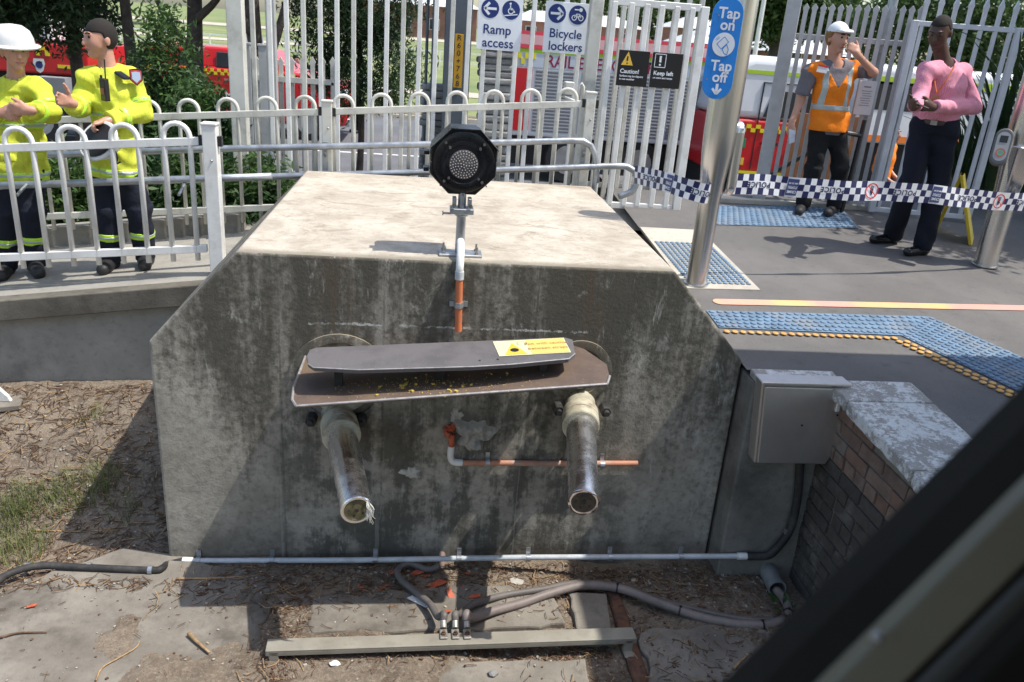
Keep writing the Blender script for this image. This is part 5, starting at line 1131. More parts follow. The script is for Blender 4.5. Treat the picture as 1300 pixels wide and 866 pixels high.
# ---------------------------------------------------------------- buildings
M['brickfar'] = pm('far_brick', (.24,.12,.09), .9, 0, .15, 1); M['roofw'] = pm('pale_roof_sheet', (.55,.55,.54), .6, 0, .08, 1); M['glassd'] = pm('dark_glass', (.03,.035,.04), .12, 0, .1, 2)
def house(label, px, y, w_, h, roofh, dep, seed=1, rm='roofw'):
    x = PY(px,40,y).x; z = far_z(y); t = thing('brick_house', label, 'house', (x,y,z)); b = MB(); b.bb(x-w_/2,x+w_/2,y,y+dep,z-.3,z+h); obj('wall', b, M['brickfar'], t)
    b = MB(); b.add([(x-w_/2-.4,y-.4,z+h),(x+w_/2+.4,y-.4,z+h),(x+w_/2+.4,y+dep+.4,z+h),(x-w_/2-.4,y+dep+.4,z+h),(x-w_/2+2,y+dep/2,z+h+roofh),(x+w_/2-2,y+dep/2,z+h+roofh)],[(0,1,5,4),(1,2,5),(2,3,4,5),(3,0,4),(0,1,2,3)]); obj('roof', b, M[rm], t)
    n = max(2, int(w_/3))
    for i in range(n):
        wx = x-w_/2+w_*(i+.5)/n; b = MB(); b.bb(wx-.6,wx+.6,y-.05,y+.05,z+.9,z+2.1); f = obj('window', b, M['roofw'], t); b = MB(); b.bb(wx-.52,wx+.52,y-.07,y-.052,z+.97,z+2.03); obj('pane', b, M['glassd'], f)
house('brick house with pale roof under the big tree, nearest of the row', 945, 70, 9, 2.0, 1.3, 7); house('brick house with white roof behind the nearer one', 925, 84, 11, 3.1, 1.2, 7); house('brick house at the top seen between the tall bars', 515, 98, 16, 3.4, 1.4, 8); house('low pale roofed house between the direction signs', 735, 92, 14, 2.6, 1.2, 8); house('brick house behind the palisade fence', 1045, 66, 8, 1.9, 1.1, 6)
# ---------------------------------------------------------------- lamp pole in the park, white park rail
b = MB(); p = gp(953,34,far_z(34)); b.cyl(p, p+Vector((0,0,8)), .11, r2=.07, n=10); o = obj('park_lamp_pole', b, M['fence']); tag(o, 'thin white pole in the park right of the tap on sign', 'pole')
pr_ = thing('park_rail_fence', 'low white rail fence along the park footpath', 'fence', (-14,46,far_z(46)))
for i in range(44):
    x = -34+i*1.5; b = MB(); b.box((x,46,far_z(46)+.5),(.07,.07,1.0)); obj('post', b, M['fence'], pr_)
for z in (.45,.95):
    b = MB(); b.box((-2,46,far_z(46)+z),(64,.05,.07)); obj('rail', b, M['fence'], pr_)
# ---------------------------------------------------------------- vehicles
def carpaint(name, c): t = NT(name); t.b.inputs['Coat Weight'].default_value = .5; t.b.inputs['Coat Roughness'].default_value = .08; n = t.noise(3, 5); return t.done(t.mix(t.rng(n,.3,.7), tuple(x*.93 for x in c), c), .38)
M['red'] = carpaint('fire_red_paint', (.55,.012,.016)); M['vwhite'] = carpaint('vehicle_white_paint', (.74,.76,.78)); M['lime'] = flat('lime_stripe', (.42,.60,.03)); M['chkY'] = flat('check_yellow', (.72,.62,.02)); M['vred2'] = flat('check_red', (.5,.03,.03)); M['shutter'] = pm('grey_shutter', (.24,.25,.265), .6, 0, .06, 4); M['orangeV'] = flat('vehicle_orange', (.8,.2,.02)); M['tail'] = flat('tail_lamp_red', (.55,.01,.01), .2)
M['tyre'] = pm('tyre_rubber', (.018,.018,.018), .8, 0, .2, 9); M['rim'] = pm('wheel_rim', (.45,.46,.47), .35, .8, .1, 9); M['pinkred'] = flat('awning_red', (.72,.06,.09)); M['green'] = flat('sign_green', (.02,.22,.10)); M['maroon'] = flat('maroon_ink', (.25,.01,.04))
def wheel(t, x, y, r=.38, wd=.24):
    b = MB(); b.lathe([(r*.62,0),(r*.95,0),(r,.03),(r,wd-.03),(r*.95,wd),(r*.62,wd)], (x,y,ZR+r), (0,1,0), 24); w_ = obj('wheel', b, M['tyre'], t, smooth=35)
    b = MB(); b.lathe([(r*.62,-.004),(r*.6,.03),(r*.2,.05),(.03,.03)], (x,y,ZR+r), (0,1,0), 16); obj('rim', b, M['rim'], w_, smooth=35)
def plate_y(name, mat, par, x0, x1, z0, z1, y, th=.006): b = MB(); b.bb(x0,x1,y-th,y,z0,z1); return obj(name, b, mat, par)
def checks(par, x0, x1, z, h, y, n, m1, m2):
    for i in range(n):
        for r in (0,1):
            xa = x0+(x1-x0)*i/n; xb = x0+(x1-x0)*(i+1)/n
            if (i+r) % 2 == 0: plate_y('check', m1, par, xa, xb, z+r*h/2, z+(r+1)*h/2, y, .012)
# white and red rescue van
yv = 14.0; xl = PY(912,120,yv).x; v = thing('rescue_van', 'white van with red lower body parked behind the tap on pole', 'van', (xl+2.5,yv+1,ZR))
zr = PY(945,69,yv).z; zm = PY(940,151,yv).z; zb = PY(930,217,yv).z
b = MB(); b.prism([(xl+.14,yv,zm),(xl+5.6,yv,zm),(xl+5.2,yv,zr-.35),(xl+4.7,yv,zr-.02),(xl+.55,yv,zr),(xl+.3,yv,zr-.12)], (0,2.0,0)); obj('upper_body', b, M['vwhite'], v, bevel=.14, seg=4, smooth=30)
b = MB(); b.prism([(xl,yv-.02,zb),(xl+5.7,yv-.02,zb),(xl+5.7,yv-.02,zm+.004),(xl+.1,yv-.02,zm+.004)], (0,2.04,0)); lo = obj('lower_body', b, M['red'], v, bevel=.05, seg=3, smooth=30)
b = MB(); b.bb(xl+.1,xl+5.5,yv+.15,yv+1.85,ZR+.25,zb+.02); obj('chassis', b, M['tyre'], v)
plate_y('lime_stripe', M['lime'], v, xl+.45, xl+5.0, PY(960,94,yv).z, PY(960,89,yv).z, yv-.006)
plate_y('reflective_sill', M['chkY'], v, xl+.05, xl+1.6, zb-.03, zb+.02, yv-.024)
checks(v, PY(928,165,yv).x, PY(1000,165,yv).x, PY(960,168,yv).z, .13, yv-.026, 12, M['chkY'], M['chkY'])
dx0 = PY(962,150,yv).x; b = MB(); 
for x0_, x1_, z0_, z1_ in ((dx0,dx0+.015,zb+.05,zr-.42),(dx0,dx0+1.5,zr-.435,zr-.42),(dx0+1.5,dx0+1.515,zb+.05,zr-.42)): b.bb(x0_,x1_,yv-.028,yv-.0,z0_,z1_)
dr = obj('sliding_door_seam', b, M['tyre'], v)
b = MB(); b.prism([(PY(968,148,yv).x,yv-.006,zm+.06),(dx0+1.42,yv-.006,zm+.06),(dx0+1.42,yv-.006,zr-.55),(dx0+.2,yv-.006,zr-.55)],(0,-.012,0)); obj('side_window', b, M['glassd'], v, bevel=.05, seg=3)
plate_y('door_handle', M['tyre'], v, dx0+.12, dx0+.42, zm-.42, zm-.36, yv-.03, .04); plate_y('first_aid_plate', M['green'], v, PY(931,180,yv).x, PY(946,180,yv).x, PY(940,187,yv).z, PY(940,175,yv).z, yv-.024)
plate_y('reflector', M['yel'], v, PY(939,205,yv).x, PY(943,205,yv).x, PY(940,209,yv).z, PY(940,200,yv).z, yv-.024)
b = MB(); b.prism([(xl-.03,yv+.02,zm-.2),(xl+.10,yv-.02,zm-.2),(xl+.26,yv-.02,zr-.5),(xl+.13,yv+.02,zr-.5)],(0,.14,0)); obj('tail_lamp', b, M['tail'], v, bevel=.02, seg=2)
wheel(v, xl+1.2, yv+.02); wheel(v, xl+4.5, yv+.02)
# rail emergency truck
yk = 15.6; xa, xb = PY(648,120,yk).x, PY(905,120,yk).x; zt_, zs0, zs1 = PY(700,56,yk).z, PY(700,89,yk).z, PY(700,168,yk).z
k = thing('emergency_truck', 'emergency truck with grey roller shutters and red lettered band', 'truck', ((xa+xb)/2,yk+1.2,ZR))
b = MB(); b.bb(xa,xb,yk,yk+2.3,zs1-.1,zt_); obj('body', b, M['vwhite'], k, bevel=.05, seg=2)
b = MB(); b.bb(xa+.1,xb,yk+.2,yk+2.1,ZR+.3,zs1-.1); obj('chassis', b, M['tyre'], k)
plate_y('red_panel', M['red'], k, xa+.02, xa+.38, zs1, zs0, yk, .02)
n = 4; x0_ = xa+.42; wsh = (xb-x0_)/n
for i in range(n):
    b = MB(); xs0, xs1 = x0_+i*wsh+.03, x0_+(i+1)*wsh-.03; m_ = 18
    for j in range(m_):
        z0_ = zs1+(zs0-zs1)*j/m_; z1_ = zs1+(zs0-zs1)*(j+1)/m_; b.prism([(xs0,yk-.012,z0_),(xs0,yk-.018,(z0_+z1_)/2),(xs0,yk-.014,z1_-.008),(xs0,yk-.004,z1_)],(xs1-xs0,0,0))
    obj('roller_shutter', b, M['shutter'], k)
bz0, bz1 = zs0+.03, PY(700,69,yk).z
plate_y('lettered_band', flat('pale_band', (.5,.55,.6)), k, xa, xb, bz0, bz1, yk, .012); plate_y('lime_stripe', M['lime'], k, xa, xb, bz1, bz1+.07, yk, .012)
for i in range(3): plate_y('awning_stripe', [M['pinkred'], flat('awning_pink', (.75,.42,.42)), M['pinkred']][i], k, xa, xb, bz1+.075+[0,.07,.24][i], bz1+.075+[.065,.235,.3][i], yk, .03)
checks(k, xa+.02, xa+.42, bz0+.04, .2, yk-.012, 6, M['chkY'], M['maroon'])
b = MB(); fmk = frame_map(Vector(((xa+xb)/2,yk-.012,(bz0+bz1)/2)), Vector((1,0,0)), Vector((0,0,1)), .004); hw = (xb-xa)/2
put_text(b, 'RAIL EMERGENCY', fmk, -hw+.62, -.01, .30, .004, 'LEFT', sx=.88); put_text(b, 'FIRE', fmk, hw-1.35, -.01, .30, .004, 'LEFT', sx=.88); obj('lettering', b, M['maroon'], k, fix=False)
wheel(k, xa+1.2, yk+.02, .45, .28); wheel(k, xb-1.3, yk+.02, .45, .28)
# red ute
yu = 19.5; xa, xb = PY(182,100,yu).x, PY(443,110,yu).x; u = thing('fire_ute', 'red fire service ute with yellow checks parked beyond the trees', 'ute', ((xa+xb)/2,yu+.9,ZR)); zr = PY(290,61,yu).z; zw = PY(290,86,yu).z; zb = ZR+.36
xc0, xc1 = PY(255,80,yu).x, PY(372,90,yu).x
b = MB(); b.prism([(xa,yu,zb),(xb-.1,yu,zb),(xb,yu,zb+.25),(xb-.05,yu,zw-.22),(xc1+.3,yu,zw-.05),(xc1-.0,yu,zw),(xa,yu,zw)],(0,1.8,0)); obj('body', b, M['red'], u, bevel=.06, seg=3, smooth=30)
b = MB(); b.prism([(xc0-.1,yu+.06,zw-.02),(xc1+.05,yu+.06,zw-.02),(xc1-.55,yu+.16,zr),(xc0+.05,yu+.16,zr)],(0,1.6,0)); obj('cabin', b, M['red'], u, bevel=.05, seg=3, smooth=30)
b = MB(); b.bb(xa+.05,xc0-.15,yu+.05,yu+1.75,zw,zr-.02); obj('canopy', b, M['red'], u, bevel=.06, seg=3, smooth=30)
for x0_, x1_ in ((PY(274,80,yu).x,PY(300,80,yu).x),(PY(306,80,yu).x,PY(345,80,yu).x),(PY(225,80,yu).x,PY(240,80,yu).x)):
    b = MB(); b.prism([(x0_,yu+.04,zw+.0),(x1_,yu+.04,zw+.0),(x1_-.1,yu+.1,zr-.1),(x0_,yu+.1,zr-.1)],(0,-.03,0)); obj('side_window', b, M['glassd'], u, bevel=.03, seg=2)
checks(u, xa+.05, xb-1.2, zw-.17, .13, yu-.004, 44, M['chkY'], M['chkY'])
b = MB(); put_text(b,'RAIL EMERGENCY',frame_map(Vector((PY(300,121,yu).x,yu-.002,PY(300,122,yu).z)),Vector((1,0,0)),Vector((0,0,1)),.004),0,0,.2,.003); obj('lettering', b, M['vwhite'], u, fix=False)
for px in (285,340): plate_y('door_handle', M['rim'], u, PY(px,95,yu).x, PY(px,95,yu).x+.16, zw-.28, zw-.24, yu, .03)
b = MB(); b.bb(xb-.3,xb-.02,yu-.01,yu+.2,zw-.45,zw-.3); obj('headlight', b, M['vwhite'], u, bevel=.03, seg=2)
b = MB(); b.bb(xb-.12,xb+.02,yu+.05,yu+1.7,zb,zb+.18); obj('bumper', b, M['rim'], u, bevel=.02)
wheel(u, xa+1.0, yu-.02); wheel(u, xb-.95, yu-.02)
# red fire truck at far left
yf_ = 16.5; xa, xb = PY(30,80,yf_).x, PY(112,80,yf_).x; f = thing('fire_truck', 'red and white fire truck glimpsed behind the left firefighter', 'truck', ((xa+xb)/2,yf_+1.2,ZR)); z0_, z1_, z2_ = PY(70,95,yf_).z, PY(70,56,yf_).z, PY(70,-10,yf_).z
b = MB(); b.bb(xa-2,xb,yf_,yf_+2.3,z0_,z1_); obj('lower_body', b, M['red'], f, bevel=.04, seg=2); b = MB(); b.bb(xa-2,xa+.55,yf_+.05,yf_+2.25,z1_,z2_); obj('cab', b, M['vwhite'], f, bevel=.08, seg=3)
plate_y('cab_window', M['glassd'], f, xa-.6, xa+.4, z1_+.25, z2_-.25, yf_+.05, .02); plate_y('yellow_stripe', M['chkY'], f, xa+.6, xb-.05, z1_-.42, z1_-.36, yf_, .01); b = MB(); b.bb(xa-1.9,xb-.1,yf_+.2,yf_+2.1,ZR+.35,z0_); obj('chassis', b, M['tyre'], f)
checks(f, PY(45,60,yf_).x, PY(62,60,yf_).x, z1_-.22, .2, yf_, 3, M['chkY'], M['chkY'])
b = MB(); ce = Vector((PY(50,83,yf_).x,yf_,PY(50,83,yf_).z)); fmE = frame_map(ce,Vector((1,0,0)),Vector((0,0,1)),.004); put_poly(b,[(-.09,.12),(.09,.12),(.105,.035),(.056,-.1),(0,-.135),(-.056,-.1),(-.105,.035)],fmE); em = obj('emblem', b, M['vwhite'], f, fix=False); b = MB(); put_poly(b,circ(0,.01,.065),frame_map(ce,Vector((1,0,0)),Vector((0,0,1)),.008)); obj('emblem_star', b, M['navy'], em, fix=False)
plate_y('equipment_box', M['shutter'], f, PY(65,105,yf_).x, PY(100,105,yf_).x, PY(80,122,yf_).z, PY(80,96,yf_).z, yf_-.3, .3); wheel(f, xa+.1, yf_+.02, .48, .28)
# white vehicle with orange band behind the gate leaf
ya = 13.2; xa, xb = PY(1092,120,ya).x, PY(1215,120,ya).x; a_ = thing('ambulance', 'white vehicle with orange band behind the open gate leaf', 'van', ((xa+xb)/2,ya+1,ZR)); z0_, z1_ = PY(1150,185,ya).z, PY(1150,84,ya).z
b = MB(); b.bb(xa,xb+2,ya,ya+2,z0_,z1_); obj('body', b, M['vwhite'], a_, bevel=.12, seg=3, smooth=30); plate_y('lime_stripe', M['lime'], a_, xa+.2, xb+1.8, z1_-.3, z1_-.18, ya); plate_y('orange_band', M['orangeV'], a_, xa+.1, xb+1.9, PY(1150,182,ya).z, PY(1150,174,ya).z, ya); plate_y('side_window', M['glassd'], a_, xa+.3, xa+1.1, z0_+.55, z0_+1.0, ya)
b = MB(); b.bb(xa+.2,xb+1.8,ya+.2,ya+1.8,ZR+.2,z0_); obj('chassis', b, M['tyre'], a_); wheel(a_, xa+.9, ya+.02); wheel(a_, xb+1.2, ya+.02)
# brown timber hoarding beyond the steps
yw = 10.6; x0_, x1_ = PY(1000,180,yw).x, PY(1098,180,yw).x; t = thing('timber_hoarding', 'brown timber boards behind the man in the orange vest', 'hoarding', ((x0_+x1_)/2,yw,ZR)); M['timber'] = pm('brown_timber', (.26,.11,.045), .75, 0, .2, 5, .2, 40, .003); n = 9
for i in range(n):
    b = MB(); xx = x0_+(x1_-x0_)*(i+.5)/n; b.box((xx,yw,(PY(1040,145,yw).z+ZR)/2),((x1_-x0_)/n-.008,.03,PY(1040,145,yw).z-ZR)); obj('board', b, M['timber'], t, bevel=.003)
# ---------------------------------------------------------------- people: signed distance fields meshed with surface nets
class Field:
    def __init__(s, lo, hi, h):
        s.h = h; s.o = np.array(lo, float)-3*h; s.n = np.ceil((np.array(hi, float)+3*h-s.o)/h).astype(int)+1
        s.a = np.full(s.n, .3, np.float32)
    def sub(s, lo, hi, pad):
        i0 = np.clip(np.floor((np.array(lo)-pad-s.o)/s.h).astype(int), 0, s.n-1); i1 = np.clip(np.ceil((np.array(hi)+pad-s.o)/s.h).astype(int)+1, 1, s.n)
        g = [s.o[k]+s.h*np.arange(i0[k], i1[k]) for k in range(3)]
        return (slice(i0[0],i1[0]),slice(i0[1],i1[1]),slice(i0[2],i1[2])), np.meshgrid(*g, indexing='ij', sparse=True)
    def comb(s, sl, d, k, op='u'):
        a = s.a[sl]
        if op == 's': a[...] = np.maximum(a, -d); return
        if k > 0: hh = np.maximum(k-np.abs(a-d), 0)/k; a[...] = np.minimum(a, d)-hh*hh*k*.25
        else: a[...] = np.minimum(a, d)
    def cone(s, a, b, ra, rb, k=.03, sq=1., cap=False, op='u'):
        a, b = np.array(a, float), np.array(b, float); R = max(ra, rb); sl, (X, Y, Z) = s.sub(np.minimum(a,b)-R, np.maximum(a,b)+R, k+.02)
        ba = b-a; L2 = max(ba@ba, 1e-9); px, py, pz = X-a[0], Y-a[1], Z-a[2]
        t = (px*ba[0]+py*ba[1]+pz*ba[2])/L2; tc = np.clip(t, 0, 1)
        dx, dy, dz = px-tc*ba[0], (py-tc*ba[1])/sq, pz-tc*ba[2]
        d = np.sqrt(dx*dx+dy*dy+dz*dz)-(ra+(rb-ra)*tc)
        if sq < 1: d = d*(.5+.5*sq)
        if cap: L = math.sqrt(L2); d = np.maximum(d, np.maximum(-t*L, (t-1)*L))
        s.comb(sl, d, k, op)
    def ell(s, c, r, Rm=None, k=.02, op='u'):
        c, r = np.array(c, float), np.array(r, float); m = r.max(); sl, (X, Y, Z) = s.sub(c-m, c+m, k+.02); P = np.stack(np.broadcast_arrays(X-c[0], Y-c[1], Z-c[2]), -1)
        if Rm is not None: P = P @ Rm
        k0 = np.linalg.norm(P/r, axis=-1); k1 = np.linalg.norm(P/(r*r), axis=-1)+1e-6; s.comb(sl, k0*(k0-1)/k1, k, op)
    def grid(s): return np.meshgrid(*[s.o[k]+s.h*np.arange(s.n[k]) for k in range(3)], indexing='ij', sparse=True)
    def wrinkle(s, A, f=22., seed=0):
        X, Y, Z = s.grid(); p = seed*1.7
        s.a += A*(np.sin(f*Z+6*np.sin(f*.23*X+p)+4*np.sin(f*.31*Y+p*2))*.6+np.sin(f*1.7*Z+f*.9*X+3*np.sin(f*.5*Y+p)+p)*.4).astype(np.float32)
    def cut(s, fn): s.a = np.maximum(s.a, np.broadcast_to(fn(*s.grid()), s.a.shape)).astype(np.float32)
    def mesh(s):
        a = s.a; a[[0,-1]] = .3; a[:,[0,-1]] = .3; a[:,:,[0,-1]] = .3
        sg = a < 0; nx, ny, nz = s.n; c = [(i,j,k) for i in (0,1) for j in (0,1) for k in (0,1)]
        sh = lambda A, i, j, k: A[i:nx-1+i, j:ny-1+j, k:nz-1+k]
        cnt = sum(sh(sg,*q).astype(np.int8) for q in c); act = (cnt > 0) & (cnt < 8); I = np.argwhere(act)
        acc = np.zeros((len(I),3)); num = np.zeros(len(I)); vals = {q: a[I[:,0]+q[0], I[:,1]+q[1], I[:,2]+q[2]] for q in c}
        for q in c:
            for ax in range(3):
                if q[ax] == 0:
                    q2 = tuple(1 if m == ax else q[m] for m in range(3)); v0, v1 = vals[q], vals[q2]; m = (v0 < 0) != (v1 < 0); t = np.where(m, v0/np.where(m, v0-v1, 1), 0)
                    p = np.tile(np.array(q, float), (len(I),1)); p[:,ax] += t; acc += p*m[:,None]; num += m
        V = (I+acc/num[:,None])*s.h+s.o; vid = -np.ones(act.shape, np.int64); vid[tuple(I.T)] = np.arange(len(I)); F_ = []
        for ax in range(3):
            b0 = [slice(1,-1)]*3; b1 = [slice(1,-1)]*3; b0[ax] = slice(0,-1); b1[ax] = slice(1,None)
            e = sg[tuple(b0)] != sg[tuple(b1)]; E = np.argwhere(e)
            if not len(E): continue
            off = np.array([1,1,1]); off[ax] = 0; E = E+off; u, w_ = (ax+1)%3, (ax+2)%3
            def cell(du, dw_): Q = E.copy(); Q[:,u] -= du; Q[:,w_] -= dw_; return vid[tuple(Q.T)]
            q = np.stack([cell(1,1), cell(0,1), cell(0,0), cell(1,0)], 1); fl = ~sg[tuple(E.T)]; q[fl] = q[fl][:, ::-1]; F_.append(q)
        return V, np.concatenate(F_)
class Person:
    def __init__(s, label, base, theta, J, head_yaw=0, head_pitch=0, skin=None, h=.0085, cat='person', group=None):
        s.base = Vector(base); s.th = theta; s.h = h; s.c, s.sn = math.cos(theta), math.sin(theta)
        s.J = {k: s.loc(v) for k, v in J.items()}; s.skin = skin; s.label = label; s.group = group; s.hy, s.hp = head_yaw, head_pitch; s.extra = []
    def loc(s, v): x, y, z = Vector(v)-s.base; return np.array([x*s.c+y*s.sn, -x*s.sn+y*s.c, z])
    def wor(s, V): V = np.asarray(V); return np.stack([V[:,0]*s.c-V[:,1]*s.sn+s.base.x, V[:,0]*s.sn+V[:,1]*s.c+s.base.y, V[:,2]+s.base.z], 1)
    def W(s, v): return Vector(s.wor(np.array([v]))[0])
    def field(s, h=None, pad=.22):
        P = np.array(list(s.J.values())); return Field(P.min(0)-pad, P.max(0)+pad, h or s.h)
    def emit(s, name, F, mat, parent=None, smooth_it=1):
        V, Q = F.mesh()
        for _ in range(smooth_it):           # light Laplacian smoothing
            S = np.zeros_like(V); n = np.zeros(len(V))
            for a_, b_ in ((0,1),(1,2),(2,3),(3,0)):
                np.add.at(S, Q[:,a_], V[Q[:,b_]]); np.add.at(S, Q[:,b_], V[Q[:,a_]]); np.add.at(n, Q[:,a_], 1); np.add.at(n, Q[:,b_], 1)
            V = V*.5+.5*S/n[:,None]
        o = obj(name, np_mesh(name, s.wor(V), Q, True), mat, parent); return o
    def headR(s):
        a, p = s.hy, s.hp; Rz = np.array([[math.cos(a),-math.sin(a),0],[math.sin(a),math.cos(a),0],[0,0,1]]); Rx = np.array([[1,0,0],[0,math.cos(p),-math.sin(p)],[0,math.sin(p),math.cos(p)]]); return Rz @ Rx
    def hp_(s, v): return s.J['head']+s.headR() @ np.array(v, float)
    def head(s, F, k=.015):
        R = s.headR(); H = s.hp_
        F.ell(H((0,.012,.022)), (.077,.098,.104), R, .01); F.cone(H((0,-.035,-.05)), H((0,-.058,-.098)), .052, .030, .025); F.ell(H((0,-.05,-.02)), (.062,.05,.075), R, .02)
        F.cone(H((0,-.096,.018)), H((0,-.116,-.026)), .009, .0155, .012); F.cone(H((-.03,-.088,.036)), H((.03,-.088,.036)), .012, .012, .012)
        F.cone(H((-.02,-.092,-.062)), H((.02,-.092,-.062)), .009, .009, .008); F.cone(H((0,-.075,-.1)), H((0,-.085,-.098)), .02, .016, .015)
        for q in (-1,1):
            F.ell(H((q*.079,.012,-.008)), (.012,.022,.034), R, .008); F.ell(H((q*.033,-.106,.018)), (.016,.014,.011), R, 0, 's')
    def hand(s, F, wrist, d, n, tv, curl=.35, scale=1.0, thumb=.5):
        w_ = np.array(wrist, float); d = np.array(d, float); d /= np.linalg.norm(d); tv = np.array(tv, float); tv -= d*(tv@d); tv /= np.linalg.norm(tv); n = np.array(n, float); n -= d*(n@d); n -= tv*(n@tv); n /= np.linalg.norm(n); q = scale
        F.cone(w_-d*.02, w_+d*.03*q, .027, .03, .02)
        for off, ln, i in ((.031,.070,0),(.0105,.079,1),(-.0105,.074,2),(-.030,.058,3)):
            kn = w_+q*(d*(.088-.004*abs(i-1))+tv*off); F.cone(w_+q*(d*.02+tv*off*.5), kn, .017*q, .0145*q, .012); p = kn; ang = 0
            for j, (f, r0, r1) in enumerate(((.45,.0125,.0115),(.30,.0115,.0105),(.25,.0105,.009))):
                ang += curl*(.8 if j == 0 else 1.1)+.06*i*curl; dd = d*math.cos(ang)+n*math.sin(ang)+tv*off*1.6*(1 if curl < .5 else 0); dd /= np.linalg.norm(dd); e = p+dd*ln*f*q; F.cone(p, e, r0*q, r1*q, .005); p = e
        b0 = w_+q*(d*.025+tv*.024); b1 = b0+q*(d*.03+tv*.032*(.4+thumb)+n*.012); b2 = b1+q*(d*.026+tv*.016*thumb*1.6+n*.012*(1-thumb)); b3 = b2+q*(d*.022+tv*.012*thumb*1.6); F.cone(b0, b1, .018*q, .0135*q, .012); F.cone(b1, b2, .0135*q, .012*q, .005); F.cone(b2, b3, .012*q, .0095*q, .005)
    def torso(s, F, g=0., k=.05, belly=0.):
        J = s.J; ms = (J['sa']+J['sb'])/2; ch = ms*.72+J['hc']*.28; wa = ms*.35+J['hc']*.65
        F.cone(J['hc'], wa, .150+g, .136+g+belly, k, .70); F.cone(wa, ch, .136+g+belly, .160+g, k, .68); F.cone(ch, ms+np.array([0,0,-.03]), .160+g, .095+g, k, .70); F.cone(J['sa'], J['sb'], .050+g, .050+g, k)
        nk = ms+np.array([0,.012,.055])
        for q in 'ab': F.cone(nk, J['s'+q]*.8+nk*.2+np.array([0,0,-.02]), .048+g*.4, .05+g*.7, .04)
    def arm(s, F, q, g=0., k=.03, t1=1., cap=True, r=(.05,.043,.03)):
        sh, el, wr = J3 = [s.J[i+q] for i in ('s','e','w')]; e2 = el+(wr-el)*t1
        F.cone(sh, el, r[0]+g, r[1]+g, k); F.cone(el, e2, r[1]+g, r[1]+(r[2]-r[1])*t1+g, k, 1., cap)
    def legs(s, F, g=0., k=.03, zcut=None, r=(.088,.058,.04)):
        for q, sx_ in (('a',-1),('b',1)):
            hp = s.J['hc']+np.array([sx_*.085,0,-.02]); F.cone(hp, s.J['k'+q], r[0]+g, r[1]+g, k); F.cone(s.J['k'+q], s.J['f'+q]+np.array([0,0,-.05 if g > 0 else 0]), r[1]+g, r[2]+g, k, 1., True)
    def build_body(s, hands=()):
        F = s.field(); s.torso(F, -.012); J = s.J; ms = (J['sa']+J['sb'])/2
        F.cone(ms+np.array([0,.005,.0]), s.hp_((0,.02,-.07)), .06, .054, .03); s.head(F)
        for q in 'ab': s.arm(F, q, 0., .02, 1., False, (.048,.040,.027))
        s.legs(F, -.008)
        for q in 'ab': F.cone(J['f'+q]+np.array([0,0,-.04]), J['t'+q], .028, .02, .02)
        for q, d, n, tv, curl, th_ in hands: s.hand(F, J['w'+q], d, n, tv, curl, 1.0, th_)
        s.body = s.emit('person', F, s.skin); tag(s.body, s.label, 'person', s.group)
        for q in (-1,1):
            b = MB(); b.sphere(s.W(s.hp_((q*.032,-.088,.018))), .0105, 8); obj('eye', b, M['eye'], s.body, smooth=True)
            b = MB(); b.tube([s.W(s.hp_((q*.014,-.101,.041))), s.W(s.hp_((q*.032,-.099,.046))), s.W(s.hp_((q*.05,-.086,.041)))], .0045, 6); obj('eyebrow', b, M['hairD'], s.body)
        b = MB(); b.tube([s.W(s.hp_((-.024,-.094,-.063))), s.W(s.hp_((0,-.1015,-.062))), s.W(s.hp_((.024,-.094,-.063)))], .006, 6); obj('lips', b, M['lips'] if s.skin is not M['skinD'] else M['lipsD'], s.body, smooth=True)
        return s.body
    def hair(s, mat, inf=.012, back=-.12, front=.045, name='hair'):
        R = s.headR(); F = Field(s.J['head']-.2, s.J['head']+.2, s.h); F.ell(s.hp_((0,.016,.026)), (.077+inf,.098+inf,.104+inf), R, 0)
        c = s.J['head']
        def fn(X, Y, Z):
            P = np.stack(np.broadcast_arrays(X-c[0], Y-c[1], Z-c[2]), -1) @ R
            line = np.where(P[...,1] < -.02, front, np.where(P[...,1] < .03, front+(back-front)*np.clip((P[...,1]+.02)/.05,0,1), back)); return line-P[...,2]
        F.cut(fn); return s.emit(name, F, mat, s.body)
    def shoes(s, mat, g=.0, h0=.09, nm='shoe'):
        for q in 'ab':
            F = Field(np.minimum(s.J['f'+q],s.J['t'+q])-.14, np.maximum(s.J['f'+q],s.J['t'+q])+.14, s.h); f, t = s.J['f'+q], s.J['t'+q]; d = t-f; d[2] = 0; d = d/np.linalg.norm(d); gz = t[2]-.03
            heel = np.array([f[0],f[1],gz+.04])-d*.03; F.cone(heel, np.array([t[0],t[1],gz+.035]), .048+g, .040+g, .02); F.cone(np.array([f[0],f[1],gz+.04]), np.array([f[0],f[1],gz+.04+h0]), .052+g, .053+g, .03); F.cut(lambda X,Y,Z,g0=gz: (g0-Z)+0*X+0*Y)
            s.emit(nm, F, mat, s.body)
M['lips'] = pm('lips', (.36,.13,.10), .5); M['lipsD'] = pm('lips_dark', (.06,.022,.018), .5); M['eye'] = pm('eye_dark', (.03,.02,.015), .2); M['skinA'] = pm('skin_fair', (.50,.26,.18), .5, 0, .08, 14); M['skinD'] = pm('skin_dark', (.075,.035,.022), .45, 0, .1, 14); M['hairD'] = pm('dark_hair', (.016,.012,.009), .9, 0, .3, 40, .4, 200, .004); M['hairS'] = pm('sandy_hair', (.22,.11,.03), .6, 0, .3, 40, .4, 200, .004)
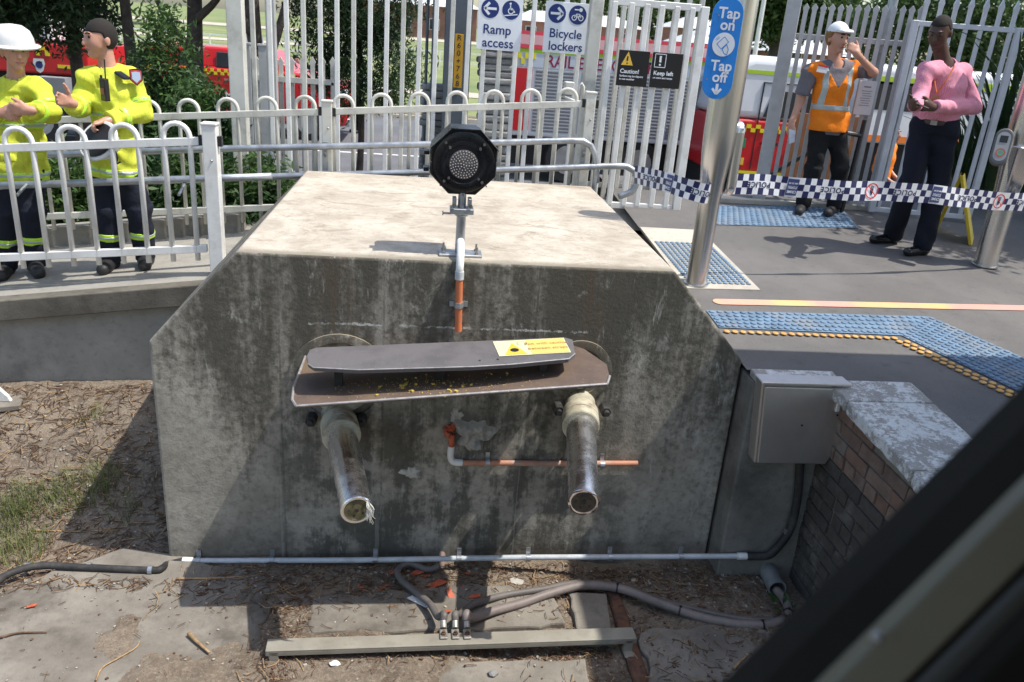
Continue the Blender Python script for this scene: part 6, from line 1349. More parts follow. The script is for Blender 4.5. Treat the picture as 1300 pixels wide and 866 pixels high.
def cloth(name, c, rough=.85, var=.1):
    t = NT(name); n = t.noise(7, 7, .65, None, .6); n2 = t.noise(340, 2, .5); n3 = t.noise(24, 5, .6, (1,1,.6), 1.2)
    k = t.mix(t.rng(n, .32, .68), tuple(x*(1-var) for x in c), tuple(min(1, x*(1+var)) for x in c)); k = t.mix(t.math('MULTIPLY', t.rng(n3, .5, .75), .3), k, tuple(x*.6 for x in c))
    t.bump(t.math('ADD', t.math('MULTIPLY', n2, .12), t.math('ADD', n, t.math('MULTIPLY', n3, .7))), .6, .012); t.b.inputs['Specular IOR Level'].default_value = .25; return t.done(k, rough)
M['hiviz'] = cloth('hi_vis_yellow', (.56,.60,.06), .85, .12); M['silver'] = pm('reflective_silver', (.42,.47,.45), .35, .2, .06, 12); M['limeband'] = flat('lime_band', (.50,.80,.05)); M['navyc'] = cloth('navy_cloth', (.014,.017,.028)); M['blackc'] = cloth('black_cloth', (.012,.012,.013)); M['pink'] = None; M['orangev'] = cloth('hi_vis_orange', (.85,.22,.012), .7, .05); M['greyc'] = cloth('grey_polo', (.16,.15,.165)); M['leather'] = pm('black_leather', (.012,.012,.012), .25, 0, .2, 20); M['bootm'] = pm('black_boot', (.018,.018,.019), .6, 0, .2, 20, .2, 60, .002)
def pink_mat():
    t = NT('pink_checked_shirt'); x, y, z = t.xyz(); s = lambda v, f: t.math('GREATER_THAN', t.math('SINE', t.math('MULTIPLY', v, f)), .2)
    n = t.noise(4, 4); g = t.math('ADD', t.math('MULTIPLY', s(t.math('ADD', x, t.math('MULTIPLY', y, .6)), 700), .5), t.math('MULTIPLY', s(z, 700), .5)); c = t.mix(g, (.66,.22,.31), (.72,.40,.46)); c = t.mix(t.math('MULTIPLY', t.rng(n,.3,.7), .25), c, (.55,.15,.25)); f_ = t.noise(24, 5, .6, (1,1,.6), 1.2); c = t.mix(t.math('MULTIPLY', t.rng(f_,.48,.75), .4), c, (.42,.13,.2)); t.bump(t.math('ADD', n, f_), .6, .009); t.b.inputs['Specular IOR Level'].default_value = .25; return t.done(c, .8)
M['pink'] = pink_mat()
def P3(px, py, y): return PY(px, py, y)
nv = lambda *a: np.array(a, float)
# ---- firefighters
def firefighter(label, base, th, J, hy, hp, hands, hat):
    p = Person(label, base, th, J, hy, hp, M['skinA'], group='firefighters on the walkway'); p.build_body(hands)
    F = p.field(.010, .28); p.torso(F, .026, .035); J_ = p.J; hem = J_['hc'][2]-.14
    F.cone(J_['hc']+nv(0,0,-.18), J_['hc']+nv(0,0,.12), .198, .18, .06, .76, True)
    for q in 'ab': p.arm(F, q, .020, .025, .93, True, (.051,.05,.040))
    ms = (J_['sa']+J_['sb'])/2; F.wrinkle(.012, 32, 1)
    top = ms[2]+.10; F.cone(ms+nv(0,-.01,-.02), ms+nv(0,.0,.075), .115, .085, .03, .9, True); F.cone(ms+nv(0,-.02,.0), ms+nv(0,-.01,.14), .062, .066, 0, 1., True, 's'); F.cut(lambda X,Y,Z: (hem-Z)+0*X+0*Y)
    jk = p.emit('jacket', F, M['hiviz'], p.body)
    for xr, zr_, nm in (((-.018,.018),(hem+.02,ms[2]+.03),'placket'),((.06,.16),(J_['hc'][2]+.02,J_['hc'][2]+.075),'pocket_flap'),((-.16,-.06),(J_['hc'][2]+.02,J_['hc'][2]+.075),'pocket_flap'),((-.15,-.06),(ms[2]-.20,ms[2]-.15),'pocket_flap')):
        F2 = p.field(.010, .28); p.torso(F2, .032, .035); F2.cone(J_['hc']+nv(0,0,-.18), J_['hc']+nv(0,0,.12), .204, .186, .06, .76, True); F2.wrinkle(.012, 32, 1)
        F2.cut(lambda X,Y,Z: np.maximum(np.maximum(xr[0]-(X-ms[0]), (X-ms[0])-xr[1]), np.maximum(np.maximum(zr_[0]-Z, Z-zr_[1]), Y-ms[1]+.03))); 
        if (F2.a < 0).any(): p.emit(nm, F2, M['hiviz'], jk, 0)
    # reflective bands
    def band(z0, hgt, g, mat, nm='reflective_band'):
        F2 = p.field(.010, .28); p.torso(F2, .026+g, .035); F2.cone(J_['hc']+nv(0,0,-.18), J_['hc']+nv(0,0,.12), .198+g, .18+g, .06, .76, True); F2.wrinkle(.012, 32, 1); F2.cut(lambda X,Y,Z: np.abs(Z-z0)-hgt+0*X+0*Y); p.emit(nm, F2, mat, jk, 0)
    zc = J_['hc'][2]; band(ms[2]-.24, .027, .005, M['limeband']); band(ms[2]-.24, .012, .009, M['silver']); band(zc-.085, .03, .005, M['limeband']); band(zc-.085, .013, .009, M['silver'])
    for q in 'ab':
        for (a_, b_), t0, t1, r_ in ((('s','e'),.62,.80,.083),(('e','w'),.5,.66,.077)):
            F3 = p.field(.009, .2); A0, B0 = J_[a_+q], J_[b_+q]
            F3.cone(A0+(B0-A0)*t0, A0+(B0-A0)*t1, r_, r_-.004, 0, 1., True); p.emit('sleeve_band', F3, M['limeband'], jk, 0); F3 = p.field(.009, .2); F3.cone(A0+(B0-A0)*(t0*.62+t1*.38), A0+(B0-A0)*(t0*.38+t1*.62), r_+.003, r_-.001, 0, 1., True); p.emit('sleeve_band', F3, M['silver'], jk, 0)
    F = p.field(.010); p.legs(F, .018, .04, None, (.085,.072,.058)); F.cone(J_['hc']+nv(0,0,-.05), J_['hc']+nv(0,0,.08), .15, .15, .05, .75); F.wrinkle(.008, 24, 2); tr = p.emit('trousers', F, M['navyc'], p.body)
    for q in 'ab':
        A0, B0 = J_['k'+q], J_['f'+q]
        for t0, t1, r_, m_ in ((.50,.66,.091,M['limeband']),(.55,.61,.094,M['silver'])):
            F3 = p.field(.009); F3.cone(A0+(B0-A0)*t0, A0+(B0-A0)*t1, r_, r_-.004, 0, 1., True); p.emit('ankle_band', F3, m_, tr, 0)
    p.shoes(M['bootm'], .008, .12, 'boot'); p.hair(M['hairD'], .009)
    b = MB(); c = p.W(ms+nv(.15,-.0,.035)); b.box(c, (.11,.06,.02), Matrix.Rotation(th,3,'Z') @ Matrix.Rotation(.35,3,'Y')); obj('shoulder_slide', b, M['navyc'], jk, bevel=.008)
    return p, jk
base2 = Vector((-2.28,6.25,ramp_z(-2.28))); yb = 6.25
J2 = dict(head=P3(127,50,yb-.03), sa=P3(112,101,yb-.06), sb=P3(165,99,yb+.05), hc=P3(146,200,yb), ea=P3(101,139,yb-.12), wa=P3(91,131,yb-.34), eb=P3(182,142,yb+.0), wb=P3(136,154,yb-.24), ka=P3(137,262,yb-.05), kb=P3(176,262,yb-.05), fa=P3(139,317,yb-.02), fb=P3(184,318,yb+.0), ta=P3(130,333,yb-.2), tb=P3(184,340,yb-.17))
for q in 'ab': J2['t'+q].z = ramp_z(J2['t'+q].x)+.03; J2['f'+q].z = ramp_z(J2['f'+q].x)+.1
th2 = -.62; toL = lambda v, th: np.array([v[0]*math.cos(th)+v[1]*math.sin(th), -v[0]*math.sin(th)+v[1]*math.cos(th), v[2]])
p2, jk2 = firefighter('bareheaded firefighter in lime coat gesturing, radio on chest', base2, th2, J2, -.15, .05, [('a', toL((-.35,-.7,.25),th2), toL((.75,-.45,-.25),th2), nv(.1,0,1), .28, .9), ('b', toL((-.75,-.55,-.25),th2), toL((.0,.35,-.8),th2), toL((.3,-.8,.4),th2), .85, .4)], None)
# radio, arm badge on the jacket
c = P3(133,114,yb-.25); b = MB(); Rz2 = Matrix.Rotation(th2,3,'Z'); b.box(c, (.06,.035,.15), Rz2); rd = obj('two_way_radio', b, M['black'], jk2, bevel=.006, seg=2); b = MB(); b.tube([c+Vector((.012,0,.07)), c+Vector((.018,0,.2))], .005, 6); b.cyl(c+Vector((-.015,0,.07)), c+Vector((-.015,0,.095)), .008); obj('antenna', b, M['black'], rd)
b = MB(); b.box(c+Rz2 @ Vector((0,-.019,-.01)), (.034,.004,.04), Rz2); obj('radio_panel', b, pm('radio_red', (.3,.09,.06), .5), rd)
ce = P3(173,98,yb-.075); nE = Vector((.35,-.93,.05)).normalized(); uxE = Vector((-nE.y,nE.x,0)).normalized(); uyE = nE.cross(uxE); b = MB(); shp = [(-.042,.05),(0,.058),(.042,.05),(.042,-.02),(0,-.06),(-.042,-.02)]
b.prism([ce+uxE*u+uyE*v for u,v in shp], -nE*.02); bd = obj('arm_badge', b, M['navyc'], jk2); fmB = frame_map(ce,uxE,uyE,.002); b = MB(); put_poly(b,[(u*.85,v*.85) for u,v in shp],fmB); obj('badge_border', b, flat('badge_red',(.55,.06,.06)), bd, fix=False); b = MB(); put_poly(b,[(u*.65,v*.65) for u,v in shp],frame_map(ce,uxE,uyE,.004)); obj('badge_centre', b, flat('badge_blue',(.45,.55,.68)), bd, fix=False)
# helmet held in his left hand
hl = P3(124,178,yb-.36); he = thing('fire_helmet', 'white helmet with dark lining hanging from the second firefighter\'s hand', 'helmet', hl); M['helm'] = pm('helmet_white', (.68,.68,.66), .3, 0, .05, 9)
ax = Vector((-.3,-.75,.5)).normalized(); b = MB(); b.lathe([(.145,0),(.15,-.01),(.128,-.015),(.122,-.05),(.10,-.10),(.06,-.13),(.01,-.14)], hl, ax, 28); obj('shell', b, M['helm'], he, smooth=40); b = MB(); b.lathe([(.126,-.002),(.122,-.006),(.1,-.06),(.02,-.08)], hl+ax*.006, ax, 24); obj('lining', b, M['black'], he, smooth=40)
b = MB(); b.tube(bez([hl+Vector((.1,-.05,-.02)), hl+Vector((.14,-.06,-.1)), hl+Vector((.1,-.06,-.2)), hl+Vector((.12,-.06,-.24))],5), .007, 6); b.tube(bez([hl+Vector((.1,-.05,-.05)), hl+Vector((.1,-.06,-.15)), hl+Vector((.16,-.06,-.13))],5), .006, 6); obj('chin_strap', b, M['black'], he)
base1 = Vector((-3.05,6.3,ramp_z(-3.05))); y1 = 6.3
J1 = dict(head=P3(19,66,y1-.04), sa=P3(-6,114,y1+.03), sb=P3(49,113,y1-.05), hc=P3(22,205,y1), ea=P3(-22,150,y1-.08), wa=P3(0,143,y1-.30), eb=P3(64,143,y1-.14), wb=P3(38,140,y1-.34), ka=P3(8,268,y1-.04), kb=P3(40,266,y1-.04), fa=P3(5,322,y1), fb=P3(42,320,y1), ta=P3(0,342,y1-.2), tb=P3(48,340,y1-.2))
for q in 'ab': J1['t'+q].z = ramp_z(J1['t'+q].x)+.03; J1['f'+q].z = ramp_z(J1['f'+q].x)+.1
th1 = .35
p1, jk1 = firefighter('firefighter in lime coat and white helmet with hands clasped, at left edge', base1, th1, J1, .3, .02, [('a', toL((.9,-.25,-.1),th1), toL((.1,.9,.1),th1), nv(0,-.3,1), .55, .4), ('b', toL((-.95,-.15,.02),th1), toL((-.1,.9,.1),th1), nv(0,-.2,1), .55, .4)], None)
b = MB(); hc_ = p1.W(p1.hp_((0,.015,.045))); b.lathe([(.165,-.01),(.17,0),(.135,.012),(.13,.05),(.11,.1),(.07,.13),(.01,.14)], hc_, (0.05,-.1,1), 28); hm = obj('fire_helmet', b, M['helm'], smooth=40); tag(hm, 'white helmet on the head of the leftmost firefighter', 'helmet')
# ---- man in orange vest
g3 = PG(1037,268); y3 = g3.y; base3 = Vector((g3.x, y3, plat_z(y3))); 
J3 = dict(head=P3(1063,49,y3-.02), sa=P3(1028,90,y3), sb=P3(1091,88,y3), hc=P3(1052,158,y3), ea=P3(1016,128,y3+.02), wa=P3(1005,156,y3-.04), eb=P3(1109,92,y3-.16), wb=P3(1089,70,y3-.2), ka=P3(1034,212,y3-.04), kb=P3(1067,212,y3-.04), fa=P3(1018,262,y3), fb=P3(1058,264,y3), ta=P3(1014,270,y3-.2), tb=P3(1050,274,y3-.2))
for q in 'ab': J3['t'+q].z = plat_z(J3['t'+q].y)+.03; J3['f'+q].z = plat_z(J3['f'+q].y)+.1
p3 = Person('man in orange vest and white cap touching his face by the palisade fence', base3, .05, J3, .25, .08, M['skinA']); p3.build_body([('a', nv(-.1,-.1,-1), nv(.9,-.1,0), nv(.2,-1,0), .5, .3), ('b', nv(-.55,.1,.55), nv(-.6,.7,-.3), nv(.3,.2,1), .7, .5)])
F = p3.field(.010, .25); p3.torso(F, .014, .05)
for q in 'ab': F.cone(p3.J['s'+q], p3.J['s'+q]+(p3.J['e'+q]-p3.J['s'+q])*.8, .068, .072, .04, 1., True)
ms3 = (p3.J['sa']+p3.J['sb'])/2; F.cone(p3.J['hc']+nv(0,0,-.1), p3.J['hc']+nv(0,0,.1), .168, .162, .05, .72, True); F.wrinkle(.004, 26, 3); F.cone(ms3+nv(0,0,0), ms3+nv(0,.0,.075), .078, .07, .02, 1., True); F.cone(ms3+nv(0,-.03,.02), ms3+nv(0,-.03,.14), .058, .064, 0, 1., True, 's'); F.cut(lambda X,Y,Z: (p3.J['hc'][2]-.09-Z)+0*X+0*Y); p3.emit('polo_shirt', F, M['greyc'], p3.body)
def vest_field(g):
    F = p3.field(.010, .25); p3.torso(F, .03+g, .05); F.cone(p3.J['hc']+nv(0,0,-.1), p3.J['hc']+nv(0,0,.1), .188+g, .178+g, .05, .78, True); F.wrinkle(.008, 24, 4)
    for q in 'ab': sgn_ = -1 if q == 'a' else 1; F.cone(p3.J['s'+q]+nv(sgn_*.055,0,-.20), p3.J['s'+q]+nv(sgn_*.06,0,.1), .055, .06, 0, 1., False, 's')
    F.cut(lambda X,Y,Z: np.minimum((Z-(ms3[2]-.16))*1.0-np.abs(X-ms3[0])*1.5, .02-Y+ms3[1])+0*X); F.cut(lambda X,Y,Z: (p3.J['hc'][2]-.06-Z)+0*X+0*Y); return F
vs = p3.emit('safety_vest', vest_field(0), M['orangev'], p3.body)
F = vest_field(.005); zb3 = p3.J['hc'][2]+.16; F.cut(lambda X,Y,Z: np.abs(Z-zb3)-.028+0*X+0*Y); p3.emit('reflective_band', F, M['silver'], vs, 0)
for sx_ in (-1,1):
    F = vest_field(.005); F.cut(lambda X,Y,Z,q=sx_: np.maximum(np.abs(X-ms3[0]-q*.115)-.026, zb3+.02-Z)+0*Y); p3.emit('reflective_band', F, M['silver'], vs, 0)
c = P3(1044,88,y3-.185); b = MB(); b.box(c, (.10,.006,.06), Matrix.Rotation(.1,3,'Y')); cd_ = obj('name_card', b, M['vwhite'], vs); b = MB(); b.box(c+Vector((0,-.004,.028)), (.098,.004,.014), Matrix.Rotation(.1,3,'Y')); obj('card_header', b, M['redink'], cd_)
F = p3.field(.010); p3.legs(F, .014, .04, None, (.084,.068,.06)); F.cone(p3.J['hc']+nv(0,0,-.04), p3.J['hc']+nv(0,0,.04), .152, .15, .05, .74); F.wrinkle(.007, 24, 5); p3.emit('trousers', F, M['blackc'], p3.body); p3.shoes(M['bootm'], .004, .07); p3.hair(M['hairS'], .016, -.13, .05)
F = Field(p3.J['head']-.22, p3.J['head']+.22, .009); F.ell(p3.hp_((0,.012,.035)), (.094,.115,.115), p3.headR(), 0); F.cone(p3.hp_((-.05,-.10,.062)), p3.hp_((.05,-.10,.062)), .03, .03, .02); F.cut(lambda X,Y,Z: (p3.J['head'][2]+.05-Z)+0*X+0*Y); cp3 = p3.emit('white_cap', F, pm('cap_white', (.7,.72,.74), .7, 0, .06, 9), p3.body)
b = MB(); c = P3(1004,172,y3-.1); b.prism([c+Vector((-.03,0,.06)),c+Vector((.02,-.02,.05)),c+Vector((.04,0,-.06)),c+Vector((0,.01,-.08))], (.006,-.006,0)); o = obj('folded_paper', b, pm('paper_blue_white', (.6,.63,.7), .7)); tag(o, 'folded paper in the hand of the man in the orange vest', 'paper')
# ---- man in pink shirt
g4 = PG(1147,320); y4 = g4.y; base4 = Vector((g4.x, y4, plat_z(y4))); ya_, yb_ = PG(1118,308).y, PG(1158,324).y
J4 = dict(head=P3(1193,42,y4-.03), sa=P3(1176,90,y4-.06), sb=P3(1221,92,y4+.06), hc=P3(1187,158,y4), ea=P3(1167,125,y4-.14), wa=P3(1160,136,y4-.36), eb=P3(1236,136,y4-.02), wb=P3(1183,136,y4-.30), ka=P3(1156,232,y4-.05), kb=P3(1190,236,y4-.05), fa=P3(1133,300,ya_+.03), fb=P3(1172,312,yb_+.06), ta=P3(1108,309,ya_-.02), tb=P3(1151,326,yb_-.02))
for q in 'ab': J4['t'+q].z = plat_z(J4['t'+q].y)+.03; J4['f'+q].z = plat_z(J4['f'+q].y)+.1
th4 = -.65
p4 = Person('man in pink checked shirt looking down at his phone', base4, th4, J4, -.15, .42, M['skinD']); p4.build_body([('a', toL((-.5,-.45,.1),th4), nv(0,-.2,1), nv(-.4,-.6,.6), .7, .5), ('b', toL((-.95,-.2,.05),th4), nv(0,.3,1), nv(-.3,-.5,.8), .6, .4)])
F = p4.field(.010, .25); p4.torso(F, .020, .03, .020)
for q in 'ab': p4.arm(F, q, .014, .025, .95, True, (.052,.050,.038))
ms4 = (p4.J['sa']+p4.J['sb'])/2; F.wrinkle(.0065, 30, 6); F.cone(ms4+nv(0,0,-.01), ms4+nv(0,.0,.07), .082, .07, .02, 1., True); F.cone(ms4+nv(0,-.02,.02), ms4+nv(0,-.02,.14), .062, .066, 0, 1., True, 's'); F.cut(lambda X,Y,Z: (p4.J['hc'][2]+.02-Z)+0*X+0*Y); p4.emit('shirt', F, M['pink'], p4.body)
F = p4.field(.010); p4.legs(F, .014, .04, None, (.09,.072,.066)); F.cone(p4.J['hc']+nv(0,0,-.06), p4.J['hc']+nv(0,0,.04), .160, .158, .05, .78, True); F.wrinkle(.007, 24, 7); p4.emit('trousers', F, cloth('dark_navy_trousers', (.010,.012,.022)), p4.body)
F = p4.field(.009); F.cone(p4.J['hc']+nv(0,0,.0), p4.J['hc']+nv(0,0,.04), .168, .167, 0, .78, True); bl = p4.emit('belt', F, pm('brown_belt', (.06,.035,.025), .4), p4.body)
c = p4.W(p4.J['hc']+nv(0,-.142,.02)); b = MB(); b.box(c, (.05,.012,.036), Matrix.Rotation(th4,3,'Z')); obj('buckle', b, M['bolt'], bl)
p4.shoes(M['leather'], 0, .05); p4.hair(M['hairD'], .004, -.1, .07)
ly = MB(); a0 = p4.W(ms4+nv(-.06,-.09,.045)); a1 = p4.W(ms4+nv(.07,-.09,.045)); e0 = p4.W(ms4+nv(.0,-.175,-.17)); ly.tube(bez([a0, p4.W(ms4+nv(-.045,-.15,-.06)), e0],5), .006, 5); ly.tube(bez([a1, p4.W(ms4+nv(.045,-.15,-.06)), e0],5), .006, 5); ln_ = obj('lanyard', ly, flat('lanyard_orange', (.62,.16,.03)), p4.body); b = MB(); b.box(e0-Vector((0,.0,.035)), (.055,.006,.05), Matrix.Rotation(th4,3,'Z')); obj('pass_card', b, pm('card_brown', (.35,.2,.1), .5), ln_)
c = (J4['wa']+J4['wb'])/2+Vector((-.075,-.07,.02)); b = MB(); b.box(c, (.075,.145,.009), Matrix.Rotation(.9,3,'Z') @ Matrix.Rotation(.3,3,'X')); o = obj('mobile_phone', b, M['black'], bevel=.003); tag(o, 'black mobile phone in the hands of the man in the pink shirt', 'phone')
# ---- distant people
def bystander(label, px, pyfeet, y, z, shirt, trousers, theta, hgt=1.74, skin='skinA'):
    x = PY(px, pyfeet, y).x; B0 = Vector((x, y, z)); q = hgt/1.75; Rz = Matrix.Rotation(theta,3,'Z'); L = lambda a,b_,c: B0+Rz @ (Vector((a,b_,c))*q)
    J = dict(head=L(0,-.02,1.63), sa=L(-.18,0,1.42), sb=L(.18,0,1.42), hc=L(0,0,.95), ea=L(-.24,.02,1.14), wa=L(-.2,-.16,1.0), eb=L(.24,.02,1.14), wb=L(.2,-.16,1.0), ka=L(-.09,-.02,.5), kb=L(.1,-.02,.5), fa=L(-.1,.02,.1), fb=L(.12,.02,.1), ta=L(-.13,-.17,.03), tb=L(.15,-.17,.03))
    p = Person(label, B0, theta, J, 0, 0, M[skin], h=.02, group='people standing beyond the fences'); p.build_body([('a', nv(0,-.6,-.6), nv(1,0,0), nv(0,-1,.4), .5, .4), ('b', nv(0,-.6,-.6), nv(-1,0,0), nv(0,-1,.4), .5, .4)])
    F = p.field(.02, .25); p.torso(F, .028, .05); [p.arm(F, k_, .022, .04, .4, True, (.056,.05,.04)) for k_ in 'ab']; F.cut(lambda X,Y,Z: (p.J['hc'][2]-.02-Z)+0*X+0*Y); p.emit('shirt', F, shirt, p.body)
    F = p.field(.02); p.legs(F, .02, .04, None, (.104,.076,.064)); F.cone(p.J['hc']+nv(0,0,-.06), p.J['hc']+nv(0,0,.04), .165, .16, .05, .78, True); p.emit('trousers', F, trousers, p.body); p.shoes(M['bootm'], 0, .06); p.hair(M['hairD'], .01); return p
M['lblue'] = cloth('light_blue_shirt', (.30,.40,.62)); M['dblue'] = cloth('dark_blue_shirt', (.02,.03,.07))
bystander('person in light blue shirt standing beyond the tall bars', 455, 135, 21.5, ZR, M['lblue'], M['blackc'], -1.2)
bystander('person in dark clothes beside the slim trunk', 183, 80, 24.0, ZR, M['blackc'], M['blackc'], .6)
bystander('person in pale blue shirt behind the red ute', 356, 100, 22.8, ZR, M['lblue'], M['navyc'], .3)
bystander('person in navy shirt by the ute bonnet', 376, 100, 22.5, ZR, M['dblue'], M['navyc'], .9)
bystander('person in navy shirt under the drooping tree', 402, 100, 23.0, ZR, M['dblue'], M['navyc'], -.5)
bystander('person in dark blue shirt right of the drooping foliage', 425, 100, 23.4, ZR, M['dblue'], M['navyc'], -.9)
bystander('person in orange top and dark trousers behind the open gate leaf', 1117, 230, 11.2, ZR+.1, M['orangev'], M['navyc'], .8)
# ---------------------------------------------------------------- litter on the pit floor
R = random.Random(17)
def surf(x, y): return max(float(soil_z(x, y)), -1.398 if (x < -.8 and x > -2.3 and y < 4.0) or (-.55 < x < .9 and (y < 3.3 or 3.58 < y < 3.9)) or (x > 1.2 and y < 3.5) else -9)
def shard(label, px, py, s, rot):
    p = PZ(px, py, -1.40); z = surf(p.x, p.y); b = MB(); pts = []
    rr = random.Random(int(px*7+py)); n = rr.randint(4,5); a0 = rr.uniform(0,6)
    for i in range(n): a = a0+6.283*i/n; q = s*rr.uniform(.55,1.2); pts.append(Vector((q*math.cos(a)*1.5, q*math.sin(a)*.6, 0)))
    Rm = Matrix.Rotation(rot,3,'Z') @ Matrix.Rotation(rr.uniform(-.5,.5),3,'Y') @ Matrix.Rotation(rr.uniform(-.4,.4),3,'X'); b.prism([Vector((p.x,p.y,z+.014))+Rm @ q for q in pts], Rm @ Vector((0,0,-.004))); o = obj('plastic_shard', b, M['shard']); tag(o, label, 'shard', 'orange plastic shards below the broken conduit')
for i, (px, py, s, r, l) in enumerate([(572,757,.045,1.9,'long bright orange shard just behind the cable lugs'),(568,778,.04,1.2,'pale orange shard touching the first cable'),(603,760,.03,.2,'orange shard right of the cable loop'),(529,726,.05,.1,'largest flat orange shard under the cable loop'),(541,728,.03,.8,'orange shard beside the largest flat one'),(498,727,.025,.3,'orange shard at the left of the cable loop'),(553,742,.05,.25,'thin reddish shard in the shade behind the lugs'),(594,729,.022,.6,'small orange shard right of the pipe stub'),(587,746,.022,1.,'small reddish shard right of the long shard'),(459,746,.03,1.5,'upright orange shard left of the bunch'),(486,744,.022,.4,'small orange shard between the loop and the left ones'),(40,772,.03,.4,'lone orange shard on the slab at far left'),(97,483,.03,.2,'tiny orange shard at the foot of the retaining wall')]):
    shard(l, px, py, s, r)
# twigs, needles and leaf litter
def strips(name, region, n, L, w_, mat, seed, curve=.3):
    Rn = np.random.default_rng(seed); V = []; Fs = []; k = 0
    while k < n:
        x, y = region(Rn)
        l = L*Rn.uniform(.3,1.2); a = Rn.uniform(0,6.283); c, s = math.cos(a), math.sin(a); z = surf(x, y)+Rn.uniform(.003,.016); dz = Rn.uniform(-.15,.15)*l; bd = Rn.uniform(-curve,curve)*l; o = len(V)
        for f in (-.5,0,.5):
            off = bd*(.25-f*f)*2; px_, py_ = x+c*l*f-s*off, y+s*l*f+c*off; zz = z+dz*f; V += [(px_-s*w_, py_+c*w_, zz+.002), (px_+s*w_, py_-c*w_, zz+.002), (px_, py_, zz-.002)]
        for i in range(2):
            for m in range(3): Fs.append((o+i*3+m, o+i*3+(m+1)%3, o+i*3+3+(m+1)%3, o+i*3+3+m))
        k += 1
    return tag(obj(name, np_mesh(name, V, Fs), mat), kind='stuff')
M['straw'] = pm('dry_straw', (.34,.22,.11), .8, 0, .35, 30); M['straw2'] = pm('dark_needles', (.13,.075,.045), .85, 0, .4, 30); M['pale'] = pm('pale_chips', (.34,.31,.26), .85, 0, .2, 30)
def reg_left(Rn):
    return Rn.uniform(-3.6,-1.52), Rn.uniform(3.9,5.55)
def reg_pit(Rn):
    u = Rn.random()
    if u < .45: return Rn.uniform(-1.45,2.2), 4.16-abs(Rn.normal())*.22
    if u < .6: return -.70+Rn.normal()*.07, Rn.uniform(2.4,4.0)
    if u < .78: return Rn.uniform(-.7,1.1), 3.42+Rn.normal()*.05
    return Rn.uniform(.8,2.3), Rn.uniform(2.6,4.1)
def reg_slab(Rn): return Rn.uniform(-2.6,2.2), Rn.uniform(2.2,4.1)
strips('leaf_litter', reg_left, 2600, .09, .0022, M['straw2'], 1); strips('dry_twigs', reg_left, 420, .14, .003, M['straw'], 2)
strips('leaf_litter', reg_pit, 2600, .06, .0018, M['straw2'], 3); strips('dry_twigs', reg_pit, 380, .10, .0024, M['straw'], 4, .6); strips('leaf_litter', reg_slab, 200, .05, .0014, M['straw2'], 5, .15)
def chips(name, region, n, smin, smax, mat, seed):
    Rn = np.random.default_rng(seed); b = MB()
    for i in range(n):
        x, y = region(Rn); s = Rn.uniform(smin,smax); b.box((x,y,surf(x,y)+s*.3+.002),(s*1.5,s,s*.7),Matrix.Rotation(Rn.uniform(0,3),3,'Z') @ Matrix.Rotation(Rn.uniform(-.4,.4),3,'X'))
    return tag(obj(name, b, mat), kind='stuff')
chips('gravel', reg_pit, 380, .004, .013, M['pale'], 6); chips('gravel', reg_slab, 260, .003, .009, M['pale'], 7); chips('gravel', reg_left, 300, .004, .014, M['pale'], 8); chips('dark_grit', reg_pit, 600, .004, .014, M['straw2'], 9); chips('dark_grit', reg_slab, 260, .003, .010, M['straw2'], 10)
def stick(label, pix, r, mat='straw'):
    P = [PZ(x, y, -1.40) for x, y in pix]; P = [Vector((p.x,p.y,surf(p.x,p.y)+r+.004)) for p in P]; b = MB(); b.tube(bez(P,6), r, 6, r1=r*.5); o = obj('stick', b, M[mat], smooth=True); tag(o, label, 'stick', 'sticks on the pit floor')
stick('pale bent stick on the slab at lower left', [(240,808),(250,818),(266,832)], .012); stick('long straight dry stem along the conduit foot', [(224,737),(270,735),(310,733)], .007); stick('curved dry stem on the left slab', [(122,866),(130,850),(150,838),(172,825),(178,815)], .005); stick('reddish curved stick at far left', [(0,812),(25,806),(60,805)], .007, 'straw2'); stick('small brown stick on the dark right slab', [(930,852),(940,842),(950,833)], .008); stick('long dry stem in front of the bar', [(600,835),(620,838),(650,836)], .006, 'straw2'); stick('dry stem lying on the left embankment', [(85,503),(120,497),(145,492)], .012); stick('thin dry stem across the embankment', [(40,676),(90,677),(150,677)], .006)
def rubble(name, label, px, py, s, mat, cat='rubble', flat_=.5):
    p = PZ(px,py,-1.4); rr = random.Random(int(px)); b = MB(); bm = bmesh.new(); bmesh.ops.create_icosphere(bm, subdivisions=2, radius=s)
    for v in bm.verts: v.co *= rr.uniform(.72,1.15); v.co.z *= flat_; v.co.x *= 1.4
    b.add([v.co+Vector((p.x,p.y,surf(p.x,p.y)+s*flat_*.6)) for v in bm.verts], [tuple(v.index for v in f.verts) for f in bm.faces]); bm.free(); tag(obj(name, b, mat), label, cat)
M['stone'] = pm('grey_stone', (.26,.25,.24), .9, 0, .3, 20, .3, 60, .004)
rubble('concrete_chunk', 'white broken concrete chunk in front of the bar', 664, 842, .042, M['spall']); rubble('stone', 'small dark grey stone right of the white chunk', 626, 857, .02, M['stone'], 'stone', .7); rubble('concrete_chunk', 'flat pale lump behind the cables', 655, 738, .035, M['spall'], 'rubble', .35); rubble('paper_scrap', 'crumpled white scrap in front of the bar at left', 425, 845, .022, M['whiteplastic'], 'litter'); rubble('stone', 'pale stone under the thick cable', 806, 733, .018, M['pale'], 'stone')
rubble('concrete_chunk', 'pale cement lump on the left embankment', 30, 553, .09, M['slab'], 'rubble', .35)
b = MB(); p = PZ(532,765,-1.39); b.prism([p+Vector((-.07,.03,.004)),p+Vector((-.04,.05,.004)),p+Vector((.07,-.03,.004)),p+Vector((.04,-.05,.004))],(0,0,.006)); tag(obj('plastic_offcut', b, M['whiteplastic']), 'white plastic offcut lying left of the cables', 'litter')
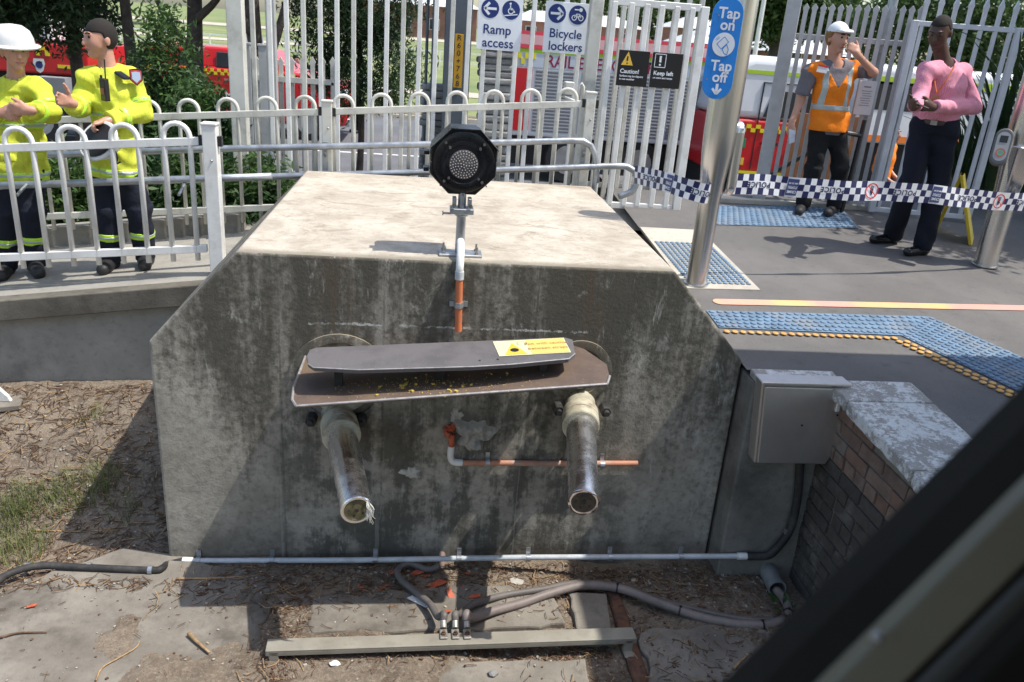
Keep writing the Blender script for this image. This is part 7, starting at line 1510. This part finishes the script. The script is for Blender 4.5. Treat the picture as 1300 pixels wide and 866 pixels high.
# grass tufts on the embankment
def grass(name, centers, mat, seed, nb=60, L=.13):
    Rn = np.random.default_rng(seed); V = []; Fs = []
    for cx, cy, rad, f in centers:
        for i in range(int(nb*f)):
            a = Rn.uniform(0,6.283); q = rad*math.sqrt(Rn.random()); x, y = cx+q*math.cos(a), cy+q*math.sin(a); z = surf(x,y)-.005; l = L*Rn.uniform(.4,1.2); d = Rn.uniform(0,6.283); ln = Rn.uniform(.2,1.0)*l; w_ = Rn.uniform(.0015,.0032); o = len(V)
            for t in (0,.5,1): 
                px_, py_, pz_ = x+math.cos(d)*ln*t*t, y+math.sin(d)*ln*t*t, z+l*(t-.3*t*t); ww = w_*(1-t)+.0003; V += [(px_-math.sin(d)*ww,py_+math.cos(d)*ww,pz_),(px_+math.sin(d)*ww,py_-math.cos(d)*ww,pz_)]
            Fs += [(o,o+1,o+3,o+2),(o+2,o+3,o+5,o+4)]
    return tag(obj(name, np_mesh(name, V, Fs), mat), kind='stuff')
def gpt(px, py):
    z = -1.4
    for _ in range(8): p = PZ(px, py, z); z = float(soil_z(p.x, p.y))
    return p
cs_ = [(gpt(x,y), r, f) for x,y,r,f in ((85,600,.16,5),(115,590,.14,4),(130,578,.10,2),(70,575,.10,2),(20,625,.13,4),(40,640,.13,4),(10,690,.15,5),(25,705,.13,4),(45,690,.10,2),(105,535,.05,.6),(122,525,.05,.6),(15,600,.1,2),(150,600,.1,1.5),(5,660,.12,3))]
grass('grass_tufts', [(p.x,p.y,r,f) for p,r,f in cs_], M['grass'], 3, 34, .15)
# weed by the drain pipe
wd = PZ(1003,782,-1.41); w_ = thing('weed', 'green leafy weed growing by the drain pipe', 'plant', wd); rr = random.Random(3)
for i in range(13):
    a = rr.uniform(0,6.283); l = rr.uniform(.05,.1); d = Vector((math.cos(a),math.sin(a),rr.uniform(.4,1.0))).normalized(); sd_ = Vector((-d.y,d.x,0)).normalized(); c = wd+d*rr.uniform(.03,.10); b = MB(); b.add([c, c+d*l*.35+sd_*l*.32, c+d*l*.75+sd_*l*.2, c+d*l+Vector((0,0,-.01)), c+d*l*.75-sd_*l*.2, c+d*l*.35-sd_*l*.32, c+d*l*.5+Vector((0,0,-.008))], [(0,1,6),(1,2,6),(2,3,6),(3,4,6),(4,5,6),(5,0,6)]); obj('leaf', b, M['shrub'], w_, fix=False)
b = MB()
for i in range(4): b.tube([wd, wd+Vector((rr.uniform(-.05,.05),rr.uniform(-.05,.05),.07))], .003, 5)
obj('stalk', b, M['shrub'], w_)
# white bracket foot at the left edge
f0 = gpt(8,512); bf_ = thing('white_post_foot', 'white bracket foot on a concrete pad at the left edge', 'post', f0); b = MB(); b.box(f0+Vector((-.05,.02,.0)), (.28,.26,.05), Matrix.Rotation(.3,3,'Z')); obj('pad', b, M['slab'], bf_, bevel=.01)
b = MB(); b.prism([f0+Vector((-.16,-.03,.025)),f0+Vector((.05,-.03,.025)),f0+Vector((.03,-.03,.07)),f0+Vector((-.05,-.03,.16)),f0+Vector((-.09,-.03,.32)),f0+Vector((-.16,-.03,.32))],(0,.03,0)); obj('bracket', b, M['whiteplastic'], bf_, bevel=.005)
# ---------------------------------------------------------------- platform canopy behind the camera's right, shades the platform edge and wall
cn = thing('platform_canopy', 'flat canopy roof on columns over the right hand platform', 'canopy', (6.5,-1,0)); b = MB(); b.bb(3.3,9.5,-9,4.02,3.0,3.16); obj('roof', b, M['galv'], cn)
for y in (2.2,-2.5,-7): b = MB(); b.cyl((6.4,y,0),(6.4,y,3.0),.09); obj('column', b, M['gatew'], cn, smooth=40)
for o in bpy.data.objects:
    for k_ in ('_w','_lift'):
        if k_ in o: del o[k_]
